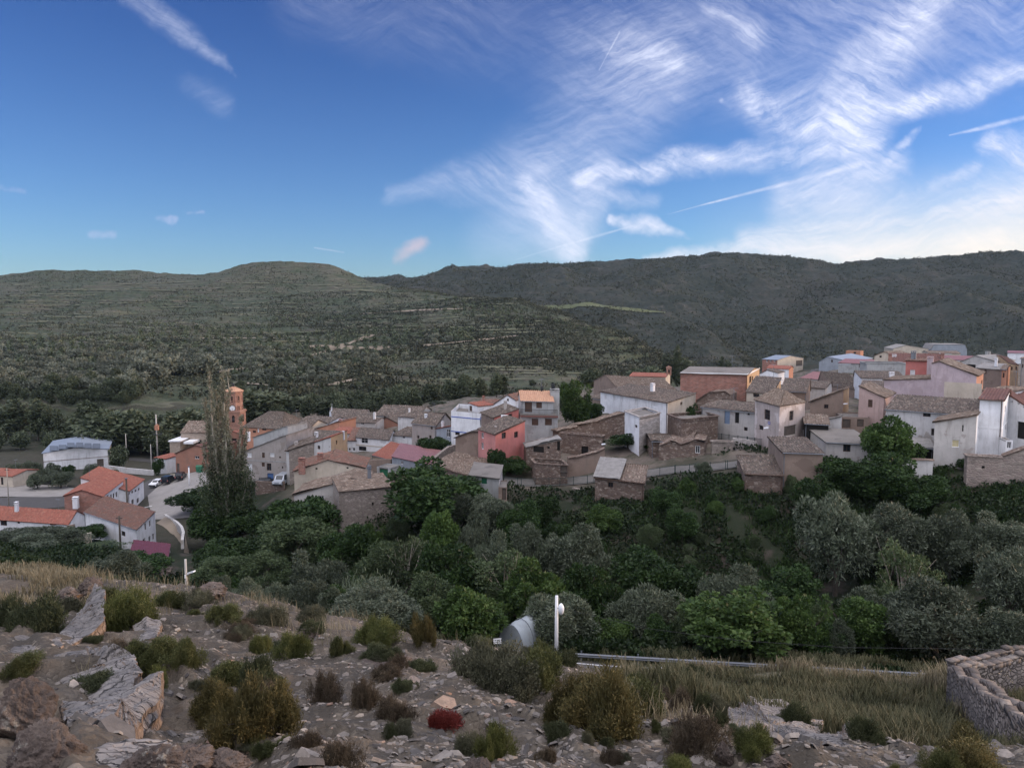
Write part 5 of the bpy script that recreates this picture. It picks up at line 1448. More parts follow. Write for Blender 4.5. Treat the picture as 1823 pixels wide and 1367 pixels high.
for i, w_ in enumerate((.05, .03, .05, .04, .05, .03)): b.box(P + ph['u'] * (-.2 + i * .08) + ph['n'] * .033 + np.array((0, 0, .04)), ph['u'] * w_ / 2, ph['n'] * .004, (0, 0, .05))
for i, w_ in enumerate((.05, .04, .03, .05)): b.box(P + ph['u'] * (-.12 + i * .08) + ph['n'] * .033 - np.array((0, 0, .09)), ph['u'] * w_ / 2, ph['n'] * .004, (0, 0, .04))
f_ = b.build('lettering', MATS['plaque_letters'], None); f_.parent = so
H(5, 'brown stone house with sunlit brick side and street lamp', (1378, 528, 121), (1645, 119, 432), ('C', 1690, 124), ['adobe_wall', 'ochre_wall', 'adobe_wall'], ('prof', [(1378, 528), (1645, 428)]), 'tile_brown', [('f', 1490, 546, 1526, 580, 'dark')])
H(5, 'house with huge dark tile roof and brown gable', (1560, 400, 182), (1800, 172, 432), ('D', 1442, 194), 'adobe_wall', ('side', 4.6, 0.8), 'tile_dark', [])
H(5, 'grey house with flat cement roof and white gutter by the fig tree', (1506, 850, 101), (1900, 99), ('D', 1292, 111), 'pale_grey_wall', ('side', 1.6, 0.7), 'cement_roof', [('f', 1645, 872, 1706, 930, 'dark')])
H(5, 'tall rendered barn with tile roof above the bramble bank', (1157, 936, 92.5), (1482, 92), ('D', 1036, 101), ['adobe_wall', 'adobe_wall', 'adobe_wall'], ('side', 2.0, 1.0), 'tile_dark', [], cat='barn', name='barn')
H(5, 'low stone sheep shed with broken tile roof beside the barn', (850, 1104, 92.5), (1155, 91.8), ('D', 782, 98), 'rubble_wall', ('side', 1.5, 1.0), 'tile_dark', [], cat='shed', name='shed', sag=0.16)
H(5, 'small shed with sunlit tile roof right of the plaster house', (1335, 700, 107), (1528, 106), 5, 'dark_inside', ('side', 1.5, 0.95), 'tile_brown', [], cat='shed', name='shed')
H(5, 'white plastered yard wall with sloping top by the wooden garages', (1500, 660, 112), (1630, 111), 1.2, 'old_white_wall', ('prof', [(1500, 665), (1580, 655), (1630, 640)]), 'cement_roof', [], cat='yard wall', name='yard_wall', over=0)
H(5, 'row of brown garages with wooden double doors', (1632, 645, 113), (1860, 112), 6, 'adobe_wall', ('flat', 0.2), 'cement_roof', [('f', 1640, 666, 1706, 736, 'door'), ('f', 1758, 666, 1812, 728, 'door')], cat='garages', name='garages')
# -- upper right
H(6, 'pale pink house with sloping dark roof between the tile roofs', (487, 408, 114), (690, 112, 492), 8, 'pink_wall', ('prof', [(487, 400), (690, 488)]), 'tile_brown', [('f', 558, 508, 594, 570, 'brown')])
lav = H(6, 'tall lavender house with blank wall and ochre patch', (690, 345, 128), (1437, 119), ('C', 1492, 127), ['lavender_wall', 'orange_wall', 'lavender_wall'], ('prof', [(690, 348), (1068, 338), (1072, 215), (1135, 197), (1437, 312)]), 'tile_brown', [('r', 1476, 350, 1486, 392, 'dark')])
d = ray(*pc(6, 1325, 440)); P = d * ((lav['a'] @ lav['n']) / (d @ lav['n'])) + lav['n'] * .02
b = MB(); b.box(P, lav['u'] * 2.6, lav['n'] * .012, (0, 0, 1.35)); b.build('wall_patch', MATS['cream_wall'], lav['root'])
H(6, 'red roof top room with white door beside the lavender gable', (865, 190, 136), (1052, 134), 6, 'red_wall', ('side', 0.8, 0.7), 'tile_rust', [('f', 898, 266, 938, 328, 'whitedoor')], base=(960, 350, 135), chim=[(920, 130, 0.5, 1.5, 'galvanised', 137), (936, 128, 0.5, 1.5, 'galvanised', 137), (1064, 175, 0.9, 3.6, 'lavender_wall', 133)], cat='roof room', name='roof_room')
H(6, 'house with dark roof and white cornice behind the lavender house', (505, 332, 168), (866, 166), 8, 'white_wall', ('side', 2.8, 0.9), 'tile_dark', [], chim=[(750, 295, 0.9, 0.8, 'white_wall', 168)])
H(6, 'small dark roof house over the pale pink house', (500, 398, 150), (692, 148), 7, 'grey_wall', ('side', 2.0, 0.9), 'tile_dark', [])
H(6, 'long pale blue house with black tile roof below the lavender house', (702, 584, 107), (1458, 100, 612), 9, 'old_white_wall', ('side', 3.7, 0.8), 'tile_dark', [('f', 1003, 600, 1066, 646, 'dark'), ('f', 1224, 610, 1270, 642, 'white'), ('f', 1070, 742, 1094, 798, 'dark')])
H(6, 'grey plaster house with cream blind and row of dark vents', (1100, 692, 95), (1438, 93.5, 634), ('C', 1468, 99), ['pale_grey_wall', 'white_wall', 'pale_grey_wall'], ('prof', [(1100, 690), (1438, 634)]), 'tile_brown',
  [('f', 1237, 832, 1300, 894, 'cream'), ('f', 1148, 722, 1158, 760, 'open'), ('f', 1182, 722, 1191, 745, 'open'), ('f', 1215, 718, 1223, 740, 'open'), ('f', 1250, 715, 1260, 755, 'open'), ('f', 1286, 712, 1295, 748, 'open'), ('f', 1321, 714, 1333, 765, 'open')])
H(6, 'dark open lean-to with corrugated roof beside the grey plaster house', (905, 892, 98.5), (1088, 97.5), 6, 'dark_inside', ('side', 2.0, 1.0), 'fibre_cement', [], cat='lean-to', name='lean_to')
H(6, 'low white yard wall under the dark lean-to', (740, 990, 94.5), (1086, 93.5), 0.6, 'old_white_wall', ('flat', 0.02, 'adobe_wall'), 'cement_roof', [], cat='yard wall', name='yard_wall')
H(6, 'slim white tower house with brown roof', (1466, 503, 97), (1656, 95.5), ('C', 1706, 104), 'white_wall', ('side', 2.3, 0.9), 'tile_maroon', [('r', 1668, 560, 1674, 610, 'dark'), ('r', 1668, 705, 1674, 750, 'dark')], trim=[(730, 0.06, 'white_paint')])
H(6, 'white house with brown sloping roof and carport at right edge', (1690, 468, 103), (1980, 98, 640), ('D', 1680, 112), 'white_wall', ('prof', [(1690, 465), (1980, 645)]), 'tile_maroon', [('f', 1718, 516, 1730, 530, 'open'), ('f', 1774, 532, 1786, 546, 'open'), ('f', 1812, 560, 1822, 574, 'open'), ('f', 1765, 690, 1880, 830, 'open')])
H(6, 'low white garden building with glazed door at right edge', (1678, 836, 93.2), (1734, 93), 3, 'white_wall', ('flat', 0.1), 'cement_roof', [('f', 1682, 850, 1730, 905, 'white')], cat='garden room', name='garden_room')
H(6, 'great stone retaining wall at the lower right of the village', (1365, 965, 90), (1650, 89), 1.2, 'retaining_wall', ('flat', 0.05, 'retaining_wall'), 'rubble_wall', [('f', 1480, 1045, 1506, 1066, 'open')], cat='retaining wall', name='retaining_wall')
H(6, 'rising end of the stone retaining wall at the right edge', (1650, 962, 89), (2050, 87, 840), 1.2, 'retaining_wall', ('prof', [(1650, 965), (2050, 825)]), 'rubble_wall', [], cat='retaining wall', name='retaining_wall', over=0)
# -- far right quarter and farm sheds on the plateau
H(5, 'far shed with pale blue roof, half brick half cream', (990, 180, 330), (1112, 325), ('C', 1322, 338), ['brick_wall', 'cream_wall', 'brick_wall'], ('side', 2.6, 0.5), 'metal_blue', [('f', 1020, 185, 1034, 202, 'white'), ('f', 1050, 185, 1064, 202, 'white'), ('f', 1083, 185, 1097, 202, 'white'), ('r', 1262, 188, 1316, 236, 'garage')], cat='farm shed', name='farm_shed')
H(5, 'small white house with red roof on the far road', (1028, 252, 268), (1206, 262, 256), ('C', 1241, 270), ['white_wall', 'orange_wall', 'white_wall'], ('side', 2.4, 0.6), 'tile_red', [('f', 1060, 258, 1090, 272, 'dark')])
H(5, 'low white outbuilding in front of the far red roof house', (965, 300, 235), (1115, 232), 8, 'white_wall', ('prof', [(965, 300), (1030, 268), (1115, 292)]), 'tile_dark', [], cat='outbuilding', name='outbuilding')
H(5, 'low house with pink roof beside the far road', (1303, 330, 220), (1440, 215, 308), 9, 'pale_grey_wall', ('side', 2.2, 0.6), 'metal_pink', [])
H(6, 'long grey blue warehouse with metal roof on the plateau', (160, 200, 318), (420, 312, 200), ('C', 592, 340), 'grey_blue_wall', ('prof', [(160, 200), (232, 160), (420, 200)]), 'metal_blue', [('f', 258, 184, 272, 206, 'dark')], cat='warehouse', name='warehouse')
H(6, 'grey house with pink sheet roof before the warehouse', (318, 208, 290), (595, 282, 212), 10, 'cement_wall', ('side', 1.8, 0.8), 'metal_pink', [('f', 484, 212, 530, 248, 'brown'), ('f', 318, 205, 420, 222, 'blind')])
H(6, 'orange block house on the skyline of the plateau', (378, 112, 420), (496, 416), 10, 'orange_wall', ('flat', 0.3), 'cement_roof', [('f', 440, 120, 460, 136, 'dark')])
H(6, 'cream house with wide brown roof in the upper village', (610, 165, 262), (732, 258, 170), 12, 'cream_wall', ('prof', [(610, 150), (690, 118), (732, 140)]), 'tile_brown', [('f', 650, 150, 668, 168, 'dark')])
H(6, 'house with big maroon roof in the upper village', (735, 205, 232), (1180, 226, 200), 13, 'pale_grey_wall', ('side', 4.6, 0.6), 'tile_maroon', [], chim=[(738, 145, 1.0, 2.0, 'brick_wall', 232), (1162, 140, 0.9, 1.6, 'brick_wall', 230), (770, 150, 1.2, 0.8, 'white_wall', 236)])
H(6, 'plain grey parapet building behind the dark roofs', (548, 212, 205), (866, 203), 8, 'cement_wall', ('flat', 0.5, 'cement_wall'), 'cement_roof', [])
H(6, 'pale farm shed with orange tinted roof at far plateau', (760, 98, 440), (1048, 436), 20, 'cream_wall', ('prof', [(760, 95), (868, 66), (1048, 96)]), 'fibre_cement', [], cat='farm shed', name='farm_shed')
H(6, 'long grey farm shed farthest on the plateau', (1068, 100, 455), (1362, 450), 20, 'grey_blue_wall', ('prof', [(1068, 98), (1090, 60), (1345, 62), (1362, 98)]), 'fibre_cement', [], cat='farm shed', name='farm_shed')
H(6, 'low cream farm building before the farthest sheds', (1050, 130, 380), (1308, 376), 14, 'cream_wall', ('side', 2.6, 0.6), 'tile_brown', [('f', 1180, 122, 1240, 142, 'blind')], cat='farm building', name='farm_building')
H(6, 'long house with pink roof above the lavender house', (1060, 180, 300), (1420, 292), 12, 'white_wall', ('side', 2.2, 0.6), 'metal_pink', [], chim=[(1140, 140, 0.5, 1.2, 'white_wall', 300)])
H(6, 'grey gabled house between pink roof and ochre street', (1270, 230, 200), (1582, 192, 225), 10, 'pale_grey_wall', ('prof', [(1270, 215), (1432, 150), (1582, 195)]), 'fibre_cement', [('f', 1350, 222, 1430, 250, 'open')], chim=[(1520, 128, 0.5, 1.0, 'cement_wall', 200), (1540, 128, 0.5, 1.0, 'cement_wall', 200)])
H(6, 'ochre house with grey roof terrace by the sunlit street', (1440, 250, 158), (1640, 152, 245), ('C', 1690, 162), ['adobe_wall', 'ochre_wall', 'adobe_wall'], ('side', 1.6, 0.8), 'fibre_cement', [('f', 1500, 262, 1520, 300, 'brown'), ('r', 1650, 275, 1660, 320, 'dark')], chim=[(1598, 180, 0.7, 0.9, 'white_wall', 156)])
H(6, 'narrow orange house lit by low sun', (1636, 262, 150), (1678, 149), ('C', 1710, 160), 'orange_wall', ('side', 0.8, 0.6), 'tile_brown', [('f', 1648, 290, 1664, 330, 'dark')])
H(6, 'long ochre terrace with pink roof at the upper right', (1700, 212, 172), (1780, 165, 202), ('D', 1552, 215), ['ochre_wall', 'orange_wall', 'ochre_wall'], ('side', 2.0, 0.5), 'tile_rust', [('f', 1715, 240, 1730, 270, 'dark'), ('f', 1750, 238, 1766, 268, 'dark')])
H(6, 'grey house cut by the right edge of the upper street', (1800, 175, 150), (2000, 147), 10, 'grey_wall', ('side', 1.8, 0.5), 'tile_brown', [('f', 1806, 220, 1818, 250, 'dark')])
H(6, 'house with pale blue grey roof in front of the ochre street', (1480, 430, 122), (1700, 118), 8, 'white_wall', ('side', 1.5, 0.7), 'tile_brown', [('f', 1560, 395, 1612, 412, 'white')])
H(6, 'brown roofed house behind the slim white tower house', (1712, 490, 118), (2000, 114), 9, 'cream_wall', ('side', 2.4, 0.6), 'tile_maroon', [])
H(6, 'cream far shed at the right edge of the plateau', (1690, 128, 360), (1990, 352), 14, 'white_wall', ('side', 2.0, 0.5), 'metal_pink', [], cat='farm shed', name='farm_shed')

# television antennas on some ridges
ar_ = random.Random(3)
for lb, a_, u_, w_, Lf_, Ld_, zr_, rf_, Y_ in HOUSES:
    if not (110 < Y_ < 240) or Lf_ < 4 or ar_.random() > .42 or any(q in lb for q in ('wall', 'ruin', 'barn', 'church', 'chapel', 'shed', 'terrace', 'yard', 'parapet')): continue
    p = a_ + u_ * Lf_ * ar_.uniform(.2, .8) + w_ * Ld_ * min(.9, rf_); p[2] = zr_ - .2
    h = ar_.uniform(1.6, 2.8); yaw = ar_.uniform(0, 3); d_ = np.array((math.cos(yaw), math.sin(yaw), 0)); e_ = np.array((-d_[1], d_[0], 0)); b = MB()
    b.tube([p, p + np.array((0, 0, h))], .03, 5); b.tube([p + np.array((0, 0, h - .1)) - d_ * .6, p + np.array((0, 0, h - .1)) + d_ * .7], .018, 4)
    for t in np.linspace(-.5, .65, 6): b.tube([p + np.array((0, 0, h - .1)) + d_ * t - e_ * .3, p + np.array((0, 0, h - .1)) + d_ * t + e_ * .3], .012, 4)
    tag(b.build('antenna', MATS['galvanised']), 'thin television antenna standing on a house roof', 'antenna', 'television antennas on the roofs')
# ------------------------------------------------------------------ trees
mat_leaf('olive_leaf', [(0.026, 0.036, 0.02), (0.06, 0.078, 0.048), (0.108, 0.13, 0.088), (0.19, 0.215, 0.16)], 0.15)
mat_leaf('dark_leaf', [(0.010, 0.020, 0.007), (0.022, 0.045, 0.014), (0.038, 0.072, 0.02), (0.06, 0.105, 0.03)], 0.25)
mat_leaf('green_leaf', [(0.02, 0.036, 0.011), (0.04, 0.075, 0.02), (0.068, 0.115, 0.03), (0.11, 0.165, 0.048)], 0.3)
mat_leaf('soft_leaf', [(0.026, 0.04, 0.02), (0.05, 0.075, 0.034), (0.08, 0.11, 0.05), (0.115, 0.15, 0.075)], 0.3)
mat_leaf('poplar_leaf', [(0.08, 0.085, 0.055), (0.14, 0.145, 0.095), (0.21, 0.205, 0.14), (0.3, 0.28, 0.2)], 0.2)
mat_leaf('reed_leaf', [(0.03, 0.045, 0.025), (0.06, 0.08, 0.045), (0.1, 0.12, 0.075), (0.17, 0.18, 0.12)], 0.2)
mat_leaf('far_leaf', [(0.024, 0.032, 0.019), (0.05, 0.066, 0.036), (0.08, 0.098, 0.056), (0.12, 0.135, 0.085)], 0.1)
mat_leaf('far_olive_leaf', [(0.06, 0.068, 0.048), (0.10, 0.112, 0.082), (0.15, 0.165, 0.125), (0.22, 0.235, 0.185)], 0.1)
mat_plain('bark', (0.09, 0.075, 0.06), 0.95, 0, 0.6, 4)
mat_plain('pale_bark', (0.33, 0.3, 0.25), 0.9, 0, 0.5, 4)


mat_leaf('bramble_leaf', [(0.006, 0.011, 0.005), (0.014, 0.027, 0.01), (0.026, 0.046, 0.015), (0.045, 0.075, 0.024)], 0.2)


def unit(v):
    return v / (np.linalg.norm(v, axis=-1, keepdims=True) + 1e-9)


def leaf_mesh(name, c, out, r_, L, W, up=0.15, droop=0.0, wild=0.9):
    """rhombic leaves at points c, roughly facing along out"""
    n = len(c)
    d = unit(out * 0.6 + r_.normal(0, wild, (n, 3)) + np.array((0, 0, up - droop)))
    s = unit(np.cross(d, r_.normal(0, 1, (n, 3))))
    k = r_.uniform(0.65, 1.3, (n, 1))
    a = c; m1 = c + d * L * 0.5 * k + s * W * 0.5 * k; m2 = c + d * L * 0.5 * k - s * W * 0.5 * k; t = c + d * L * k
    v = np.stack([a, m1, t, m2], 1).reshape(-1, 3)
    f = np.arange(4 * n).reshape(n, 4)
    return np_mesh(name, v, f)


def lobes_of(r_, shape, n, r0, r1, zc, flat_bottom=0.25, lump=0.16):
    """lobe centres and radii filling an ellipsoid (rx, ry, rz) centred at height zc"""
    rx, ry, rz = shape
    cs, rs = [], []
    while len(cs) < n:
        d = unit(r_.normal(0, 1, 3)); q = r_.uniform(0.35, 1.0) ** 0.5
        rr = r_.uniform(r0, r1)
        p = d * q * (np.array((rx, ry, rz)) - rr * 0.8) * r_.uniform(1 - lump, 1 + lump)
        if p[2] < -rz * (1 - flat_bottom): continue
        cs.append(p + np.array((0, 0, zc))); rs.append(rr)
    return np.array(cs), np.array(rs)


def crown_points(r_, cs, rs, n, shell=0.62):
    pw = rs ** 2; pw /= pw.sum()
    i = r_.choice(len(cs), n, p=pw)
    d = unit(r_.normal(0, 1, (n, 3)) + np.array((0, 0, 0.35)))
    q = shell + (1 - shell) * r_.random((n, 1)) ** 0.7
    return cs[i] + d * rs[i][:, None] * q, d


def trunk_mesh(name, cs, r_, h_fork, r0, n_limb=7, lean=0.1):
    b = MB()
    top = np.array((r_.normal(0, lean), r_.normal(0, lean), h_fork))
    b.tube([(0, 0, -0.5), (0, 0, 0.05), top * np.array((.5, .5, .5)) + np.array((r_.normal(0, .06), r_.normal(0, .06), 0)), top], [r0 * 1.5, r0 * 1.15, r0 * 0.9, r0 * 0.75], 8)
    idx = r_.choice(len(cs), min(n_limb, len(cs)), replace=False)
    for i in idx:
        e = cs[i]; m = top * 0.5 + e * 0.5 + r_.normal(0, 0.15, 3) + np.array((0, 0, 0.2))
        b.tube([top - np.array((0, 0, .1)), m, e], [r0 * 0.5, r0 * 0.32, r0 * 0.12], 6)
        for _ in range(2):
            e2 = e + r_.normal(0, 0.5, 3) + np.array((0, 0, 0.3)); b.tube([m, (m + e2) / 2 + r_.normal(0, .08, 3), e2], [r0 * 0.22, r0 * 0.14, r0 * 0.05], 5)
    return b.mesh(name, True)


PROTO = {}


def proto(kind, i, H, Wd, nlobe, r0, r1, nleaf, L, W, mat, bark='bark', zfrac=0.56, fork=0.22, tr=0.16, droop=0.0, shell=0.6, flat=0.25, wild=0.9, limbs=7, lump=.16):
    r_ = np.random.default_rng(hash((kind, i)) % 1000 if False else sum(map(ord, kind)) * 7 + i * 101)
    cs, rs = lobes_of(r_, (Wd / 2, Wd / 2, H * (1 - zfrac)), nlobe, r0, r1, H * zfrac, flat, lump)
    p, d = crown_points(r_, cs, rs, nleaf, shell)
    p[:, 2] = np.maximum(p[:, 2], 0.1)
    me = leaf_mesh(kind + '_crown', p, d, r_, L, W, droop=droop, wild=wild)
    me.materials.append(MATS[mat])
    tm = trunk_mesh(kind + '_trunk', cs, r_, H * fork, tr, limbs)
    tm.materials.append(MATS[bark])
    ext = np.percentile(np.abs(p[:, :2]), 96)
    PROTO.setdefault(kind, []).append((me, tm, float(np.percentile(p[:, 2], 99.7)), float(ext * 2)))


for i in range(4):
    proto('olive', i, 5.5, 6.2, 34, 0.45, 1.2, 15000, 0.30, 0.085, 'olive_leaf', zfrac=0.55, droop=0.1, flat=0.1, wild=0.7, shell=.74, lump=.3)
for i in range(3):
    proto('dark', i, 6.5, 6.6, 34, 0.45, 1.3, 11000, 0.34, 0.2, 'dark_leaf', zfrac=0.52, droop=0.25, flat=0.05, shell=.7, lump=.3)
for i in range(3):
    proto('green', i, 5.8, 6.4, 34, 0.4, 1.15, 10000, 0.34, 0.19, 'green_leaf', zfrac=0.52, droop=0.15, flat=0.05, lump=.36, shell=.7)
for i in range(3):
    proto('soft', i, 6.5, 6.2, 36, 0.4, 1.15, 11000, 0.27, 0.12, 'soft_leaf', zfrac=0.52, flat=0.05, lump=.34, shell=.7)
for i in range(2):
    proto('sparse', i, 6.5, 6.5, 30, 0.45, 0.85, 3600, 0.3, 0.15, 'soft_leaf', zfrac=0.6, fork=0.3, tr=0.13, limbs=16, lump=.3, bark='pale_bark')
for i in range(3):
    proto('far', i, 8, 7, 34, 0.9, 1.7, 2600, 0.75, 0.42, 'far_leaf', zfrac=0.52, flat=0.05)
for i in range(2):
    proto('spire', i, 12, 3.4, 40, 0.5, 0.9, 2600, 0.55, 0.3, 'far_leaf', zfrac=0.52, flat=0.0, fork=0.1)
for i in range(3):
    proto('orchard', i, 4.2, 5.2, 18, 0.8, 1.3, 420, 0.95, 0.5, 'far_olive_leaf', zfrac=0.58, flat=0.3, limbs=3)


def put_tree(kind, px, top, wpx, Y, label, cat='tree', name=None, group=None, v=None, z=None):
    ps = PROTO[kind]
    me, tm, ph, pw_ = ps[rng.randrange(len(ps)) if v is None else v % len(ps)]
    x = at(px, 700, Y)[0]
    z = gzd(x, Y) if z is None else z
    H = max(1.0, at(px, top, Y)[2] - z); Wm = wpx / FPX * Y
    root = empty(name or (kind_names[kind]), (x, Y, z), rng.uniform(0, 6.28))
    root.scale = (Wm / pw_, Wm / pw_, H / ph)
    tag(root, label, cat, group)
    for nm, m_ in (('crown', me), ('trunk', tm)):
        o = bpy.data.objects.new(nm, m_); COL.objects.link(o); o.parent = root
    return root


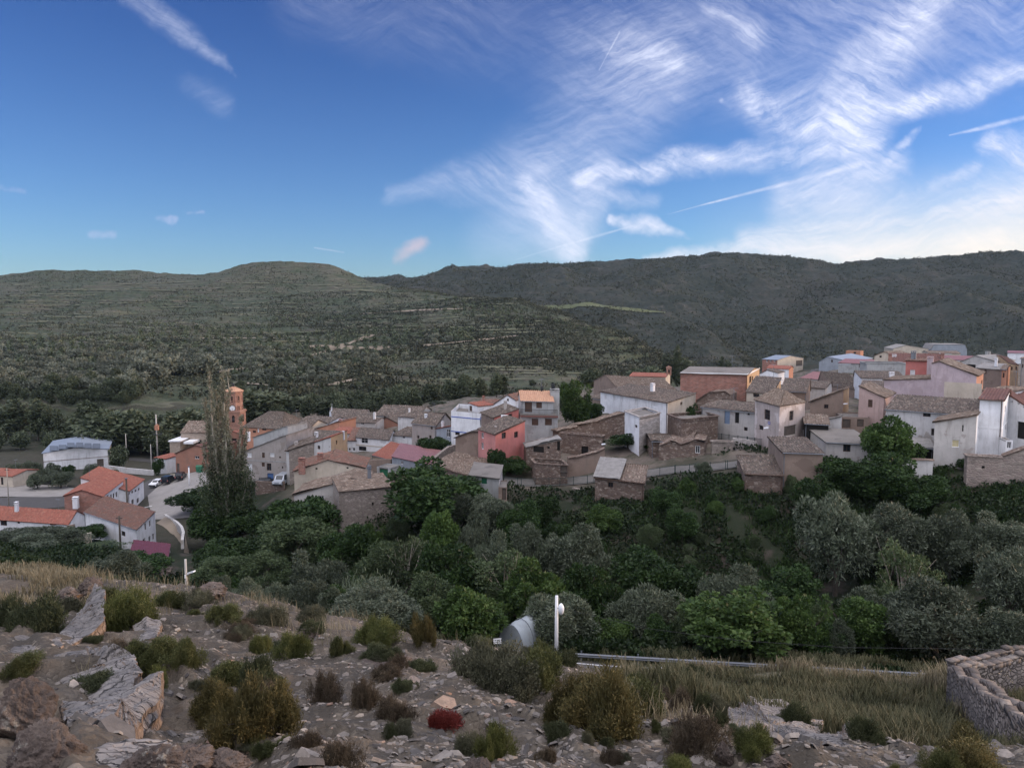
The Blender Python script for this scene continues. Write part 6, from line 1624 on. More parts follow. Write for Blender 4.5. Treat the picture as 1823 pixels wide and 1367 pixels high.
kind_names = dict(olive='olive_tree', dark='leafy_tree', green='leafy_tree', soft='leafy_tree', sparse='bare_limbed_tree', far='leafy_tree', spire='poplar_tree', orchard='orchard_tree')
T_ = put_tree
for a_ in (
    ('dark', 772, 826, 165, 95, 'huge dark walnut tree in front of the tile roofed shed'),
    ('dark', 347, 868, 80, 150, 'dark leafy tree on the edge of the asphalt square'),
    ('dark', 374, 905, 84, 128, 'dense dark tree at the foot of the tall poplar on its left'),
    ('dark', 428, 905, 70, 126, 'dark tree at the foot of the tall poplar on its right'),
    ('dark', 545, 888, 120, 100, 'dark shrubby tree under the white framed barn window'),
    ('dark', 480, 905, 70, 112, 'dark shrub tree below the parked white van'),
    ('soft', 516, 926, 132, 92, 'big pale green rounded tree below the front barn'),
    ('dark', 612, 932, 84, 88, 'dark round tree just below the roofless barn'),
    ('green', 655, 935, 50, 90, 'small bright shrub tree at the base of the roofless barn'),
    ('soft', 700, 925, 50, 92, 'small green tree between roofless barn and walnut'),
    ('olive', 815, 876, 62, 93, 'grey green olive tree tucked against the walnut'),
    ('olive', 868, 880, 76, 91, 'olive tree directly below the cement block hut'),
    ('dark', 925, 890, 66, 88, 'dark tree right of the walled porch'),
    ('green', 783, 917, 64, 82, 'round mid green bush tree below the walnut'),
    ('olive', 843, 922, 48, 80, 'small narrow olive tree below the cement hut trees'),
    ('olive', 876, 950, 64, 76, 'middling grey olive left of the twin olive crowns'),
    ('olive', 944, 938, 62, 80, 'left one of the twin olive crowns below the lane fence'),
    ('olive', 1025, 936, 108, 78, 'big round olive, right one of the twin crowns below the stone hut'),
    ('sparse', 718, 955, 100, 76, 'thin tree with bare grey limbs in the middle of the grove'),
    ('soft', 680, 965, 80, 78, 'soft green tree left of the bare limbed tree'),
    ('dark', 795, 970, 108, 70, 'wide dark tree in the very middle of the valley grove'),
    ('sparse', 905, 975, 112, 68, 'spreading tree with bare stems above the round green tree'),
    ('green', 946, 1002, 106, 63, 'round leafy tree behind the white plastic tunnel'),
    ('dark', 1045, 1006, 92, 66, 'dark leafy tree right of the round leafy one'),
    ('olive', 555, 990, 92, 70, 'olive tree left of the reed bed'),
    ('dark', 420, 962, 105, 100, 'dark tree below the poplar trunk'),
    ('soft', 385, 992, 90, 84, 'mid green tree right of the left street lamp'),
    ('soft', 455, 985, 80, 80, 'leafy tree between the poplar and the olive hedge'),
    ('dark', 372, 975, 70, 92, 'dark tree right of the curved white wall'),
    ('olive', 376, 1030, 46, 62, 'small pale olive behind the left street lamp'),
    ('olive', 425, 1035, 62, 61, 'pale olive bush, first in the row along the rocky crest'),
    ('olive', 480, 1040, 66, 59, 'pale olive bush, second in the row along the rocky crest'),
    ('olive', 532, 1034, 64, 58, 'pale olive bush, tallest in the row along the rocky crest'),
    ('olive', 580, 1046, 54, 57, 'pale olive bush, fourth in the row along the rocky crest'),
    ('olive', 652, 1052, 134, 54, 'broad silvery olive in front of the reed bed'),
    ('soft', 765, 1028, 98, 62, 'loose bramble covered tree left of the bright green tree'),
    ('green', 832, 1050, 104, 55, 'bright green leafy tree left of the plastic tunnel'),
    ('olive', 1002, 1056, 116, 57, 'silvery olive right behind the white lamp post'),
    ('olive', 192, 984, 82, 68, 'pale silvery olive below the maroon roofed shed'),
    ('olive', 18, 940, 74, 118, 'olive at the left edge below the long white house'),
    ('olive', 66, 937, 74, 116, 'middle olive below the long white house'),
    ('olive', 108, 942, 66, 115, 'olive next to the wall end below the long white house'),
    ('olive', 42, 954, 80, 108, 'lowest olive below the long white house'),
    ('dark', 140, 938, 56, 124, 'dark hedge bush between the two white houses'),
    ('dark', 245, 985, 80, 92, 'dark bramble tree under the maroon roof'),
    ('soft', 165, 968, 70, 104, 'green bush climbing at the base of the white house'),
    ('olive', 1500, 892, 122, 76, 'largest olive on the right bank, left end of the row'),
    ('olive', 1606, 898, 108, 78, 'second olive in the row on the right bank'),
    ('olive', 1708, 908, 94, 77, 'third olive in the row on the right bank'),
    ('olive', 1806, 922, 92, 76, 'olive at the right edge in the row on the bank'),
    ('sparse', 1624, 966, 98, 68, 'thin dark tree with pale branches under the olive row'),
    ('olive', 1816, 986, 112, 64, 'olive at the right edge below the bank row'),
    ('olive', 1690, 1042, 158, 58, 'great dome shaped olive left of the dry stone enclosure'),
    ('olive', 1822, 1086, 104, 54, 'olive cut by the right edge behind the dry stone enclosure'),
    ('olive', 1562, 1048, 92, 67, 'olive peeking over the leafy tree left of the dome olive'),
    ('green', 1536, 1066, 98, 60, 'leafy green tree left of the dome shaped olive'),
    ('green', 1442, 1066, 78, 57, 'upright bright green tree right of the widest green tree'),
    ('green', 1322, 1058, 170, 56, 'widest bright green tree behind the guard rail'),
    ('olive', 1312, 1010, 102, 67, 'olive crown rising behind the widest green tree'),
    ('olive', 1156, 1045, 114, 62, 'dull olive left of the widest green tree'),
    ('dark', 1148, 988, 118, 72, 'dark bramble clad tree above the dull olive'),
    ('dark', 1085, 1040, 70, 64, 'small dark tree right of the lamp post olive'),
    ('dark', 1230, 1010, 100, 72, 'dark scrub tree between dull olive and hillside path'),
    ('dark', 1410, 1010, 110, 72, 'dark scrub mound below the big right bank olive'),
    ('soft', 1240, 1090, 60, 57, 'low soft bush at the left foot of the widest green tree'),
    ('green', 1588, 742, 82, 97, 'leafy fig tree beside the grey house with cement roof'),
    ('dark', 1512, 818, 88, 91, 'dark bush under the grey house with cement roof'),
    ('dark', 1582, 805, 96, 91, 'dark bush in front of the low white yard wall'),
    ('dark', 1650, 846, 80, 88, 'dark scrub at the foot of the grey plaster house'),
    ('dark', 1460, 850, 70, 88, 'dark bramble right of the tall rendered barn'),
    ('green', 1024, 680, 48, 140, 'dense green tree right of the three storey house'),
    ('soft', 1004, 692, 40, 165, 'paler tree behind the three storey house'),
    ('dark', 1059, 719, 30, 144, 'small round bush beside the whitewashed farmhouse'),
    ('dark', 1236, 721, 28, 123, 'small bush behind the rubble stone house'),
    ('dark', 776, 779, 56, 143, 'dark spreading bush behind the pink roofed shed'),
    ('dark', 884, 801, 28, 111, 'slim dark bush against the red painted house'),
    ('olive', 1254, 822, 28, 99, 'small olive bush at the bend of the lane fence'),
    ('dark', 1120, 770, 60, 119, 'ivy mound between stone ruin and white outbuilding'),
    ('dark', 1165, 790, 40, 116, 'ivy clump below the white corner outbuilding'),
    ('dark', 910, 815, 50, 113, 'bush covering the yard edge right of the red house'),
    ('far', 462, 697, 78, 268, 'big pale green tree right behind the bell tower'),
    ('far', 432, 708, 50, 262, 'tree partly hidden by the bell tower'),
    ('far', 526, 708, 54, 285, 'rounded tree behind the hipped roof house'),
    ('spire', 576, 713, 26, 262, 'yellow green tree left of the long gabled house'),
    ('far', 610, 706, 36, 290, 'tree behind the ridge of the long gabled house'),
    ('far', 642, 710, 40, 290, 'tree right of the long gabled house ridge'),
    ('far', 706, 690, 52, 285, 'feathery tall tree behind the grey house roof'),
    ('spire', 745, 702, 24, 280, 'slender tree right of the feathery tall tree'),
    ('spire', 774, 714, 16, 235, 'left of two small yellow poplar tips'),
    ('spire', 786, 715, 14, 235, 'right of two small yellow poplar tips'),
    ('spire', 884, 664, 18, 240, 'pale bare poplar left of the three storey house'),
    ('spire', 896, 668, 16, 244, 'second pale bare poplar left of the three storey house'),
    ('far', 940, 690, 40, 240, 'tree behind the three storey house roof'),
    ('far', 1053, 657, 30, 270, 'small tree on the slope left of the chapel'),
    ('spire', 1205, 617, 12, 330, 'tallest thin poplar behind the chapel'),
    ('spire', 1186, 632, 20, 330, 'broad poplar behind the bellcote'),
    ('spire', 1218, 638, 18, 330, 'lower poplar right of the thin one'),
    ('spire', 1284, 636, 10, 360, 'thin poplar above the brick hall roof'),
    ('spire', 1294, 642, 10, 360, 'smaller thin poplar above the brick hall roof'),
    ('spire', 29, 712, 36, 262, 'broad dark poplar near the left edge'),
    ('spire', 64, 712, 26, 258, 'tallest poplar left of the sports hall'),
    ('spire', 82, 722, 18, 256, 'third poplar left of the sports hall'),
    ('spire', 99, 730, 16, 254, 'slim light tipped poplar behind the sports hall'),
    ('spire', 128, 746, 26, 246, 'short poplar close behind the sports hall roof'),
    ('spire', 8, 725, 30, 265, 'dark poplar cut by the left edge'),
    ('far', 92, 702, 62, 300, 'dark tree left of the open barn'),
    ('far', 48, 690, 60, 320, 'round tree at the foot of the orchards on the left'),
    ('far', 10, 700, 50, 310, 'tree at the left edge below the orchards'),
    ('far', 190, 734, 98, 236, 'large round tree behind the sports hall'),
    ('far', 246, 734, 66, 238, 'round tree right of the large one behind the hall'),
    ('far', 237, 690, 44, 305, 'round tree beside the winding dirt track'),
    ('far', 215, 708, 40, 300, 'smaller tree below the winding dirt track'),
    ('far', 300, 738, 74, 242, 'dark tree left of the church roof'),
    ('far', 334, 730, 66, 248, 'dark tree behind the church roof'),
    ('far', 165, 715, 50, 290, 'tree just below the open barn'),
    ('far', 280, 760, 40, 232, 'low tree beside the utility pole'),
    ('far', 385, 730, 50, 255, 'tree behind the poplar and bell tower'),
    ('far', 835, 715, 44, 270, 'low tree behind the white terrace house'),
    ('far', 1150, 655, 50, 300, 'tree on the slope behind the chapel roof'),
    ('olive', 24, 826, 30, 190, 'olive left of the path below the sports hall'),
    ('olive', 52, 822, 34, 194, 'second olive from the left below the sports hall'),
    ('olive', 84, 826, 34, 190, 'olive under the left corner of the sports hall'),
    ('olive', 100, 838, 36, 184, 'olive on the hedge line below the sports hall'),
    ('olive', 58, 842, 30, 182, 'olive above the pale retaining wall'),
    ('olive', 160, 826, 34, 194, 'olive under the middle of the sports hall'),
    ('dark', 117, 828, 18, 196, 'small round dark bush before the sports hall'),
    ('dark', 192, 838, 30, 184, 'dark bush at the right of the sports hall olives'),
    ('olive', 150, 842, 28, 184, 'olive nearest the school roof'),
    ('dark', 276, 815, 16, 196, 'small tree in front of the little white outbuilding'),
    ('far', 205, 795, 24, 208, 'shrub beside the right wall of the sports hall'),
): T_(*a_)


def belt():
    r_ = np.random.default_rng(61)
    k = 0
    for _ in range(400):
        px, py = r_.uniform(-40, 880), r_.uniform(692, 742)
        if px < 200 and 706 < py < 728 and px > 100: continue
        if 226 < px < 380 and py < 735 and r_.random() < .7: continue
        Y = r_.uniform(255, 300) if px > 320 else r_.uniform(235, 305)
        x = at(px, 700, Y)[0]
        me, tm, ph, pw_ = PROTO['far'][k % 3]
        root = empty('leafy_tree', (x, Y, gzd(x, Y)), r_.uniform(0, 6.28)); s = r_.uniform(.45, 1.0); root.scale = (s, s, s * r_.uniform(.85, 1.25))
        tag(root, 'leafy tree in the belt along the valley floor below the orchards', 'tree', 'trees of the valley belt')
        for nm, m_ in (('crown', me), ('trunk', tm)):
            o = bpy.data.objects.new(nm, m_); COL.objects.link(o); o.parent = root
        k += 1
        if k >= 110: break


belt()


def foot_of_hill():
    r_ = np.random.default_rng(62)
    hb = [HILLS[hill_left]['bvh']]
    for k in range(120):
        px, py = r_.uniform(-40, 250) if k < 78 else r_.uniform(380, 960), r_.uniform(684, 722)
        p = hit(px, py, hb)
        if p is None: continue
        me, tm, ph, pw_ = PROTO['far'][k % 3]
        root = empty('leafy_tree', (p.x, p.y, p.z - .3), r_.uniform(0, 6.28)); s = r_.uniform(.35, .85) * (1 if k < 78 else .7); root.scale = (s, s, s * r_.uniform(.85, 1.25))
        tag(root, 'leafy tree on the foot of the terraced hill below the orchards', 'tree', 'trees on the foot of the hill')
        for nm, m_ in (('crown', me), ('trunk', tm)):
            o = bpy.data.objects.new(nm, m_); COL.objects.link(o); o.parent = root


foot_of_hill()


def undergrowth():
    r_ = np.random.default_rng(63)
    for k in range(150):
        Y = math.exp(r_.uniform(math.log(56), math.log(96)))
        px = r_.uniform(380, 1240) if Y > 70 else r_.uniform(560, 1823)
        if k >= 85: px, Y = r_.uniform(930, 1823), r_.uniform(74, 96)
        if 880 < px < 970 and Y < 66: continue
        x = at(px, 700, Y)[0]
        kind = r_.choice(['dark', 'dark', 'soft', 'green', 'olive', 'sparse'])
        me, tm, ph, pw_ = PROTO[kind][k % len(PROTO[kind])]
        root = empty('bush', (x, Y, gzd(x, Y) - .2), r_.uniform(0, 6.28)); s = r_.uniform(.3, .62) * (1 if k < 85 else .55); root.scale = (s * r_.uniform(.8, 1.3), s * r_.uniform(.8, 1.3), s * r_.uniform(.8, 1.3))
        tag(root, 'low leafy bush filling the gaps between the trees of the valley grove', 'bush', 'bushes filling the valley grove')
        for nm, m_ in (('crown', me), ('trunk', tm)):
            o = bpy.data.objects.new(nm, m_); COL.objects.link(o); o.parent = root


undergrowth()


# ---- the tall half bare poplar, with its many upright stems
def big_poplar():
    r_ = np.random.default_rng(77)
    Y = 128.0
    x0 = at(402, 700, Y)[0]; z0 = gzd(x0, Y)
    root = tag(empty('poplar_tree', (x0, Y, z0)), 'very tall half bare poplar with many pale upright stems before the church', 'tree')
    mpp = Y / FPX * 1.0
    stems = [(362, 716), (366, 748), (372, 660), (377, 664), (383, 690), (392, 668), (396, 664), (388, 720), (402, 745), (410, 770), (366, 790), (431, 742), (436, 770), (418, 800), (445, 832), (446, 860), (426, 850), (405, 690 + 90), (379, 700)]
    b = MB(); pts, outs = [], []
    base = np.array((0.0, 0, 0))
    trunks = []
    for sx, sy in stems:
        tip = at(sx, sy, Y) - np.array((x0, Y, z0)); tip[1] = r_.normal(0, 1.3)
        H = tip[2]
        ctl = np.array((tip[0] * 0.75, tip[1] * 0.9, H * 0.35))
        P = [base * (1 - t) ** 2 + 2 * ctl * t * (1 - t) + tip * t * t + r_.normal(0, 0.12, 3) * (0 < t < 1) for t in np.linspace(0, 1, 12)]
        rad = [0.30 * (1 - t) ** 0.9 + 0.05 for t in np.linspace(0, 1, 12)]
        b.tube(P, rad, 6); trunks.append((P, H))
        n_tw = int(H * 4.5)
        for _ in range(n_tw):                     # upright twigs hugging the stem
            t = r_.uniform(0.16, 1.0); i = min(10, int(t * 11)); p = P[i] * (1 - (t * 11 - i)) + P[i + 1] * (t * 11 - i)
            L = r_.uniform(0.7, 2.4) * (1.15 - t * 0.6)
            an = r_.uniform(0, 6.28)
            e = p + np.array((math.cos(an) * L * 0.32, math.sin(an) * L * 0.32, L))
            b.tube([p, (p + e) / 2 + np.array((math.cos(an), math.sin(an), 0)) * L * .1, e], [0.045, 0.03, 0.012], 4, cap=False)
            frac = p[2] / 28
            nl = int(r_.uniform(13, 30) if frac > 0.5 else r_.uniform(28, 56))
            q = p + (e - p) * r_.random((nl, 1)) + r_.normal(0, 0.22, (nl, 3)) * (0.6 if frac > 0.5 else 1.2)
            pts.append(q)
    # dense younger growth lower down
    for cx_, cy_, w_, h_, n in ((385, 870, 34, 70, 5200), (425, 880, 34, 70, 4600), (378, 915, 26, 55, 3400), (438, 925, 22, 50, 2800), (405, 920, 46, 60, 5200), (395, 800, 22, 60, 1800), (378, 770, 16, 60, 900)):
        c = at(cx_, cy_, Y) - np.array((x0, Y, z0))
        q = unit(r_.normal(0, 1, (n, 3))) * (r_.random((n, 1)) ** 0.4) * np.array((w_ * mpp, 2.6, h_ * mpp)) + c
        lump = fbm(q[:, 0] * 1.5 + q[:, 1], q[:, 2] * 0.55, 3, 9)
        pts.append(q[lump > -0.35])
    P_ = np.concatenate(pts); P_ = P_[P_[:, 2] > 0.2]
    high = P_[:, 2] > 12 + r_.normal(0, 2.0, len(P_))
    for nm, sel, mt in (('crown', high, 'poplar_leaf'), ('lower_crown', ~high, 'soft_leaf')):
        q = P_[sel]
        me = leaf_mesh('poplar_' + nm, q, unit(r_.normal(0, 1, q.shape)), r_, 0.3, 0.17); me.materials.append(MATS[mt])
        o = bpy.data.objects.new(nm, me); COL.objects.link(o); o.parent = root
    o = link_mesh('trunk', b.mesh('poplar_trunk', True), MATS['pale_bark'], root, False)
    return root


big_poplar()


# ---- reed bed
def reeds():
    r_ = np.random.default_rng(8)
    V, F = [], []
    n = 1500
    cx = at(652, 1000, 64)[0]
    for k in range(n):
        x = cx + r_.uniform(-1, 1) * 62 / FPX * 64; y = 64 + r_.uniform(-2.2, 2.2); z = gzd(x, y) - 0.2 if k % 12 == 0 else z_last
        z_last = z
        H = r_.uniform(2.6, 4.6) * (1 - 0.25 * abs(x - cx) / 3)
        lean = r_.normal(0, 0.25, 2)
        for j in range(7):
            t = 0.25 + 0.75 * j / 6
            p = np.array((x + lean[0] * t * t * H * .3, y + lean[1] * t * t * H * .3, z + H * t))
            an = r_.uniform(0, 6.28); L = r_.uniform(0.5, 0.9) * (1.2 - .5 * t); d = np.array((math.cos(an) * .45, math.sin(an) * .45, .9))
            s = np.array((-math.sin(an), math.cos(an), 0)) * .045
            i = len(V); V += [p - s, p + s, p + d * L * .6 + s * .8, p + d * L * .6 - s * .8]; F.append((i, i + 1, i + 2, i + 3))
            i = len(V); e = p + d * L; V += [p + d * L * .6 - s * .8, p + d * L * .6 + s * .8, e + np.array((0, 0, -.1)) + s * .1, e + np.array((0, 0, -.1)) - s * .1]; F.append((i, i + 1, i + 2, i + 3))
    o = link_mesh('reed_bed', np_mesh('reed_bed', V, F), MATS['reed_leaf'])
    tag(o, 'tall reed bed standing between the olives in the valley', 'reeds', kind='stuff')


reeds()


# ---- bramble, ivy and rank grass over the valley floor and banks
def scrub():
    r_ = np.random.default_rng(21)
    n = 270000
    v = np.exp(r_.uniform(math.log(53.5), math.log(126), n)); u = r_.uniform(-0.72, 0.72, n)
    x, y = u * v, v
    hmap = fbm(x / 6, y / 6, 4, 55)
    left_house = (u < -0.42) & (v > 118)
    lane = ((u > -0.25) & (v > 106 + 4 * hmap)) | (lane_mask(x, y) > .3)
    lane2 = (u > -0.25) & (u < -0.02) & (v > 104)
    low = (u < -0.25) & (u > -0.42) & (v > 122)
    shed_ = (u > -.53) & (u < -.425) & (v > 98)
    keep = ~left_house & ~shed_ & ~lane & ~lane2 & ~low & ~((fbm(x / 5.5, y / 5.5, 4, 57) > .28) & (v > 70) & (u > -.05))
    x, y, hmap = x[keep], y[keep], hmap[keep]
    hh = np.clip(0.35 + 0.9 * hmap, 0.05, 1.5)
    z = ground_z(x, y) + r_.random(len(x)) * hh
    c = np.stack([x, y, z], -1)
    out = unit(r_.normal(0, .6, c.shape) + np.array((0, -0.2, 1.0)))
    me = leaf_mesh('brambles', c, out, r_, 0.42, 0.26, up=0.3)
    tag(link_mesh('brambles', me, MATS['bramble_leaf']), 'dark brambles and ivy covering the valley floor and banks', 'brambles', kind='stuff')


scrub()


def bank_grass():
    r_ = np.random.default_rng(23)
    n = 90000
    y = np.exp(r_.uniform(math.log(56), math.log(99), n)); x = r_.uniform(-.1, .72, n) * y
    m = fbm(x / 7, y / 7, 4, 58)
    k = (m > -.1) & (fbm(x / 5.5, y / 5.5, 4, 57) < .4); x, y, m = x[k], y[k], m[k]
    c = np.stack([x, y, ground_z(x, y)], -1)
    me = leaf_mesh('bank_grass', c, unit(r_.normal(0, .5, c.shape) + np.array((0, 0, 1.0))), r_, 0.6, 0.09, up=.9, wild=.5)
    tag(link_mesh('bank_grass', me, MATS['dark_leaf']), 'rank grass on the sloping bank below the lane', 'grass', kind='stuff')


bank_grass()


# ---- scrub on the hills and the orchard rows on the terraces
def hill_scrub(hname, n, size, mat, vlo, vhi, seed, label, nq=5, ca=0.0, cb=1.0):
    h = HILLS[hname]; V, T = h['V'], h['T']
    r_ = np.random.default_rng(seed)
    ok = np.where((T > vlo) & (T < vhi))[0]
    i = r_.choice(ok, n); j = r_.integers(int(ca * V.shape[1]), int(cb * V.shape[1]), n)
    p = V[i, j]
    m = fbm(p[:, 0] / 60, p[:, 1] / 60, 4, seed) + 0.35 * r_.normal(0, 1, n)
    p = p[m > -0.15]
    p = p + np.concatenate([r_.normal(0, 2.2, (len(p), 2)), np.zeros((len(p), 1))], 1)
    s = size * r_.lognormal(0, 0.35, (len(p), 1, 1))
    c = p[:, None] + unit(r_.normal(0, 1, (len(p), nq, 3))) * s * 0.5 * np.array((1, 1, .8)) + np.array((0, 0, .35)) * s
    c = c.reshape(-1, 3)
    me = leaf_mesh('scrub', c, unit(r_.normal(0, 1, c.shape)), r_, size * 0.95, size * 0.7)
    tag(link_mesh('hill_scrub', me, MATS[mat]), label, 'scrub', kind='stuff')


mat_leaf('scrub_leaf', [(0.016, 0.02, 0.013), (0.032, 0.038, 0.024), (0.052, 0.058, 0.036), (0.08, 0.084, 0.055)], 0.0, 0.8, 0.02)
hill_scrub(hill_left, 44000, 1.35, 'scrub_leaf', 0.02, 1.0, 3, 'low dark scrub dotted over the terraced left hill', ca=.33)
hill_scrub(hill_left, 26000, 1.3, 'scrub_leaf', 0.02, 0.72, 13, 'thick low scrub on the right flank of the terraced hill', ca=.62, cb=.97)
hill_scrub(hill_right, 42000, 2.0, 'scrub_leaf', 0.0, 1.02, 4, 'dense dark scrub covering the big right hill', cb=.66)
hill_scrub(hill_mid, 12000, 1.5, 'scrub_leaf', 0.0, 1.0, 5, 'dark scrub on the middle spur above the gorge')


def orchards():
    r_ = np.random.default_rng(12)
    rows = []
    def row(pts, n, sc=1.0):
        xs = np.linspace(0, len(pts) - 1, n)
        for q in xs:
            i = min(int(q), len(pts) - 2); f = q - i
            px = pts[i][0] * (1 - f) + pts[i + 1][0] * f + r_.normal(0, 1.6); py = pts[i][1] * (1 - f) + pts[i + 1][1] * f + r_.normal(0, .9)
            rows.append((px, py, sc * r_.uniform(0.72, 1.25)))
    row([(235, 668), (250, 672), (290, 676)], 5, 1.7); row([(268, 664), (310, 668), (350, 671)], 6, 1.8); row([(310, 662), (370, 668)], 4, 1.6)
    for k in range(15):                              # silvery olive rows low on the left hill
        y = 603 + k * 6.2
        row([(-20, y + 6), (120, y + 1), (250, y + 5)], 16, 1.0)
        if k < 10: row([(250, y - 12), (370, y - 8), (480, y - 10)], 13, 1.0)
    for k in range(8):
        y = 588 + k * 8
        row([(480, y + 12), (600, y + 8), (720, y - 2)], 15, 0.95)
    for k in range(5): row([(420, 640 + k * 9), (520, 650 + k * 7), (610, 652 + k * 6)], 11, 0.9)
    for k in range(4): row([(700, 600 + k * 9), (800, 592 + k * 6), (840, 590 + k * 5)], 9, 0.95)
    row([(230, 580), (330, 586), (400, 590)], 14, 1.0); row([(440, 574), (560, 570), (660, 568)], 16, 1.15); row([(400, 585), (520, 582)], 10, 1.0)
    for k in range(4): row([(760, 520 + k * 9), (860, 545 + k * 8), (930, 560 + k * 8)], 13, 0.85)
    row([(950, 566), (1000, 576), (1060, 594)], 12, .8)
    hb = [HILLS[hill_left]['bvh']]
    got = []
    for px, py, sc in rows:
        p = hit(px, py, hb)
        if p is not None and p.y > 200: got.append((p.y / sc, p, sc))
    got.sort(key=lambda t: t[0])
    for i, (_, p, sc) in enumerate(got[:280]):
        me, tm, ph, pw_ = PROTO['orchard'][i % 3]
        o = bpy.data.objects.new('orchard_tree', me); COL.objects.link(o)
        k = sc * r_.uniform(.85, 1.1)
        o.location = (p.x, p.y, p.z - .2); o.scale = (k, k, k * r_.uniform(.85, 1.1)); o.rotation_euler = (0, 0, r_.uniform(0, 6.28))
        tag(o, 'small rounded orchard tree in a row on the hillside terraces', 'tree', 'orchard trees on the terraces')
    # the remaining ones, farther up, as one mass
    V = []
    for _, p, sc in got[280:]:
        n = 60
        q = unit(r_.normal(0, 1, (n, 3))) * r_.random((n, 1)) ** .35 * np.array((2.3, 2.3, 1.7)) * sc + np.array((p.x, p.y, p.z + 2.1 * sc)); V.append(q)
    if V:
        V = np.concatenate(V)
        me = leaf_mesh('far_orchard', V, unit(r_.normal(0, 1, V.shape)), r_, 1.4, 0.8)
        tag(link_mesh('far_orchard', me, MATS['far_leaf']), 'distant orchard rows high on the terraced hill', 'orchard', kind='stuff')


orchards()
# ------------------------------------------------------------------ roads, lanes and the square (draped on the ground)
def drape(name, pts_l, pts_r, mat, nu=24, nv=8, lift=0.06, smooth_only=False):
    """sheet between two polylines of (x, y) world points"""
    def res(P, n):
        P = np.array(P, float)[:, :2]; s = np.r_[0, np.cumsum(np.hypot(*np.diff(P, axis=0).T))]
        t = np.linspace(0, s[-1], n)
        return np.stack([np.interp(t, s, P[:, 0]), np.interp(t, s, P[:, 1])], -1)
    A, B = res(pts_l, nu), res(pts_r, nu)
    t = np.linspace(0, 1, nv)[None, :, None]
    Q = A[:, None] * (1 - t) + B[:, None] * t
    z = (gz_smooth if smooth_only else ground_z)(Q[..., 0], Q[..., 1]) + lift
    v = np.concatenate([Q, z[..., None]], -1).reshape(-1, 3)
    return tag(link_mesh(name, np_mesh(name, v, grid_faces(nu, nv), smooth=True), MATS[mat]), kind='structure')


def G2(px, Y): return at(px, 700, Y)[:2]


def offset(P, d):
    P = np.array(P, float)[:, :2]; out = []
    for i in range(len(P)):
        t = P[min(i + 1, len(P) - 1)] - P[max(i - 1, 0)]; t /= np.hypot(*t)
        out.append(P[i] + d * np.array((-t[1], t[0])))
    return out


mat_plain('lane_concrete', (0.155, 0.148, 0.14), 0.9, 0, 0.5, 0.6)
rx = np.linspace(-45, 60, 60)
drape('road', [(x, 45.8) for x in rx], [(x, 51.5) for x in rx], 'asphalt', 160, 8, 0.10)
drape('road_line', [(x, 50.95) for x in rx], [(x, 51.12) for x in rx], 'line_paint', 160, 2, 0.104)
drape('lane', offset(LANE, -1.5), offset(LANE, 1.5), 'lane_concrete', 60, 6, 0.12)
drape('lane', offset(LANE2, -1.3), offset(LANE2, 1.3), 'lane_concrete', 24, 6, 0.12)
drape('square', [G2(262, 150), G2(300, 147), G2(400, 142)], [G2(252, 186), G2(300, 190), G2(420, 188)], 'pale_concrete', 30, 30, 0.07)
drape('road', [G2(262, 190), G2(240, 183), G2(150, 182), G2(0, 172), G2(-300, 168)], [G2(280, 182), G2(250, 172), G2(150, 168), G2(0, 160), G2(-300, 156)], 'asphalt', 50, 10, 0.08)
drape('esplanade', [G2(135, 183.5), G2(70, 187), G2(0, 186), G2(-300, 184)], [G2(120, 176), G2(70, 174), G2(0, 173), G2(-300, 170)], 'pale_concrete', 40, 10, 0.1)
drape('road_line', [G2(205, 160), G2(262, 164)], [G2(205, 160.5), G2(262, 164.5)], 'line_paint', 6, 2, 0.1)
drape('path', [G2(268, 146), G2(300, 138), G2(318, 128), G2(312, 120)], [G2(285, 150), G2(318, 140), G2(326, 126), G2(318, 116)], 'track_earth', 30, 8, 0.09)
drape('road', [G2(225, 226), G2(290, 222), G2(330, 216), G2(600, 220)], [G2(225, 231), G2(290, 228), G2(330, 222), G2(600, 226)], 'asphalt', 40, 4, 0.1)
drape('road', [G2(1440, 260), G2(1432, 300), G2(1450, 360)], [G2(1462, 260), G2(1446, 300), G2(1460, 360)], 'asphalt', 20, 4, 0.2)


def hill_track(pts, width, mat, name='dirt_track'):
    hb = [HILLS[hill_left]['bvh']]
    P = []
    for (a, b), (c, d) in zip(pts, pts[1:]):
        for t in np.linspace(0, 1, 8, endpoint=False):
            h_ = hit(a + (c - a) * t, b + (d - b) * t, hb)
            if h_ is not None: P.append(np.array(h_))
    if len(P) < 3: return
    P = np.array(P)
    L, R = np.array(offset(P, width / 2)), np.array(offset(P, -width / 2))
    V = []
    for l, c, r in zip(L, P, R):
        for q in (l, r):
            h_, _, _, _ = hb[0].ray_cast(Vector((q[0], q[1], 400)), Vector((0, 0, -1)), 900)
            V.append((q[0], q[1], (h_.z if h_ is not None else c[2]) + 0.7))
    tag(link_mesh(name, np_mesh(name, V, grid_faces(len(P), 2)), MATS[mat]), kind='structure')


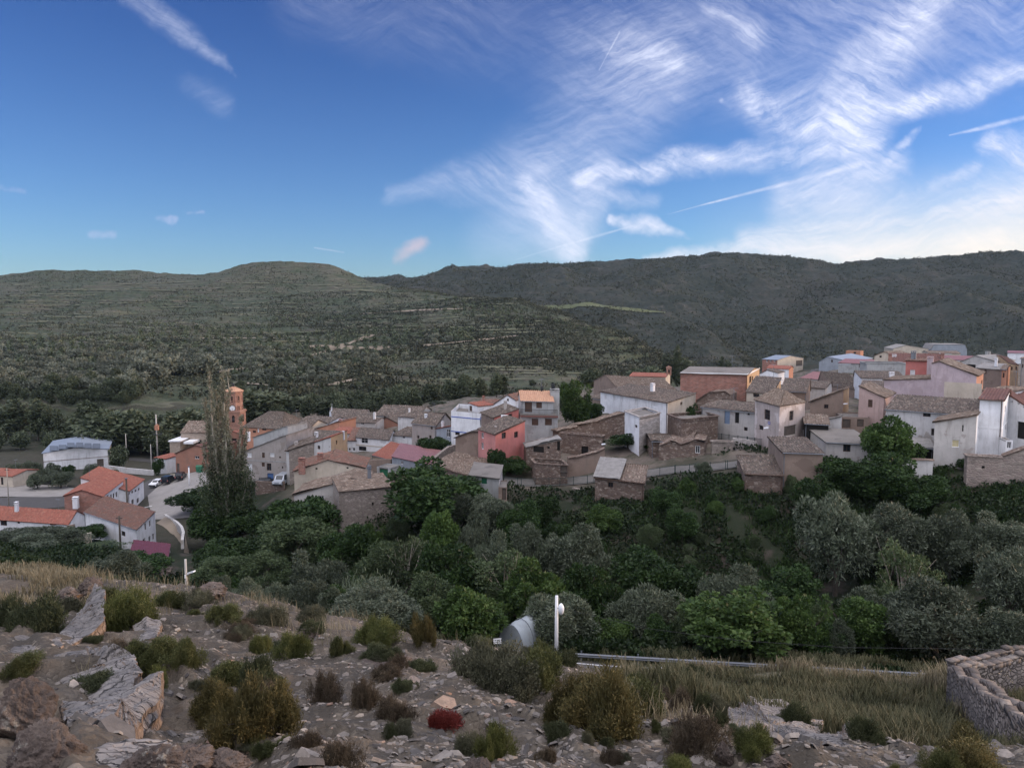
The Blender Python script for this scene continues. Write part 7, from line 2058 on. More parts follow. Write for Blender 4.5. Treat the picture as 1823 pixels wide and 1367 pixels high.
mat_plain('pale_track', (0.26, 0.23, 0.19), 0.95, 0, 0.3, 0.1)
mat_plain('field_green', (0.085, 0.1, 0.045), 0.95, 0, 0.4, 0.05)
hill_track([(20, 664), (90, 668), (150, 672), (185, 678), (208, 686), (219, 695)], 3.2, 'pale_track')
hill_track([(390, 664), (450, 655), (520, 645), (580, 627), (640, 606), (668, 596)], 3, 'track_earth')
hill_track([(300, 604), (420, 603), (520, 604)], 2.5, 'track_earth')
hill_track([(420, 683), (500, 690), (590, 686), (640, 676)], 2.5, 'track_earth')
hill_track([(540, 618), (700, 622), (860, 606), (930, 598)], 3, 'track_earth')
hill_track([(640, 560), (760, 552), (860, 550)], 2.5, 'track_earth')
def terraces():
    r_ = np.random.default_rng(91)
    hb = [HILLS[hill_left]['bvh']]; V, F = [], []
    for y0 in np.arange(508, 694, 5.2):
        for _ in range(4):
            px = r_.uniform(-60, 900); n = int(r_.uniform(30, 170) / 8); y = y0 + r_.normal(0, 2); sl = r_.normal(0, .02); prev = None
            for i in range(n):
                q = px + i * 8; h_ = hit(q, y + sl * i * 8 + 2.5 * math.sin(q / 70 + y0), hb)
                if h_ is None or h_.y < 250: prev = None; continue
                w_ = h_.y / 560 * r_.uniform(.4, 1.3)
                k = len(V); V += [(h_.x, h_.y - w_, h_.z + .35), (h_.x, h_.y, h_.z + .5 + w_ * .35), (h_.x, h_.y + w_, h_.z + .4 + w_ * .4)]
                if prev is not None and r_.random() < .8 and abs(V[prev][1] - h_.y) < 40: F += [(prev, k, k + 1, prev + 1), (prev + 1, k + 1, k + 2, prev + 2)]
                prev = k
    tag(link_mesh('terrace_edges', np_mesh('terrace_edges', V, F), MATS['terrace_edge']), kind='structure')


mat_plain('terrace_edge', (0.14, 0.145, 0.092), 0.95, 0, 0.6, 0.05)
terraces()
drape('dirt_track', [G2(240, 262), G2(254, 276), G2(250, 290)], [G2(250, 262), G2(262, 276), G2(257, 290)], 'pale_track', 20, 4, 0.2)
h_ = HILLS[hill_mid]
cols_ = np.where((np.linspace(640, 1380, 380) > 945) & (np.linspace(640, 1380, 380) < 1186))[0]
rows_ = np.where((h_['T'] > 0.60) & (h_['T'] < 0.93))[0]
sub_ = h_['V'][np.ix_(rows_, cols_)] + np.array((0, 0, 0.8))
tag(link_mesh('field', np_mesh('field', sub_.reshape(-1, 3), grid_faces(len(rows_), len(cols_)), smooth=True), MATS['field_green']), kind='structure')


# ------------------------------------------------------------------ walls
def stone_wall_mesh(P0, P1, ztop0, ztop1, zb0, zb1, thick, course=0.14, slen=0.3, seed=0, rough=0.014, cap=None):
    """dry stone wall: every stone a block, over a dark core"""
    r_ = np.random.default_rng(seed)
    P0, P1 = np.array(P0[:2], float), np.array(P1[:2], float)
    L = np.hypot(*(P1 - P0)); u = np.array((*(P1 - P0) / L, 0)); n = np.array((u[1], -u[0], 0))
    V, F = [], []
    def block(c, hx, hy, hz):
        i = len(V)
        tw = r_.normal(0, .02)
        for sz in (-1, 1):
            for sx, sy in ((-1, -1), (1, -1), (1, 1), (-1, 1)):
                V.append(c + u * sx * hx * r_.uniform(.95, 1.02) + n * sy * hy * r_.uniform(.96, 1.04) + np.array((0, 0, sz * hz * r_.uniform(.93, 1.03) + tw * sx * hx)))
        for f in ((0, 3, 2, 1), (4, 5, 6, 7), (0, 1, 5, 4), (1, 2, 6, 5), (2, 3, 7, 6), (3, 0, 4, 7)): F.append([i + k for k in f])
    zmin = min(zb0, zb1); zmax = max(ztop0, ztop1) + 0.2
    z = zmin
    while z < zmax:
        h = course * r_.uniform(.6, 1.6); s = -r_.uniform(0, slen)
        while s < L:
            l = slen * r_.uniform(.4, 2.1); sm = np.clip(s + l / 2, 0, L); t = sm / L
            zt = ztop0 * (1 - t) + ztop1 * t + 0.04 * math.sin(sm * 2.1 + seed) + 0.02 * r_.normal(); zb = zb0 * (1 - t) + zb1 * t
            if zb - .2 < z + h / 2 < zt and (cap is None or z + h / 2 > zt - cap):
                for sd in (-1, 1):
                    c = np.array((*(P0 + u[:2] * sm), z + h / 2)) + n * sd * (thick / 2 - 0.08 + r_.normal(0, rough))
                    block(c, l / 2 * .97, 0.12, h / 2 * .97)
            s += l
        z += h
    i = len(V)
    e = thick / 2 - .03 + (0 if cap is None else .07)
    for zz0, zz1 in ((zb0 - .3, zb1 - .3), (ztop0 - .12, ztop1 - .12)):
        for p, zz, sg in ((P0, zz0, -1), (P1, zz1, -1), (P1, zz1, 1), (P0, zz0, 1)):
            V.append(np.array((*p, zz)) + n * sg * -e)
    for f in ((0, 3, 2, 1), (4, 5, 6, 7), (0, 1, 5, 4), (1, 2, 6, 5), (2, 3, 7, 6), (3, 0, 4, 7)): F.append([i + k for k in f])
    if cap is not None:                          # faced wall: the flat face as its own mesh, only the loose top courses as blocks
        return V[:i], F[:-6], V[i:], [[k - i for k in f] for f in F[-6:]]
    return V, F


m_, G_ = new_mat('loose_stone')
P = wpos(G_); rnd = G_.node('ShaderNodeNewGeometry', out='Random Per Island')
c = G_.ramp(rnd, [(0, (0.07, 0.064, 0.062)), (0.35, (0.14, 0.128, 0.12)), (0.6, (0.2, 0.18, 0.165)), (0.85, (0.3, 0.265, 0.235)), (0.96, (0.34, 0.29, 0.24)), (1, (0.25, 0.165, 0.125))])
c = G_.mix(G_.mapr(G_.noise(P, 12, 5, 0.7), 0.42, 0.7, 0, 0.6), c, (0.06, 0.055, 0.05))
c = G_.mix(G_.mapr(G_.noise(P, 4, 5, 0.7), 0.58, 0.66, 0, 0.5), c, (0.27, 0.26, 0.23))
finish(m_, G_, c, 0.9, G_.noise(P, 40, 4, 0.7), 0.5, 0.02)
m_, G_ = new_mat('slate')
P = wpos(G_); N = G_.node('ShaderNodeNewGeometry', out='Normal')
nz = G_.xyz(N)[2]
n1, n2, n3 = G_.noise(P, 1.4, 6, 0.65), G_.noise(P, 7, 6, 0.7), G_.noise(G_.vm('MULTIPLY', P, (1, 1, 5)), 5, 6, 0.7)
grey = G_.mix(G_.mapr(n1, 0.35, 0.65), (0.135, 0.126, 0.122), (0.26, 0.24, 0.225))
grey = G_.mix(G_.mapr(n2, 0.5, 0.72, 0, 0.6), grey, (0.07, 0.066, 0.066))
tan = G_.mix(G_.mapr(n3, 0.35, 0.68), (0.31, 0.225, 0.16), (0.13, 0.098, 0.078))
tan = G_.mix(G_.mapr(n2, 0.55, 0.7, 0, 0.5), tan, (0.33, 0.3, 0.26))
c = G_.mix(G_.mapr(G_.m('ADD', nz, G_.m('MULTIPLY_ADD', n1, 0.3, -0.15)), 0.3, 0.55), tan, grey)
Pc = G_.vm('ADD', P, G_.scale(G_.noise(P, 3, 4, 0.6, out=1), 0.3))
ck = G_.vor(G_.vm('MULTIPLY', Pc, (1.3, 3.2, 1.0)), 1.5, 'DISTANCE_TO_EDGE'); ck2 = G_.vor(G_.vm('MULTIPLY', Pc, (1.0, 2.0, 1.0)), 4.5, 'DISTANCE_TO_EDGE')
crack = G_.m('MULTIPLY', G_.mapr(ck, 0.0, 0.035), G_.mapr(ck2, 0.0, 0.03, 0.55, 1.0))
c = G_.mix(crack, (0.03, 0.028, 0.028), c)
hgt = G_.m('ADD', G_.m('MULTIPLY', crack, 0.5), G_.m('ADD', G_.m('MULTIPLY', n2, 0.3), G_.m('MULTIPLY', n3, 0.25)))
finish(m_, G_, c, 0.85, hgt, 0.9, 0.08)
m_, G_ = new_mat('boulder')
P = wpos(G_)
n1, n2, n3 = G_.noise(P, 2.2, 6, 0.68), G_.noise(P, 9, 6, 0.72), G_.noise(P, 26, 4, 0.7)
c = G_.ramp(n1, [(0.3, (0.06, 0.047, 0.042)), (0.48, (0.105, 0.083, 0.072)), (0.62, (0.165, 0.132, 0.112)), (0.75, (0.15, 0.14, 0.132))])
c = G_.mix(G_.mapr(n2, 0.5, 0.66, 0, 0.75), c, (0.055, 0.046, 0.042))
c = G_.mix(G_.mapr(G_.noise(P, 5, 5, 0.7), 0.6, 0.66, 0, 0.7), c, (0.33, 0.31, 0.27))
c = G_.mix(G_.mapr(G_.noise(P, 3.3, 5, 0.7), 0.63, 0.68, 0, 0.6), c, (0.26, 0.15, 0.06))
finish(m_, G_, c, 0.9, G_.m('ADD', n2, G_.m('MULTIPLY', n3, 0.5)), 0.9, 0.05)

m_, G_ = new_mat('wall_stone')
P = wpos(G_); rnd = G_.node('ShaderNodeNewGeometry', out='Random Per Island')
c = G_.ramp(rnd, [(0, (0.10, 0.085, 0.076)), (0.4, (0.155, 0.132, 0.118)), (0.7, (0.2, 0.172, 0.152)), (1, (0.27, 0.235, 0.205))])
c = G_.mix(G_.mapr(G_.noise(P, 14, 5, 0.7), 0.42, 0.7, 0, 0.6), c, (0.055, 0.048, 0.044))
finish(m_, G_, c, 0.92, G_.noise(P, 35, 4, 0.7), 0.6, 0.02)

# the dry stone enclosure at the lower right
enc = tag(empty('stone_enclosure', tuple(at(1700, 1300, 23))), 'roofless dry stone enclosure at the lower right corner', 'enclosure')
c0, c1, c2 = at(1709, 1189, 24), at(1835, 1274, 16.8), at(2090, 1330, 12)
c1z = c1[2]; e_ = (c1 - c0); c1 = c0 + e_ * 1.6
V, F, V2, F2 = stone_wall_mesh(c0, c1, c0[2], c0[2] + e_[2] * 1.6, gz(c0[0], c0[1]) - .6, gz(c1[0], c1[1]) - .5, 0.6, 0.085, 0.2, 1, cap=.24)
link_mesh('front_wall', np_mesh('front_wall', V2, F2), MATS['dry_stone'], enc); link_mesh('coping_stones', np_mesh('coping_stones', V, F), MATS['wall_stone'], enc)
d1 = at(1960, 1180, 27.5)
V, F, V2, F2 = stone_wall_mesh(c0 + np.array((.1, .32, 0)), d1, c0[2] + .02, c0[2] - .35, gz(c0[0], c0[1]) - .6, gz(d1[0], d1[1]) - 1.2, 0.6, 0.09, 0.22, 2, cap=.24)
link_mesh('back_wall', np_mesh('back_wall', V2, F2), MATS['dry_stone'], enc); link_mesh('coping_stones', np_mesh('coping_stones', V, F), MATS['wall_stone'], enc)


def strip_wall(pts, height, thick, mat, label, cat, name):
    """plastered or rubble wall along (px, py of its top, Y); real thickness, down into the ground"""
    P = [at(*p) for p in pts]
    b = MB()
    L, R = offset(P, thick / 2), offset(P, -thick / 2)
    for i in range(len(P) - 1):
        zt0, zt1 = P[i][2], P[i + 1][2]
        b.hexa([(*L[i], zt0 - height), (*L[i + 1], zt1 - height), (*R[i + 1], zt1 - height), (*R[i], zt0 - height), (*L[i], zt0), (*L[i + 1], zt1), (*R[i + 1], zt1), (*R[i], zt0)])
    return tag(b.build(name, MATS[mat]), label, cat)


c1p = lambda x, y, Y: (*pc(1, x, y), Y)
strip_wall([c1p(1003, 1008, 152), c1p(1040, 1030, 148), c1p(1078, 1055, 142), c1p(1104, 1082, 136), c1p(1116, 1115, 130), c1p(1108, 1165, 123)], 1.5, 0.45, 'old_white_wall', 'curved white wall bounding the path from the square', 'wall', 'boundary_wall')
strip_wall([c1p(1035, 768, 191), c1p(1140, 758, 191), c1p(1260, 745, 190)], 3.4, 0.4, 'cream_wall', 'cream retaining wall behind the parked cars', 'wall', 'retaining_wall')
strip_wall([c1p(655, 712, 203), c1p(780, 728, 200), c1p(940, 742, 197)], 1.4, 0.4, 'old_white_wall', 'low pale wall right of the sports hall', 'wall', 'garden_wall')
strip_wall([c1p(-250, 848, 186), c1p(80, 848, 186), c1p(285, 836, 186), c1p(405, 832, 186)], 2.2, 0.4, 'cream_wall', 'long pale retaining wall below the olives by the plaza', 'wall', 'retaining_wall')
strip_wall([c1p(80, 1315, 100), c1p(210, 1290, 105), c1p(340, 1250, 110), c1p(455, 1205, 116), c1p(520, 1195, 117)], 1.6, 0.4, 'cream_wall', 'low tan field wall running below the olives on the left', 'wall', 'field_wall')
strip_wall([c1p(448, 1140, 120), c1p(556, 1120, 121)], 3.0, 0.5, 'cream_wall', 'tall earth wall end left of the big white house', 'wall', 'wall_end')
strip_wall([c1p(410, 1075, 125), c1p(450, 1070, 125)], 2.6, 0.5, 'adobe_wall', 'short brown wall beside the hedge of the long white house', 'wall', 'wall_end')
strip_wall([(*pc(3, 968, 795), 127), (*pc(3, 1030, 745), 131), (*pc(3, 1084, 705), 134), (*pc(3, 1142, 690), 136)], 4.5, 0.5, 'grey_rubble_wall', 'stone yard wall climbing beside the pink roofed shed', 'wall', 'yard_wall')
strip_wall([(*pc(5, 750, 818), 109), (*pc(5, 850, 828), 108.5), (*pc(5, 948, 850), 108)], 3.0, 0.5, 'block_wall', 'pale block retaining wall under the lane railing', 'wall', 'retaining_wall')
strip_wall([(*pc(5, 600, 1070), 100.6), (*pc(5, 780, 1065), 99.2)], 2.0, 0.5, 'cream_wall', 'short tan wall left of the sheep shed', 'wall', 'retaining_wall')
strip_wall([(*pc(4, 640, 1128), 105.5), (*pc(4, 730, 1150), 104), (*pc(4, 830, 1175), 102)], 2.6, 0.5, 'grey_rubble_wall', 'rubble wall propping the lane beside the stone hut', 'wall', 'retaining_wall')
strip_wall([(*pc(3, 1150, 905), 103), (*pc(3, 1262, 930), 101.5)] if 0 else [(*pc(3, 615, 925), 118), (*pc(3, 710, 918), 117)], 2.5, 0.4, 'rubble_wall', 'low stone wall right of the green metal gateway', 'wall', 'yard_wall')
strip_wall([(*pc(3, 350, 812), 140), (*pc(3, 500, 812), 138), (*pc(3, 625, 806), 136)], 2.2, 0.5, 'adobe_wall', 'old garden wall behind the green metal gateway', 'wall', 'garden_wall')
strip_wall([(*pc(2, 800, 985), 146), (*pc(2, 905, 990), 145), (*pc(2, 1030, 990), 144)], 3.0, 0.5, 'rubble_wall', 'stone terrace wall under the parked van', 'wall', 'terrace_wall')
# low dry stone wall on the crest at the left
p_, q_ = hit(52, 1032), hit(150, 1046)
wl_ = tag(empty('low_stone_wall', tuple(p_)), 'low broken dry stone wall on the crest at the left', 'wall')
k_ = [at(50, 1022, 35.5), at(100, 1028, 35.5), at(148, 1040, 35), at(235, 1038, 37)]
for i in range(3):
    V, F = stone_wall_mesh(k_[i], k_[i + 1], k_[i][2], k_[i + 1][2], k_[i][2] - 1.2, k_[i + 1][2] - 1.2, 0.7, 0.16, 0.36, 5 + i)
    link_mesh('wall_run', np_mesh('wall_run', V, F), MATS['loose_stone'], wl_)


# ------------------------------------------------------------------ railings, guard rail, lamps, poles
def railing(P3, h, label, mat='green_iron', bar=0.13, post=2.0):
    b, pb = MB(), MB()
    root = tag(empty('railing', tuple(P3[0])), label, 'railing')
    for p, q in zip(P3, P3[1:]):
        L = np.linalg.norm(q - p); e = (q - p) / L; n = np.array((-e[1], e[0], 0)); n /= np.linalg.norm(n)
        for zz in (0.12, h): b.box((p + q) / 2 + np.array((0, 0, zz)), e * L / 2, n * .02, (0, 0, .022))
        for i in range(int(L / bar)): b.box(p + e * (i + .5) * bar + np.array((0, 0, h / 2 + .06)), e * .008, n * .008, (0, 0, h / 2 - .06))
        for i in range(int(L / post) + 1): pb.box(p + e * i * post + np.array((0, 0, h / 2 + .02)), e * .035, n * .035, (0, 0, h / 2 + .1))
    b.build('bars', MATS[mat], root); o = pb.build('posts', MATS[mat], root)
    return root


def dr(P, d, lift=.12):
    return [np.array((x, y, gz(x, y) + lift)) for x, y in offset(P, d)]


railing(dr(LANE[:5], -1.55), 1.05, 'long dark green railing along the lane left of the stone hut')
railing(dr(LANE[4:], -1.55), 1.05, 'dark green railing along the lane right of the stone hut')
railing(dr(LANE2, -1.4), 1.05, 'dark railing on the ramp below the plaster house')


def guard_rail():
    xs = [at(px, 700, 52.3)[0] for px in (815, 1950)]
    root = tag(empty('guard_rail', (xs[0], 52.3, gz(xs[0], 52.3))), 'galvanised crash barrier along the road behind the dry grass', 'guard rail')
    prof = [(-.155, .0), (-.11, .02), (-.085, .075), (-.045, .08), (-.015, .02), (.015, .02), (.045, .08), (.085, .075), (.11, .02), (.155, 0)]
    za_, zc_ = at(815, 1154, 52.3)[2], at(1490, 1191, 52.3)[2]; xa_, xc_ = at(815, 700, 52.3)[0], at(1490, 700, 52.3)[0]
    zr_ = lambda x: za_ + (zc_ - za_) * (x - xa_) / (xc_ - xa_)
    n = 60; V = []
    for i in range(n + 1):
        x = xs[0] + (xs[1] - xs[0]) * i / n; z = zr_(x)
        for dz_, dy_ in prof: V.append((x, 52.3 - dy_, z + dz_))
    k = len(prof)
    V2 = [(x, y + .012, z) for x, y, z in V]
    f = grid_faces(n + 1, k)
    link_mesh('beam', np_mesh('beam', V + V2, np.concatenate([f, f[:, ::-1] + len(V)])), MATS['galvanised'], root)
    x = xs[0] + .6
    while x < xs[1]:
        z = zr_(x) - .62
        b = MB(); b.box((x, 52.42, z + .15), (.05, 0, 0), (0, .03, 0), (0, 0, .75)); b.box((x, 52.36, z + .62), (.04, 0, 0), (0, .04, 0), (0, 0, .09)); b.build('post', MATS['galvanised'], root)
        x += 4.0
    x = at(885, 700, 52)[0]; z = gz(x, 52)
    s = tag(empty('road_marker', (x, 52.0, z)), 'small white road marker plate on a post behind the barrier', 'road marker')
    b = MB(); b.box((x, 52.0, z + .55), (.03, 0, 0), (0, .03, 0), (0, 0, .6)); b.build('post', MATS['galvanised'], s)
    b = MB(); b.box((x, 51.94, z + 1.12), (.29, 0, .03), (0, .015, 0), (-.02, 0, .19)); pl = b.build('plate', MATS['white_paint'], s)
    b = MB()
    for dx_, dz_, w_ in ((-.14, .08, .06), (.02, .08, .05), (.12, .09, .04), (-.1, -.06, .05), (.04, -.05, .07)): b.box((x + dx_, 51.922, z + 1.12 + dz_), (w_, 0, 0), (0, .004, 0), (0, 0, .02))
    f_ = b.build('lettering', MATS['iron'], None); f_.parent = pl; f_.location = (0, 0, 0)


guard_rail()


def lamp_post(px, top, Y, head, label, mat='concrete', r=0.13, style='oval', base_z=None):
    p = at(px, top, Y); zb = gzd(p[0], Y) - .4 if base_z is None else base_z
    root = tag(empty('lamp_post', (p[0], Y, zb)), label, 'lamp post')
    b = MB(); b.tube([(p[0], Y, zb), (p[0], Y, (zb + p[2]) / 2), tuple(p)], [r, r * .85, r * .7], 12); b.build('pole', MATS[mat], root, True)
    hp = at(head[0], head[1], Y - .1)
    if style == 'oval':
        b = MB(); b.tube([(p[0], Y, hp[2] - .1), (p[0] + .12, Y - .1, hp[2]), (hp[0], Y - .3, hp[2] + .02)], [.035, .03, .03], 8); a_ = b.build('arm', MATS['iron'], root)
        b = MB(); R_ = []
        for t, rr in ((-.42, .04), (-.3, .16), (-.1, .22), (.12, .21), (.3, .15), (.4, .05)):
            R_.append((np.array((hp[0] + .1, Y - .3, hp[2] - t)), rr))
        b.tube([q for q, _ in R_], [q for _, q in R_], 14); b.build('lamp_head', MATS['light_lens'], root, True)
    else:
        b = MB(); b.tube([(p[0], Y, hp[2] - .35), (p[0] + .3, Y - .1, hp[2] - .1), (hp[0] - .1, Y - .25, hp[2])], [.04, .035, .035], 8); b.build('arm', MATS['galvanised'], root)
        b = MB(); b.box((hp[0] + .18, Y - .3, hp[2] + .05), (.26, -.05, .10), (.02, .13, 0), (-.02, 0, .04)); b.build('lamp_head', MATS['light_lens'], root)
        b = MB(); b.box((p[0], Y - .13, p[2] - 1.25), (.05, 0, 0), (0, .03, 0), (0, 0, .12)); b.build('junction_box', MATS['white_paint'], root)
    return root


lamp_post(991, 1060, 52.8, (996, 1082), 'tall white lamp post with oval lamp beside the crash barrier', r=.15, mat='white_paint')
lamp_post(330, 995, 54, (338, 1018), 'brownish concrete lamp post with flat white lamp on the left crest', style='arm', r=.11)


def pole(px, top, Y, label, mat='concrete', r=.12, name='utility_pole', extra=None, base=None):
    p = at(px, top, Y); zb = gzd(p[0], Y) - .4
    root = tag(empty(name, (p[0], Y, zb)), label, name.replace('_', ' '))
    b = MB(); b.tube([(p[0], Y, zb), (p[0], Y, (zb + p[2]) / 2), tuple(p)], [r, r * .9, r * .75], 10); b.build('shaft', MATS[mat], root, True)
    if extra == 'gear':
        b = MB()
        for dz_ in (2.6, 5.2): b.box((p[0], Y, p[2] - dz_), (1.6, 0, 0), (0, .08, 0), (0, 0, .08))
        b.build('crossarm', MATS['iron'], root)
        b = MB(); b.box((p[0] + .35, Y - .5, p[2] - 3.8), (.5, 0, 0), (0, .4, 0), (0, 0, .7)); b.tube([(p[0] + .2, Y - .5, p[2] - 3.1), (p[0] + .2, Y - .5, p[2] - 2.7)], .08, 6); b.tube([(p[0] + .6, Y - .5, p[2] - 3.1), (p[0] + .6, Y - .5, p[2] - 2.7)], .08, 6)
        b.build('transformer', MATS['orange_wall'], root)
        b = MB(); b.box((p[0] + .2, Y, p[2] - 5.9), (1.3, 0, 0), (0, .7, 0), (0, 0, .06)); b.build('platform', MATS['iron'], root)
    elif extra == 'cap':
        b = MB(); b.box((p[0], Y, p[2] + .05), (.2, 0, 0), (0, .2, 0), (0, 0, .08)); b.build('cap', MATS['galvanised'], root)
    elif extra == 'insul':
        b = MB(); b.box((p[0], Y, p[2] - .4), (.5, 0, 0), (0, .05, 0), (0, 0, .05)); b.build('crossarm', MATS['iron'], root)


pole(336, 831, 174, 'thick white post standing on the asphalt square', 'white_paint', .2, 'post', 'cap')
pole(277.5, 738, 226, 'tall utility pole with transformer before the trees by the church', 'concrete', .22, extra='gear')
pole(268, 791, 204, 'plain concrete pole left of the little white outbuilding', extra='insul')
pole(223.5, 772, 222, 'thin concrete pole behind the sports hall wall', extra='insul')
pole(12, 833, 165, 'grey pole by the cream house at the left edge', 'pale_bark', .12, extra='insul')
pole(224.5, 852, 143, 'brown wooden pole in front of the school side wall', 'bark', .2, extra='cap')
pole(212, 918, 119, 'dark wooden pole before the big white house', 'bark', .17, extra='insul')
pole(591, 720, 240, 'thin mast beside the long white gabled house', 'galvanised', .1, extra='cap')


def bracket_lamp(k, hx, hy, wx, wy, Y, label):
    h_ = at(*pc(k, hx, hy), Y); w_ = at(*pc(k, wx, wy), Y + .3)
    root = tag(empty('street_lamp', tuple(w_)), label, 'street lamp')
    b = MB(); b.tube([w_, (w_ + h_) / 2 + np.array((0, 0, .15)), h_], .025, 6); b.build('bracket', MATS['galvanised'], root)
    b = MB(); b.box(h_, (.28, 0, .03), (0, .14, 0), (0, 0, .07)); b.build('lamp_head', MATS['light_lens'], root)


bracket_lamp(5, 1664, 541, 1640, 575, 117.5, 'street lamp head on the brown stone house corner')
bracket_lamp(5, 1020, 736, 1060, 760, 103.5, 'street lamp by the plaster house at the lane')
bracket_lamp(4, 885, 777, 880, 800, 109.8, 'white lamp on the enclosure wall end of the ruined barn')
b = MB(); P = [at(991, 1080, 52.8)] + [at(px, py, Y) for px, py, Y in ((1150, 1118, 50), (1320, 1140, 48), (1500, 1152, 46), (1823, 1156, 44), (2200, 1150, 42))]
b.tube(P, .012, 4, False); tag(b.build('power_cable', MATS['iron']), 'thin dark cable strung from the white lamp post to the right', 'cable')


# ------------------------------------------------------------------ vehicles
def vehicle(x, y, rz, paint, label, kind='car'):
    z = gzd(x, y) + .1
    root = tag(empty('parked_' + kind, (x, y, z), rz), label, kind)
    if kind == 'van': L, W, prof = 5.0, 1.9, [(0, .35), (0, .95), (.12, 1.0), (.95, 1.15), (1.55, 1.95), (4.9, 2.05), (5.0, 1.9), (5.0, .35)]
    elif kind == 'suv' or kind == 'jeep': L, W, prof = 4.3, 1.8, [(0, .4), (0, .95), (.1, 1.02), (1.15, 1.1), (1.65, 1.75), (4.1, 1.8), (4.28, 1.1), (4.3, .4)]
    else: L, W, prof = 4.1, 1.72, [(0, .32), (0, .72), (.15, .82), (1.1, .95), (1.8, 1.42), (3.5, 1.46), (4.0, 1.0), (4.1, .35)]
    V, F = [], []
    prof = [(a - L / 2, b_) for a, b_ in prof]
    ztop = max(p[1] for p in prof)
    k = len(prof)
    rings = []
    for sy, inset in ((-1, .1), (-1, 0), (1, 0), (1, .1)):
        ring = []
        for a, b_ in prof:
            tuck = .16 * max(0, (b_ - .95) / (ztop - .95)) if b_ > .95 else 0
            ring.append((a * (1 - .02 * (inset > 0)), sy * (W / 2 - tuck - inset * .5), b_ - (0.03 if inset > 0 and b_ > .9 else 0)))
        rings.append(ring)
    for r_ in rings: V += r_
    for i in range(3):
        for j in range(k):
            a, b_ = i * k + j, i * k + (j + 1) % k
            F.append([a, b_, b_ + k, a + k])
    F.append(list(range(k))); F.append(list(range(3 * k, 4 * k))[::-1])
    mb = MB(); mb.v, mb.f = V, F
    mb.build('body', MATS[paint], root, world_xyz=False)
    hz = [p for p in prof if p[1] > 1.0]
    g_ = MB()                                    # glazing: rear, front and sides set just proud of the body
    zt, zm = ztop - .1, (ztop + .95) / 2 - .02
    for sy in (-1, 1):
        for a0, a1 in ((-.16 * L, .06 * L), (.09 * L, .34 * L)):
            yy = sy * (W / 2 - .09)
            g_.box(((a0 + a1) / 2, yy, (zt + 1.02) / 2), ((a1 - a0) / 2, 0, 0), (0, .03, 0), (0, -sy * .05, (zt - 1.02) / 2))
    g_.box((L / 2 - (.1 if kind != 'car' else .38), 0, (zt + 1.0) / 2), (.03 if kind != 'car' else .16, 0, -.0 if kind != 'car' else -.18), (0, W / 2 - .3, 0), (0 if kind == 'van' else -.06, 0, (zt - 1.0) / 2 if kind != 'car' else .05))
    fa = [p for p in prof if p[1] > .9][1]; fb = [p for p in prof if p[1] > .9][2 if kind != 'car' else 2]
    a_, b_ = np.array((prof[3][0], 0, prof[3][1])), np.array((prof[4][0], 0, prof[4][1])); mid = (a_ + b_) / 2; e = (b_ - a_) / 2 * .85; nn = np.array((-e[2], 0, e[0])); nn /= np.linalg.norm(nn)
    g_.box(mid + nn * .01, e, (0, W / 2 - .28, 0), nn * .02)
    g_.build('windows', MATS['glass'], root, world_xyz=False)
    for sx in (-.31, .3):
        for sy in (-1, 1):
            w_ = MB(); w_.tube([(sx * L, sy * (W / 2 - .2), .33), (sx * L, sy * (W / 2 + .01), .33)], .33, 16); wo_ = w_.build('wheel', MATS['iron'], root, world_xyz=False)
            w_ = MB(); w_.tube([(sx * L, sy * (W / 2 - .05), .33), (sx * L, sy * (W / 2 + .02), .33)], .19, 12); ro_ = w_.build('rim', MATS['galvanised'], None); ro_.parent = wo_
    for sy in (-1, 1):
        l_ = MB(); l_.box((-L / 2 + .02, sy * (W / 2 - .3), .72), (.04, 0, 0), (0, .17, 0), (0, 0, .08)); l_.build('headlight', MATS['light_lens'], root, world_xyz=False)
        l_ = MB(); l_.box((L / 2 - .02, sy * (W / 2 - .14), .9), (.04, 0, 0), (0, .09, 0), (0, 0, .16)); l_.build('tail_light', MATS['red_wall'], root, world_xyz=False)
    for sx in (-1, 1):
        l_ = MB(); l_.box((sx * (L / 2), 0, .45), (.06, 0, 0), (0, W / 2 - .06, 0), (0, 0, .1)); l_.build('bumper', MATS['iron'], root, world_xyz=False)
    if kind == 'jeep':
        l_ = MB(); l_.tube([(L / 2, 0, 1.0), (L / 2 + .2, 0, 1.0)], .34, 16); l_.build('spare_wheel', MATS['iron'], root, world_xyz=False)


mat_plain('paint_white', (0.75, 0.76, 0.77), 0.3, 0, 0.05, 2, 0.5)
mat_plain('paint_dark', (0.015, 0.018, 0.024), 0.25, 0.1, 0.1, 2, 0.5)
mat_plain('paint_silver', (0.42, 0.46, 0.52), 0.3, 0.3, 0.05, 2, 0.5)
for px, Y, rz, pt, lb, kd in ((272, 181, math.radians(86), 'paint_white', 'white hatchback parked on the square', 'car'), (294, 182, math.radians(-92), 'paint_dark', 'dark off-road car parked next to the white hatchback', 'suv'),
                              (316, 183, math.radians(-80), 'paint_dark', 'dark off-road car at the right end of the parked row', 'jeep'), (498, 146, math.radians(84), 'paint_silver', 'silver van parked below the grey apartment block', 'van'),
                              (463, 148, math.radians(20), 'paint_dark', 'dark car half hidden by the poplar at the apartment block', 'car'), (1033, 152, math.radians(10), 'paint_white', 'white pickup van behind the dense green tree', 'van')):
    vehicle(at(px, 700, Y)[0], Y, rz, pt, lb, kd)
p_ = at(356, 850, 186); z_ = gzd(p_[0], 186) + .08
bn = tag(empty('recycling_bin', (p_[0], 186, z_)), 'green recycling container by the square wall', 'bin')
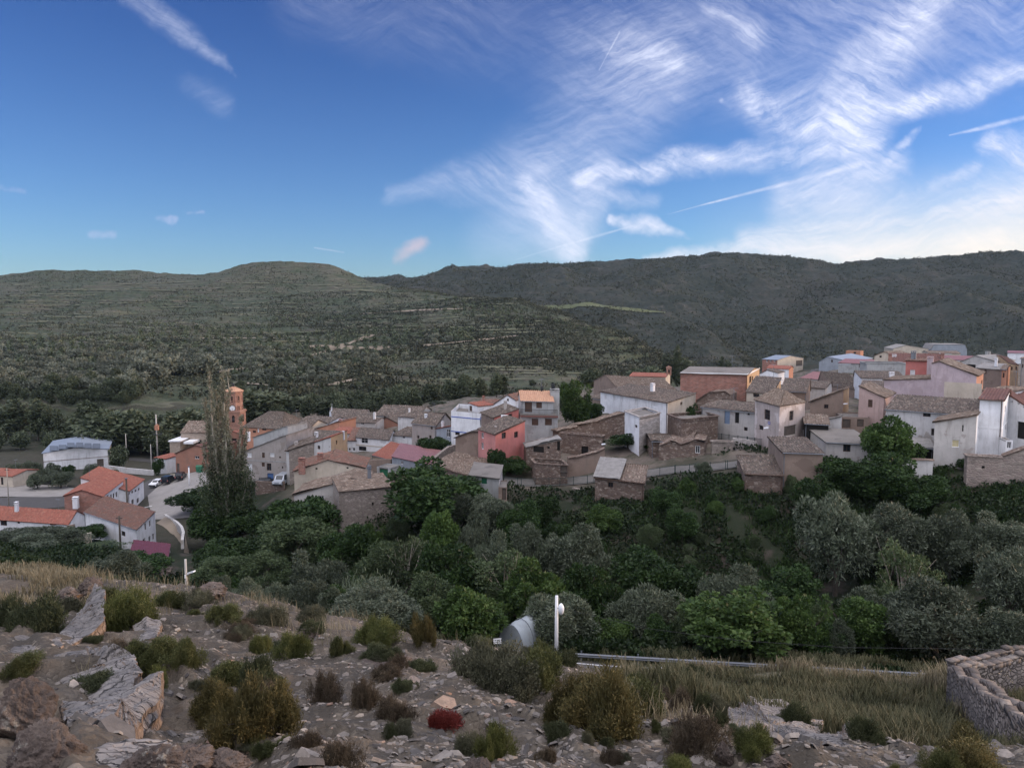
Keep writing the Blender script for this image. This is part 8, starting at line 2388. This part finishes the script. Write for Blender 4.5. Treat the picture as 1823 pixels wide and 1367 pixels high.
b = MB(); b.hexa([(p_[0] + sx * (.6 if i == 0 else .75), 186 + sy * .6, z_ + (.15 if i == 0 else 1.35)) for i in (0, 1) for sx, sy in ((-1, -1), (1, -1), (1, 1), (-1, 1))]); b.build('body', MATS['green_door'], bn)
b = MB(); b.tube([(p_[0] - .78, 186, z_ + 1.3), (p_[0] + .78, 186, z_ + 1.3)], .55, 14); b.build('lid', MATS['green_door'], bn)


# ------------------------------------------------------------------ plastic tunnel in the grove
def tunnel():
    Y0 = 55.0
    c = at(918, 1140, Y0); c[2] = gzd(c[0], Y0) + .25
    root = tag(empty('plastic_tunnel', tuple(c)), 'whitish plastic covered growing tunnel half hidden by the olive', 'plastic tunnel')
    ax = np.array((0.6, 0.8, 0)); sd = np.array((-0.8, 0.6, 0)); R_ = 1.15
    V = []
    n, k = 14, 15
    for i in range(n):
        for j in range(k):
            a = math.pi * j / (k - 1)
            r_ = R_ * (1 + .025 * math.sin(i * 2.6) * math.sin(3 * a)) - .05 * (i % 3 == 1)
            V.append(c + ax * (i * .45 - .6) + sd * r_ * math.cos(a) + np.array((0, 0, 1.75 * r_ * math.sin(a))))
    link_mesh('cover', np_mesh('cover', V, grid_faces(n, k), smooth=True), MATS['tunnel_plastic'], root)
    for i_, nm_ in ((0, 'end_sheet'), (n - 1, 'end_sheet')):        # plastic gathered over both ends
        eb = MB(); eb.poly([V[i_ * k + j] for j in range(k)]); eb.build(nm_, MATS['tunnel_plastic'], root)
    b = MB()
    for i in (0, 3, 6, 9, 12):
        b.tube([c + ax * (i * .45 - .6) + sd * (R_ + .03) * math.cos(math.pi * j / 12) + np.array((0, 0, 1.75 * (R_ + .03) * math.sin(math.pi * j / 12))) for j in range(13)], .025, 6)
    b.build('hoops', MATS['galvanised'], root)


mat_plaster('tunnel_plastic', (0.33, 0.37, 0.40), 0.5, grain=1.2)
tunnel()
# ------------------------------------------------------------------ foreground rocks
GB = [BVHS[0]]


def slab(poly, lift, thick, label, seed, tilt=(0, 0), name='slate_rock', mat='slate', rough=.05, nr=22, na=110):
    """tilted slate slab: poly = photo pixels of its outline on the ground; lift = how far the top stands out along each corner"""
    r_ = np.random.default_rng(seed)
    P = []
    for i, (px, py) in enumerate(poly):
        h_ = hit(px, py, GB); P.append(np.array(h_) + np.array((0, 0, lift[i] if hasattr(lift, '__len__') else lift)))
    P = np.array(P); c = P.mean(0)
    # boundary resampled by angle (outline is star shaped round its middle)
    Q = []
    for i in range(len(P)):
        a, b_ = P[i], P[(i + 1) % len(P)]
        m = max(2, int(na * np.linalg.norm(b_ - a) / sum(np.linalg.norm(P[j] - P[(j + 1) % len(P)]) for j in range(len(P)))))
        for t in np.linspace(0, 1, m, endpoint=False): Q.append(a * (1 - t) + b_ * t)
    Q = np.array(Q); n = len(Q)
    s = np.arange(n)
    sz = np.linalg.norm(Q - c, axis=1).mean()
    out = unit((Q - c) * np.array((1, 1, 0)))
    hs_ = np.repeat(r_.normal(0, 1, n // 3 + 1), 3)[:n]
    jag = sz * .012 * hs_ + sz * .04 * np.array([vnoise(np.array([k * .33]), np.array([seed * 1.7]))[0] for k in s]) + sz * .03 * np.array([vnoise(np.array([k * .9]), np.array([seed * 3.1]))[0] for k in s])
    Q = Q + out * jag[:, None]
    V = [c]
    rings = []
    for k in range(1, nr + 1):
        t = (k / nr)
        R = c * (1 - t) + Q * t
        x, y = R[:, 0] * 1.0, R[:, 1] * 1.0
        step = np.floor((x * .9 + y * .5) / .55 + 1.2 * fbm(x / .9, y / .9, 2, seed)) * .028          # split bedding planes
        dz = step - np.mean(step) + .02 * fbm(x / .35, y / .35, 4, seed + 2) - .03 * t ** 12
        R = R.copy(); R[:, 2] += dz * min(1, sz)
        rings.append(R)
    for k, f_ in enumerate(np.linspace(.12, 1, 9)):
        R = rings[nr - 1].copy()
        R[:, 2] -= thick * f_
        nz_ = fbm(s * .22 + 40, np.full(n, k * 1.1 + seed), 3, seed + 5)
        R += out * (.03 * nz_ + .045 * (k % 3 == 1) - .10 * f_)[:, None] * min(1.2, sz)
        rings.append(R)
    V = np.concatenate([[c + np.array((0, 0, .0))]] + rings)
    F = []
    me_f = [(0, 1 + j, 1 + (j + 1) % n) for j in range(n)]
    for k in range(len(rings) - 1):
        o = 1 + k * n
        for j in range(n): me_f.append((o + j, o + n + j, o + n + (j + 1) % n, o + (j + 1) % n))
    me = bpy.data.meshes.new(name); me.from_pydata(V.tolist(), [], me_f); me.update()
    o = link_mesh(name, me, MATS[mat])
    return tag(o, label, 'rock')


def boulder(px, py, w, h, label, seed, squash=.9, name='boulder', mat='boulder', res=80, depth=1.0, sink=.25):
    r_ = np.random.default_rng(seed)
    p = hit(px, py, GB); mpp = p.y / FPX
    th = np.linspace(0, math.pi, res)[:, None]; ph = np.linspace(0, 2 * math.pi, 2 * res)[None]
    d = np.stack([np.sin(th) * np.cos(ph), np.sin(th) * np.sin(ph), np.cos(th) * np.ones_like(ph)], -1)
    # facets: cut the ball with random planes
    rad = np.ones(d.shape[:2])
    for _ in range(16):
        n = unit(r_.normal(0, 1, 3)); k = r_.uniform(.62, .92)
        dn = d @ n
        rad = np.minimum(rad, np.where(dn > .05, k / np.maximum(dn, .05), 9))
    v = d * rad[..., None]
    nz_ = .09 * fbm(v[..., 0] * 3.5 + seed, v[..., 1] * 3 + v[..., 2] * 2.5, 5, seed, .62, True) + .045 * fbm(v[..., 0] * 11, v[..., 2] * 11 + v[..., 1] * 9, 3, seed + 1)
    v = v * (1 + nz_[..., None]) * np.array((w / 2 * mpp, w / 2 * mpp * depth, h * .62 * mpp))
    v = v + np.array((p.x, p.y + w / 3 * mpp * depth, p.z + h * mpp * (.5 - sink)))
    return tag(link_mesh(name, np_mesh(name, v.reshape(-1, 3), grid_faces(res, 2 * res), smooth=False), MATS[mat]), label, 'rock')


slab([(92, 1168), (150, 1160), (205, 1176), (240, 1205), (256, 1248), (215, 1262), (160, 1250), (105, 1215)], [.05, .1, .3, .42, .4, .12, .05, .02], .6, 'long cracked slate slab with tan broken edge at left, upper of two', 3)
slab([(112, 1256), (180, 1252), (250, 1250), (292, 1252), (290, 1290), (252, 1318), (185, 1336), (120, 1320)], [.05, .12, .3, .45, .42, .2, .05, .02], .65, 'cracked slate slab with sunlit pointed edge at left, lower of two', 4)
slab([(100, 1130), (140, 1106), (172, 1084), (190, 1096), (186, 1128), (150, 1142), (120, 1146)], [.02, .2, .75, .75, .3, .1, .0], .9, 'upended slate slab with orange edge pointing skyward', 6)
slab([(150, 1330), (230, 1322), (300, 1345), (340, 1400), (230, 1440), (120, 1420)], [.0, .05, .12, .1, .05, .0], .4, 'pale flat cracked rock shelf at the bottom left', 8)
slab([(22, 1130), (95, 1122), (112, 1150), (60, 1166), (14, 1160)], [.02, .05, .06, .02, 0], .3, 'smooth grey slate plate behind the left bushes', 9)
slab([(1297, 1282), (1330, 1268), (1390, 1276), (1460, 1300), (1480, 1340), (1420, 1368), (1340, 1352), (1306, 1318)], [.2, .22, .18, .1, .05, .02, .06, .14], .7, 'dark jutting slate ledge at the lower right', 10)
slab([(1450, 1318), (1530, 1312), (1590, 1335), (1640, 1368), (1580, 1400), (1480, 1390)], [.12, .15, .1, .05, 0, .02], .5, 'pale layered slate shelf right of the dark ledge', 11)
slab([(640, 1170), (700, 1160), (735, 1175), (700, 1192), (650, 1190)], [.05, .08, .06, .02, .02], .3, 'dark shale hump on the middle of the slope', 12, mat='boulder')
slab([(236, 1118), (262, 1112), (288, 1122), (280, 1142), (244, 1146)], [.1, .2, .2, .1, .05], .5, 'rounded slate block among bushes on the left', 13)
boulder(28, 1318, 112, 112, 'big brown craggy boulder cut by the left edge', 21, depth=.8)
boulder(62, 1398, 150, 112, 'large rough boulder in the bottom left corner', 22, depth=.7)
boulder(262, 1398, 120, 60, 'lichen spotted brown rock at the bottom of the slab', 23)
boulder(328, 1378, 80, 48, 'small craggy rock right of the lichen spotted one', 24)
boulder(395, 1384, 90, 36, 'low brown rock at the bottom below the golden bush', 25)
boulder(157, 1066, 44, 40, 'reddish pointed boulder on the left crest', 26)
boulder(112, 1078, 60, 30, 'flat topped boulder left of the reddish one', 27)
boulder(262, 1035, 70, 26, 'rock outcrop on the crest left of the lamp post', 28)
boulder(370, 1062, 60, 20, 'low dark rock below the left lamp post', 29)
boulder(1292, 1362, 34, 44, 'orange brown stone standing by the dark ledge', 30)
boulder(1388, 1372, 50, 24, 'reddish stone at the bottom by the dark ledge', 31)
boulder(850, 1392, 60, 34, 'rounded pale stone at the bottom edge centre', 32)
boulder(545, 1142, 50, 24, 'dark shale mound on the crest', 33)

# ---- scree: countless slate chips, and the larger loose stones one by one
def chip_block(r_, c, a, b_, h, yaw, nrm):
    k = r_.integers(5, 8); an = np.sort(r_.uniform(0, 6.28, k)) ; an = np.linspace(0, 6.28, k, endpoint=False) + r_.uniform(-.35, .35, k)
    rr = r_.uniform(.75, 1.1, k)
    x, y = np.cos(an) * rr * a, np.sin(an) * rr * b_
    ca, sa = math.cos(yaw), math.sin(yaw)
    X, Y = x * ca - y * sa, x * sa + y * ca
    t = unit(np.cross(nrm, (0, 1, .01))); s = np.cross(nrm, t)
    top = c + X[:, None] * t * .9 + Y[:, None] * s * .9 + nrm * h * r_.uniform(.7, 1.1, (k, 1)); bot = c + X[:, None] * t + Y[:, None] * s - nrm * h * .6
    return top, bot, k


def scree():
    r_ = np.random.default_rng(31)
    n = 26000
    y = np.exp(r_.uniform(math.log(5.0), math.log(34), n)); u = r_.uniform(-.75, .75, n); x = u * y
    rock, fld = near_mask(x, y)
    m = fbm(x / 2.6, y / 2.6, 4, 123)
    keep = (rock > .5) & (m + .35 * r_.normal(0, 1, n) > -.05) & (u > -.62)
    x, y = x[keep], y[keep]
    z = ground_z(x, y); e = .06
    nx = -(ground_z(x + e, y) - z) / e; ny = -(ground_z(x, y + e) - z) / e
    N = unit(np.stack([nx, ny, np.ones_like(nx)], -1) + r_.normal(0, .22, (len(x), 3)))
    V, F = [], []
    for i in range(len(x)):
        a = .0135 * r_.lognormal(0, .6) * (1 + y[i] / 22)
        t, b_, k = chip_block(r_, np.array((x[i], y[i], z[i])), a * r_.uniform(1, 1.7), a, a * r_.uniform(.18, .5), r_.uniform(0, 6.28), N[i])
        o = len(V); V += t.tolist() + b_.tolist()
        F.append(list(range(o, o + k)))
        for j in range(k): F.append([o + j, o + k + j, o + k + (j + 1) % k, o + (j + 1) % k])
    me = bpy.data.meshes.new('scree'); me.from_pydata(V, [], F); me.update()
    tag(link_mesh('scree', me, MATS['loose_stone']), 'broken slate chips strewn over the rocky slope', 'scree', kind='stuff')
    for i in range(70):
        px, py = r_.uniform(480, 1330), r_.uniform(1195, 1366)
        if i < 14: px, py = r_.uniform(100, 420), r_.uniform(1100, 1230)
        h_ = hit(px, py, GB)
        if h_ is None or h_.y > 22: continue
        a = r_.uniform(.025, .06) * (1 + h_.y / 30)
        t, b_, k = chip_block(r_, np.array(h_), a * r_.uniform(1, 1.6), a, a * r_.uniform(.2, .45), r_.uniform(0, 6.28), unit(np.array((r_.normal(0, .25), -.3 + r_.normal(0, .2), 1))))
        me = bpy.data.meshes.new('loose_stone'); me.from_pydata(t.tolist() + b_.tolist(), [], [list(range(k)), list(range(k, 2 * k))[::-1]] + [[j, k + j, k + (j + 1) % k, (j + 1) % k] for j in range(k)]); me.update()
        tag(link_mesh('loose_stone', me, MATS['loose_stone']), 'loose flat piece of slate lying on the rocky slope', 'stone', 'loose slate pieces on the slope')


scree()

# ------------------------------------------------------------------ foreground shrubs
mat_leaf('broom_leaf', [(0.026, 0.034, 0.014), (0.055, 0.066, 0.024), (0.095, 0.102, 0.038), (0.16, 0.15, 0.06)], .2, .6, 2.5)
mat_leaf('golden_leaf', [(0.034, 0.038, 0.015), (0.075, 0.07, 0.028), (0.125, 0.105, 0.042), (0.21, 0.155, 0.055)], .2, .6, 2.5)
mat_leaf('bright_leaf', [(0.034, 0.045, 0.014), (0.07, 0.085, 0.026), (0.12, 0.13, 0.042), (0.19, 0.185, 0.07)], .25, .6, 2.5)
mat_leaf('grey_leaf', [(0.035, 0.038, 0.024), (0.07, 0.074, 0.046), (0.11, 0.112, 0.072), (0.17, 0.165, 0.11)], .15, .7, 2.5)
mat_leaf('brown_leaf', [(0.035, 0.026, 0.018), (0.07, 0.054, 0.038), (0.11, 0.088, 0.06), (0.17, 0.14, 0.095)], .1, .8, 2.5)
mat_leaf('dusk_leaf', [(0.018, 0.024, 0.012), (0.038, 0.048, 0.022), (0.065, 0.075, 0.036), (0.1, 0.105, 0.055)], .15, .7, 2.5)
mat_leaf('red_leaf', [(0.06, 0.02, 0.015), (0.16, 0.03, 0.025), (0.22, 0.04, 0.033), (0.3, 0.075, 0.055)], .2, .6, 2.5)
mat_leaf('straw', [(0.10, 0.09, 0.055), (0.17, 0.15, 0.095), (0.25, 0.22, 0.145), (0.36, 0.32, 0.22)], .2, .7, .6)
mat_leaf('green_grass', [(0.035, 0.04, 0.02), (0.07, 0.074, 0.038), (0.12, 0.115, 0.064), (0.19, 0.17, 0.105)], .2, .7, .6)
SH = {}


def shrub_proto(kind, i, n_sprig, leaf, lw, mat, spread=.5, H=.7, per=7, upright=.7, woody=26):
    """sprigs radiating from a woody base, each with small leaves; about 1 m across"""
    r_ = np.random.default_rng(sum(map(ord, kind)) * 3 + i)
    nl = 16
    lob = r_.normal(0, 1, (nl, 3)) * np.array((spread * .42, spread * .42, 0)); lob[:, 2] = r_.uniform(.15, .8, nl) * H * np.clip(1.15 - np.hypot(lob[:, 0], lob[:, 1]) / spread * .8, .3, 1)
    lr = r_.uniform(.09, .24, nl) * (spread / .5)
    k = r_.choice(nl, n_sprig, p=lr ** 2 / (lr ** 2).sum())
    d = unit(r_.normal(0, 1, (n_sprig, 3)) + np.array((0, 0, .3)))
    tip = lob[k] + d * lr[k][:, None] * r_.uniform(.4, 1.15, (n_sprig, 1)) * np.array((1, 1, H / .6))
    tip[:, 2] += (r_.random(n_sprig) ** 5) * .22 * H
    tip[:, 2] = np.maximum(tip[:, 2], .03)
    dirn = unit(d * (1 - upright) + np.array((0, 0, upright)) + r_.normal(0, .3, (n_sprig, 3)) + unit(tip * np.array((1, 1, 0))) * .35)
    L = r_.lognormal(math.log(.13), .45, (n_sprig, 1)) * (H / .7)
    t = np.tile(np.linspace(0, 1, per), n_sprig)[:, None]
    base = np.repeat(tip, per, 0) - np.repeat(dirn * L, per, 0) * (1 - t)
    me = leaf_mesh(kind, base, np.repeat(dirn, per, 0) * 1.2, r_, leaf, lw, up=.25, wild=.42); me.materials.append(MATS[mat])
    b = MB()
    for q in r_.choice(n_sprig, woody, replace=False):
        e = tip[q] * .92; b.tube([(r_.normal(0, .03), r_.normal(0, .03), -.1), e * np.array((.5, .5, .45)) + r_.normal(0, .03, 3), e], [.016, .010, .004], 4, cap=False)
    wm = b.mesh(kind + '_stems', True); wm.materials.append(MATS['bark'])
    SH.setdefault(kind, []).append((me, wm, float(np.percentile(tip[:, 2], 99)), float(2 * np.percentile(np.abs(tip[:, :2]), 97))))


for i in range(2):
    shrub_proto('golden', i, 2600, .05, .013, 'golden_leaf', H=.8, upright=.75)
    shrub_proto('broom', i, 2200, .055, .014, 'broom_leaf', H=.8, upright=.7)
    shrub_proto('bright', i, 1800, .06, .015, 'bright_leaf', H=.9, upright=.75)
    shrub_proto('grey', i, 2200, .045, .014, 'grey_leaf', H=.6, upright=.5)
    shrub_proto('brown', i, 1500, .05, .010, 'brown_leaf', H=.55, upright=.5, woody=60)
    shrub_proto('dusk', i, 2000, .05, .016, 'dusk_leaf', H=.6, upright=.5)
shrub_proto('red', 0, 1500, .045, .012, 'red_leaf', H=.4, upright=.6)


def shrub(kind, px, py, w, h, label, lift=0.0, name='shrub'):
    p = hit(px, py, GB)
    me, wm, ph, pw_ = SH[kind][rng.randrange(len(SH[kind]))]
    mpp = p.y / FPX
    W_ = w * mpp * 1.08; H_ = max(h * mpp * .5, (h * mpp - .16 * W_) * 1.12) + .03
    loc = np.array(p) + np.array((0, W_ * .3, 0)); loc[2] = gzd(loc[0], loc[1]) - .03 + lift
    H_ = max(H_ * .7, H_ - (loc[2] - p.z) * .8)
    root = empty(name, tuple(loc), rng.uniform(0, 6.28)); root.scale = (W_ / pw_, W_ / pw_, H_ / ph)
    tag(root, label, 'shrub')
    subs = [(0, 0, .82, .95)] + [(rng.uniform(-.3, .3), rng.uniform(-.3, .3), rng.uniform(.42, .72), rng.uniform(.55, 1.05)) for _ in range(3)]
    for dx_, dy_, s_, sz_ in subs:
        a_ = rng.uniform(0, 6.28)
        for nm, m_ in (('foliage', me), ('stems', wm)):
            o = bpy.data.objects.new(nm, m_); COL.objects.link(o); o.parent = root
            o.location = (dx_ * pw_, dy_ * pw_, 0); o.scale = (s_, s_ * rng.uniform(.85, 1.2), sz_); o.rotation_euler = (0, 0, a_)
    return root


for a_ in (
    ('golden', 432, 1338, 140, 120, 'big golden green bush with upright sprigs beside the slabs'),
    ('golden', 372, 1290, 80, 80, 'yellow tipped bush leaning on the left of the big golden bush'),
    ('brown', 470, 1290, 80, 70, 'rusty brown bush behind the big golden bush'),
    ('golden', 1085, 1318, 150, 122, 'largest golden gorse bush at the foot of the road'),
    ('golden', 1020, 1285, 100, 85, 'golden gorse bush joined to the left of the largest one'),
    ('broom', 1145, 1272, 85, 62, 'bright green bush right of the largest golden gorse'),
    ('grey', 905, 1232, 150, 76, 'grey green cushion bush on the edge above the road'),
    ('broom', 962, 1222, 80, 70, 'olive green bush between cushion bush and gorse'),
    ('bright', 860, 1180, 36, 42, 'small orange tipped bush near the road marker'),
    ('bright', 882, 1348, 76, 56, 'small rounded yellow green bush at the bottom centre'),
    ('grey', 838, 1345, 60, 36, 'grey tuft left of the rounded yellow green bush'),
    ('red', 792, 1304, 62, 30, 'low bright red bush on the gravel'),
    ('bright', 215, 1122, 96, 66, 'bright yellow green bush behind the upended slab'),
    ('broom', 190, 1095, 66, 50, 'green bush on the left behind the bright one'),
    ('broom', 262, 1205, 100, 66, 'mid green bush above the long slab'),
    ('broom', 318, 1200, 70, 60, 'green bush right of the mid green one above the slab'),
    ('brown', 215, 1180, 60, 44, 'brownish bush left of the mid green one'),
    ('bright', 278, 1228, 40, 40, 'small fresh green bush under the mid green one'),
    ('broom', 36, 1212, 96, 50, 'green bush at the left edge above the craggy boulder'),
    ('dusk', 152, 1230, 76, 22, 'dark creeping bush growing on the long slab'),
    ('dusk', 60, 1122, 100, 62, 'dark bush group on the left crest'),
    ('dusk', 14, 1118, 60, 56, 'dark bush at the left edge of the crest'),
    ('grey', 105, 1098, 60, 36, 'greyish bush left of the reddish boulder'),
    ('dusk', 452, 1238, 84, 66, 'dark grey bush in the middle left of the slope'),
    ('broom', 405, 1220, 70, 40, 'olive bush left of the dark grey one'),
    ('bright', 512, 1172, 66, 46, 'upright yellow green bush on the middle slope'),
    ('bright', 462, 1165, 40, 34, 'small yellow green bush left of the upright one'),
    ('broom', 600, 1170, 52, 38, 'green bush right of the upright yellow green one'),
    ('bright', 676, 1150, 76, 50, 'broad bright bush on the crest in front of the silvery olive'),
    ('golden', 748, 1152, 46, 54, 'tall dry golden bush on the crest right of the broad one'),
    ('dusk', 686, 1180, 50, 24, 'dark round cushion bush below the crest'),
    ('dusk', 752, 1196, 60, 22, 'low dark cushion right of the shale hump'),
    ('broom', 396, 1110, 70, 36, 'olive bush below the left lamp post'),
    ('grey', 345, 1082, 60, 28, 'grey bush under the left lamp post'),
    ('broom', 300, 1080, 50, 30, 'green bush left of the left lamp post'),
    ('grey', 470, 1110, 70, 34, 'grey scrub on the crest below the olive hedge'),
    ('grey', 545, 1112, 60, 30, 'grey scrub on the crest left of the silvery olive'),
    ('brown', 572, 1252, 72, 44, 'brown dead bush on the middle gravel'),
    ('brown', 642, 1262, 56, 52, 'brown sprig bush right of the dead one'),
    ('brown', 706, 1285, 66, 40, 'dull brown bush left of the red bush'),
    ('brown', 600, 1372, 84, 44, 'brown heathery bush at the bottom edge'),
    ('brown', 545, 1330, 60, 26, 'low brown tuft above the bottom edge bush'),
    ('brown', 1248, 1348, 110, 74, 'large grey brown dry bush left of the dark ledge'),
    ('brown', 1215, 1262, 50, 36, 'dry brown bush above the large grey one'),
    ('bright', 1352, 1348, 62, 42, 'small yellow green bush before the dark ledge'),
    ('dusk', 1428, 1312, 66, 56, 'dark bush on top of the dark ledge'),
    ('dusk', 1552, 1320, 76, 40, 'dark bush behind the pale layered shelf'),
    ('dusk', 1256, 1272, 44, 38, 'dark green bush standing in the dry grass'),
    ('grey', 1500, 1272, 60, 26, 'grey tuft in the dry grass'),
    ('golden', 1752, 1392, 150, 82, 'yellow green bush at the bottom right below the enclosure'),
    ('broom', 1690, 1385, 80, 50, 'greener bush left of the bottom right one'),
    ('bright', 1215, 1385, 60, 36, 'yellow tuft on the bottom edge left of the orange stone'),
    ('broom', 1602, 1395, 50, 30, 'small green tuft at the bottom of the pale shelf'),
    ('brown', 985, 1168, 60, 30, 'brown dry bush by the base of the white lamp post'),
): shrub(*a_)


sr_ = random.Random(17)
for i in range(95):                              # small tufts between the stones
    px, py = sr_.uniform(0, 1330), sr_.uniform(1085, 1366)
    if px < 310 and py > 1150 or (430 < px < 1000 and py > 1230 and sr_.random() < .5): continue
    h_ = hit(px, py, GB)
    if h_ is None or h_.y > 34: continue
    w_ = sr_.uniform(24, 62)
    shrub(sr_.choice(['grey', 'brown', 'dusk', 'broom', 'grey', 'dusk']), px, py, w_, w_ * sr_.uniform(.35, .6), 'low dry scrub tuft growing among the stones of the slope', name='scrub_tuft')['group'] = 'scrub tufts among the stones'


# ------------------------------------------------------------------ dry grass
def blades(name, x, y, hgt, r_, mat, label, w=.008):
    n = len(x)
    z = ground_z(x, y) - .03
    an = r_.uniform(0, 6.28, n); ln = r_.uniform(.1, .55, n)
    h = hgt * r_.uniform(.5, 1.25, n)
    dx_, dy_ = np.cos(an) * ln * h, np.sin(an) * ln * h
    ww = w * (1 + y / 20)
    sx, sy = -np.sin(an) * ww, np.cos(an) * ww
    B = np.stack([x, y, z], -1); S = np.stack([sx, sy, 0 * sx], -1)
    M_ = B + np.stack([dx_ * .35, dy_ * .35, h * .6], -1); T = B + np.stack([dx_, dy_, h], -1)
    V = np.stack([B - S, B + S, M_ + S * .8, M_ - S * .8, T + S * .35, T - S * .35], 1).reshape(-1, 3)
    i = np.arange(n)[:, None] * 6
    F = np.concatenate([i + np.array([[0, 1, 2, 3]]), i + np.array([[3, 2, 4, 5]])], 1).reshape(-1, 4)
    tag(link_mesh(name, np_mesh(name, V, F), MATS[mat]), label, 'grass', kind='stuff')


def grass():
    r_ = np.random.default_rng(44)
    n = 130000
    y = r_.uniform(13, 46, n); x = r_.uniform(.0, .95, n) * y
    rock, fld = near_mask(x, y)
    m = fbm(x / 2.2, y / 2.2, 4, 300)
    k = (fld > .25 + .3 * r_.random(n)) & (m > -.55)
    green = fbm(x / 5, y / 5, 3, 310) + (31 - y) * .05 > .25
    hg = np.clip(.5 + .3 * m, .15, .95) * (1 - .45 * sstep(33, 39, y))
    a = k & ~green; blades('dry_grass', x[a], y[a], hg[a], r_, 'straw', 'tall dry grass covering the field below the road')
    a = k & green; blades('green_grass', x[a], y[a], hg[a] * .8, r_, 'green_grass', 'greener grass at the near side of the dry field')
    n = 60000
    y = np.exp(r_.uniform(math.log(9), math.log(48), n)); x = r_.uniform(-.72, .55, n) * y
    rock, fld = near_mask(x, y)
    m = fbm(x / 1.6, y / 1.6, 4, 330); crest = sstep(16, 30, y)
    k = (rock > .4) & (m > .8 - .35 * crest)
    blades('slope_grass', x[k], y[k], np.clip(.16 + .2 * m[k] + .2 * crest[k], .1, .6), r_, 'straw', 'thin dry grass tufts scattered between the rocks', .003)
    n = 14000
    y = r_.uniform(22, 40, n); x = r_.uniform(-.72, -.56, n) * y
    k = fbm(x / 2, y / 2, 3, 350) > -.4
    blades('crest_grass', x[k], y[k], np.full(k.sum(), .32), r_, 'straw', 'pale dry grass along the left crest', .006)
    n = 40000
    y = r_.uniform(52.6, 57, n); x = r_.uniform(-14, 42, n)
    blades('verge_grass', x, y, .35 + .4 * (fbm(x / 3, y / 3, 3, 360) > 0), r_, 'green_grass', 'rank grass growing on the verge behind the crash barrier', .01)


grass()

# ------------------------------------------------------------------ the air of the valley
m_ = bpy.data.materials.new('haze'); m_.use_nodes = True; m_.node_tree.nodes.clear()
v_ = m_.node_tree.nodes.new('ShaderNodeVolumePrincipled')
v_.inputs['Color'].default_value = (0.5, 0.7, 1.0, 1); v_.inputs['Density'].default_value = 0.000028; v_.inputs['Anisotropy'].default_value = 0.0
o_ = m_.node_tree.nodes.new('ShaderNodeOutputMaterial'); m_.node_tree.links.new(v_.outputs[0], o_.inputs['Volume'])
MATS['haze'] = m_
b = MB(); b.abox(-9100, 9100, -300, 9200, -90, 330)
tag(b.build('haze', m_), kind='stuff')
C.cycles.volume_bounces = 0
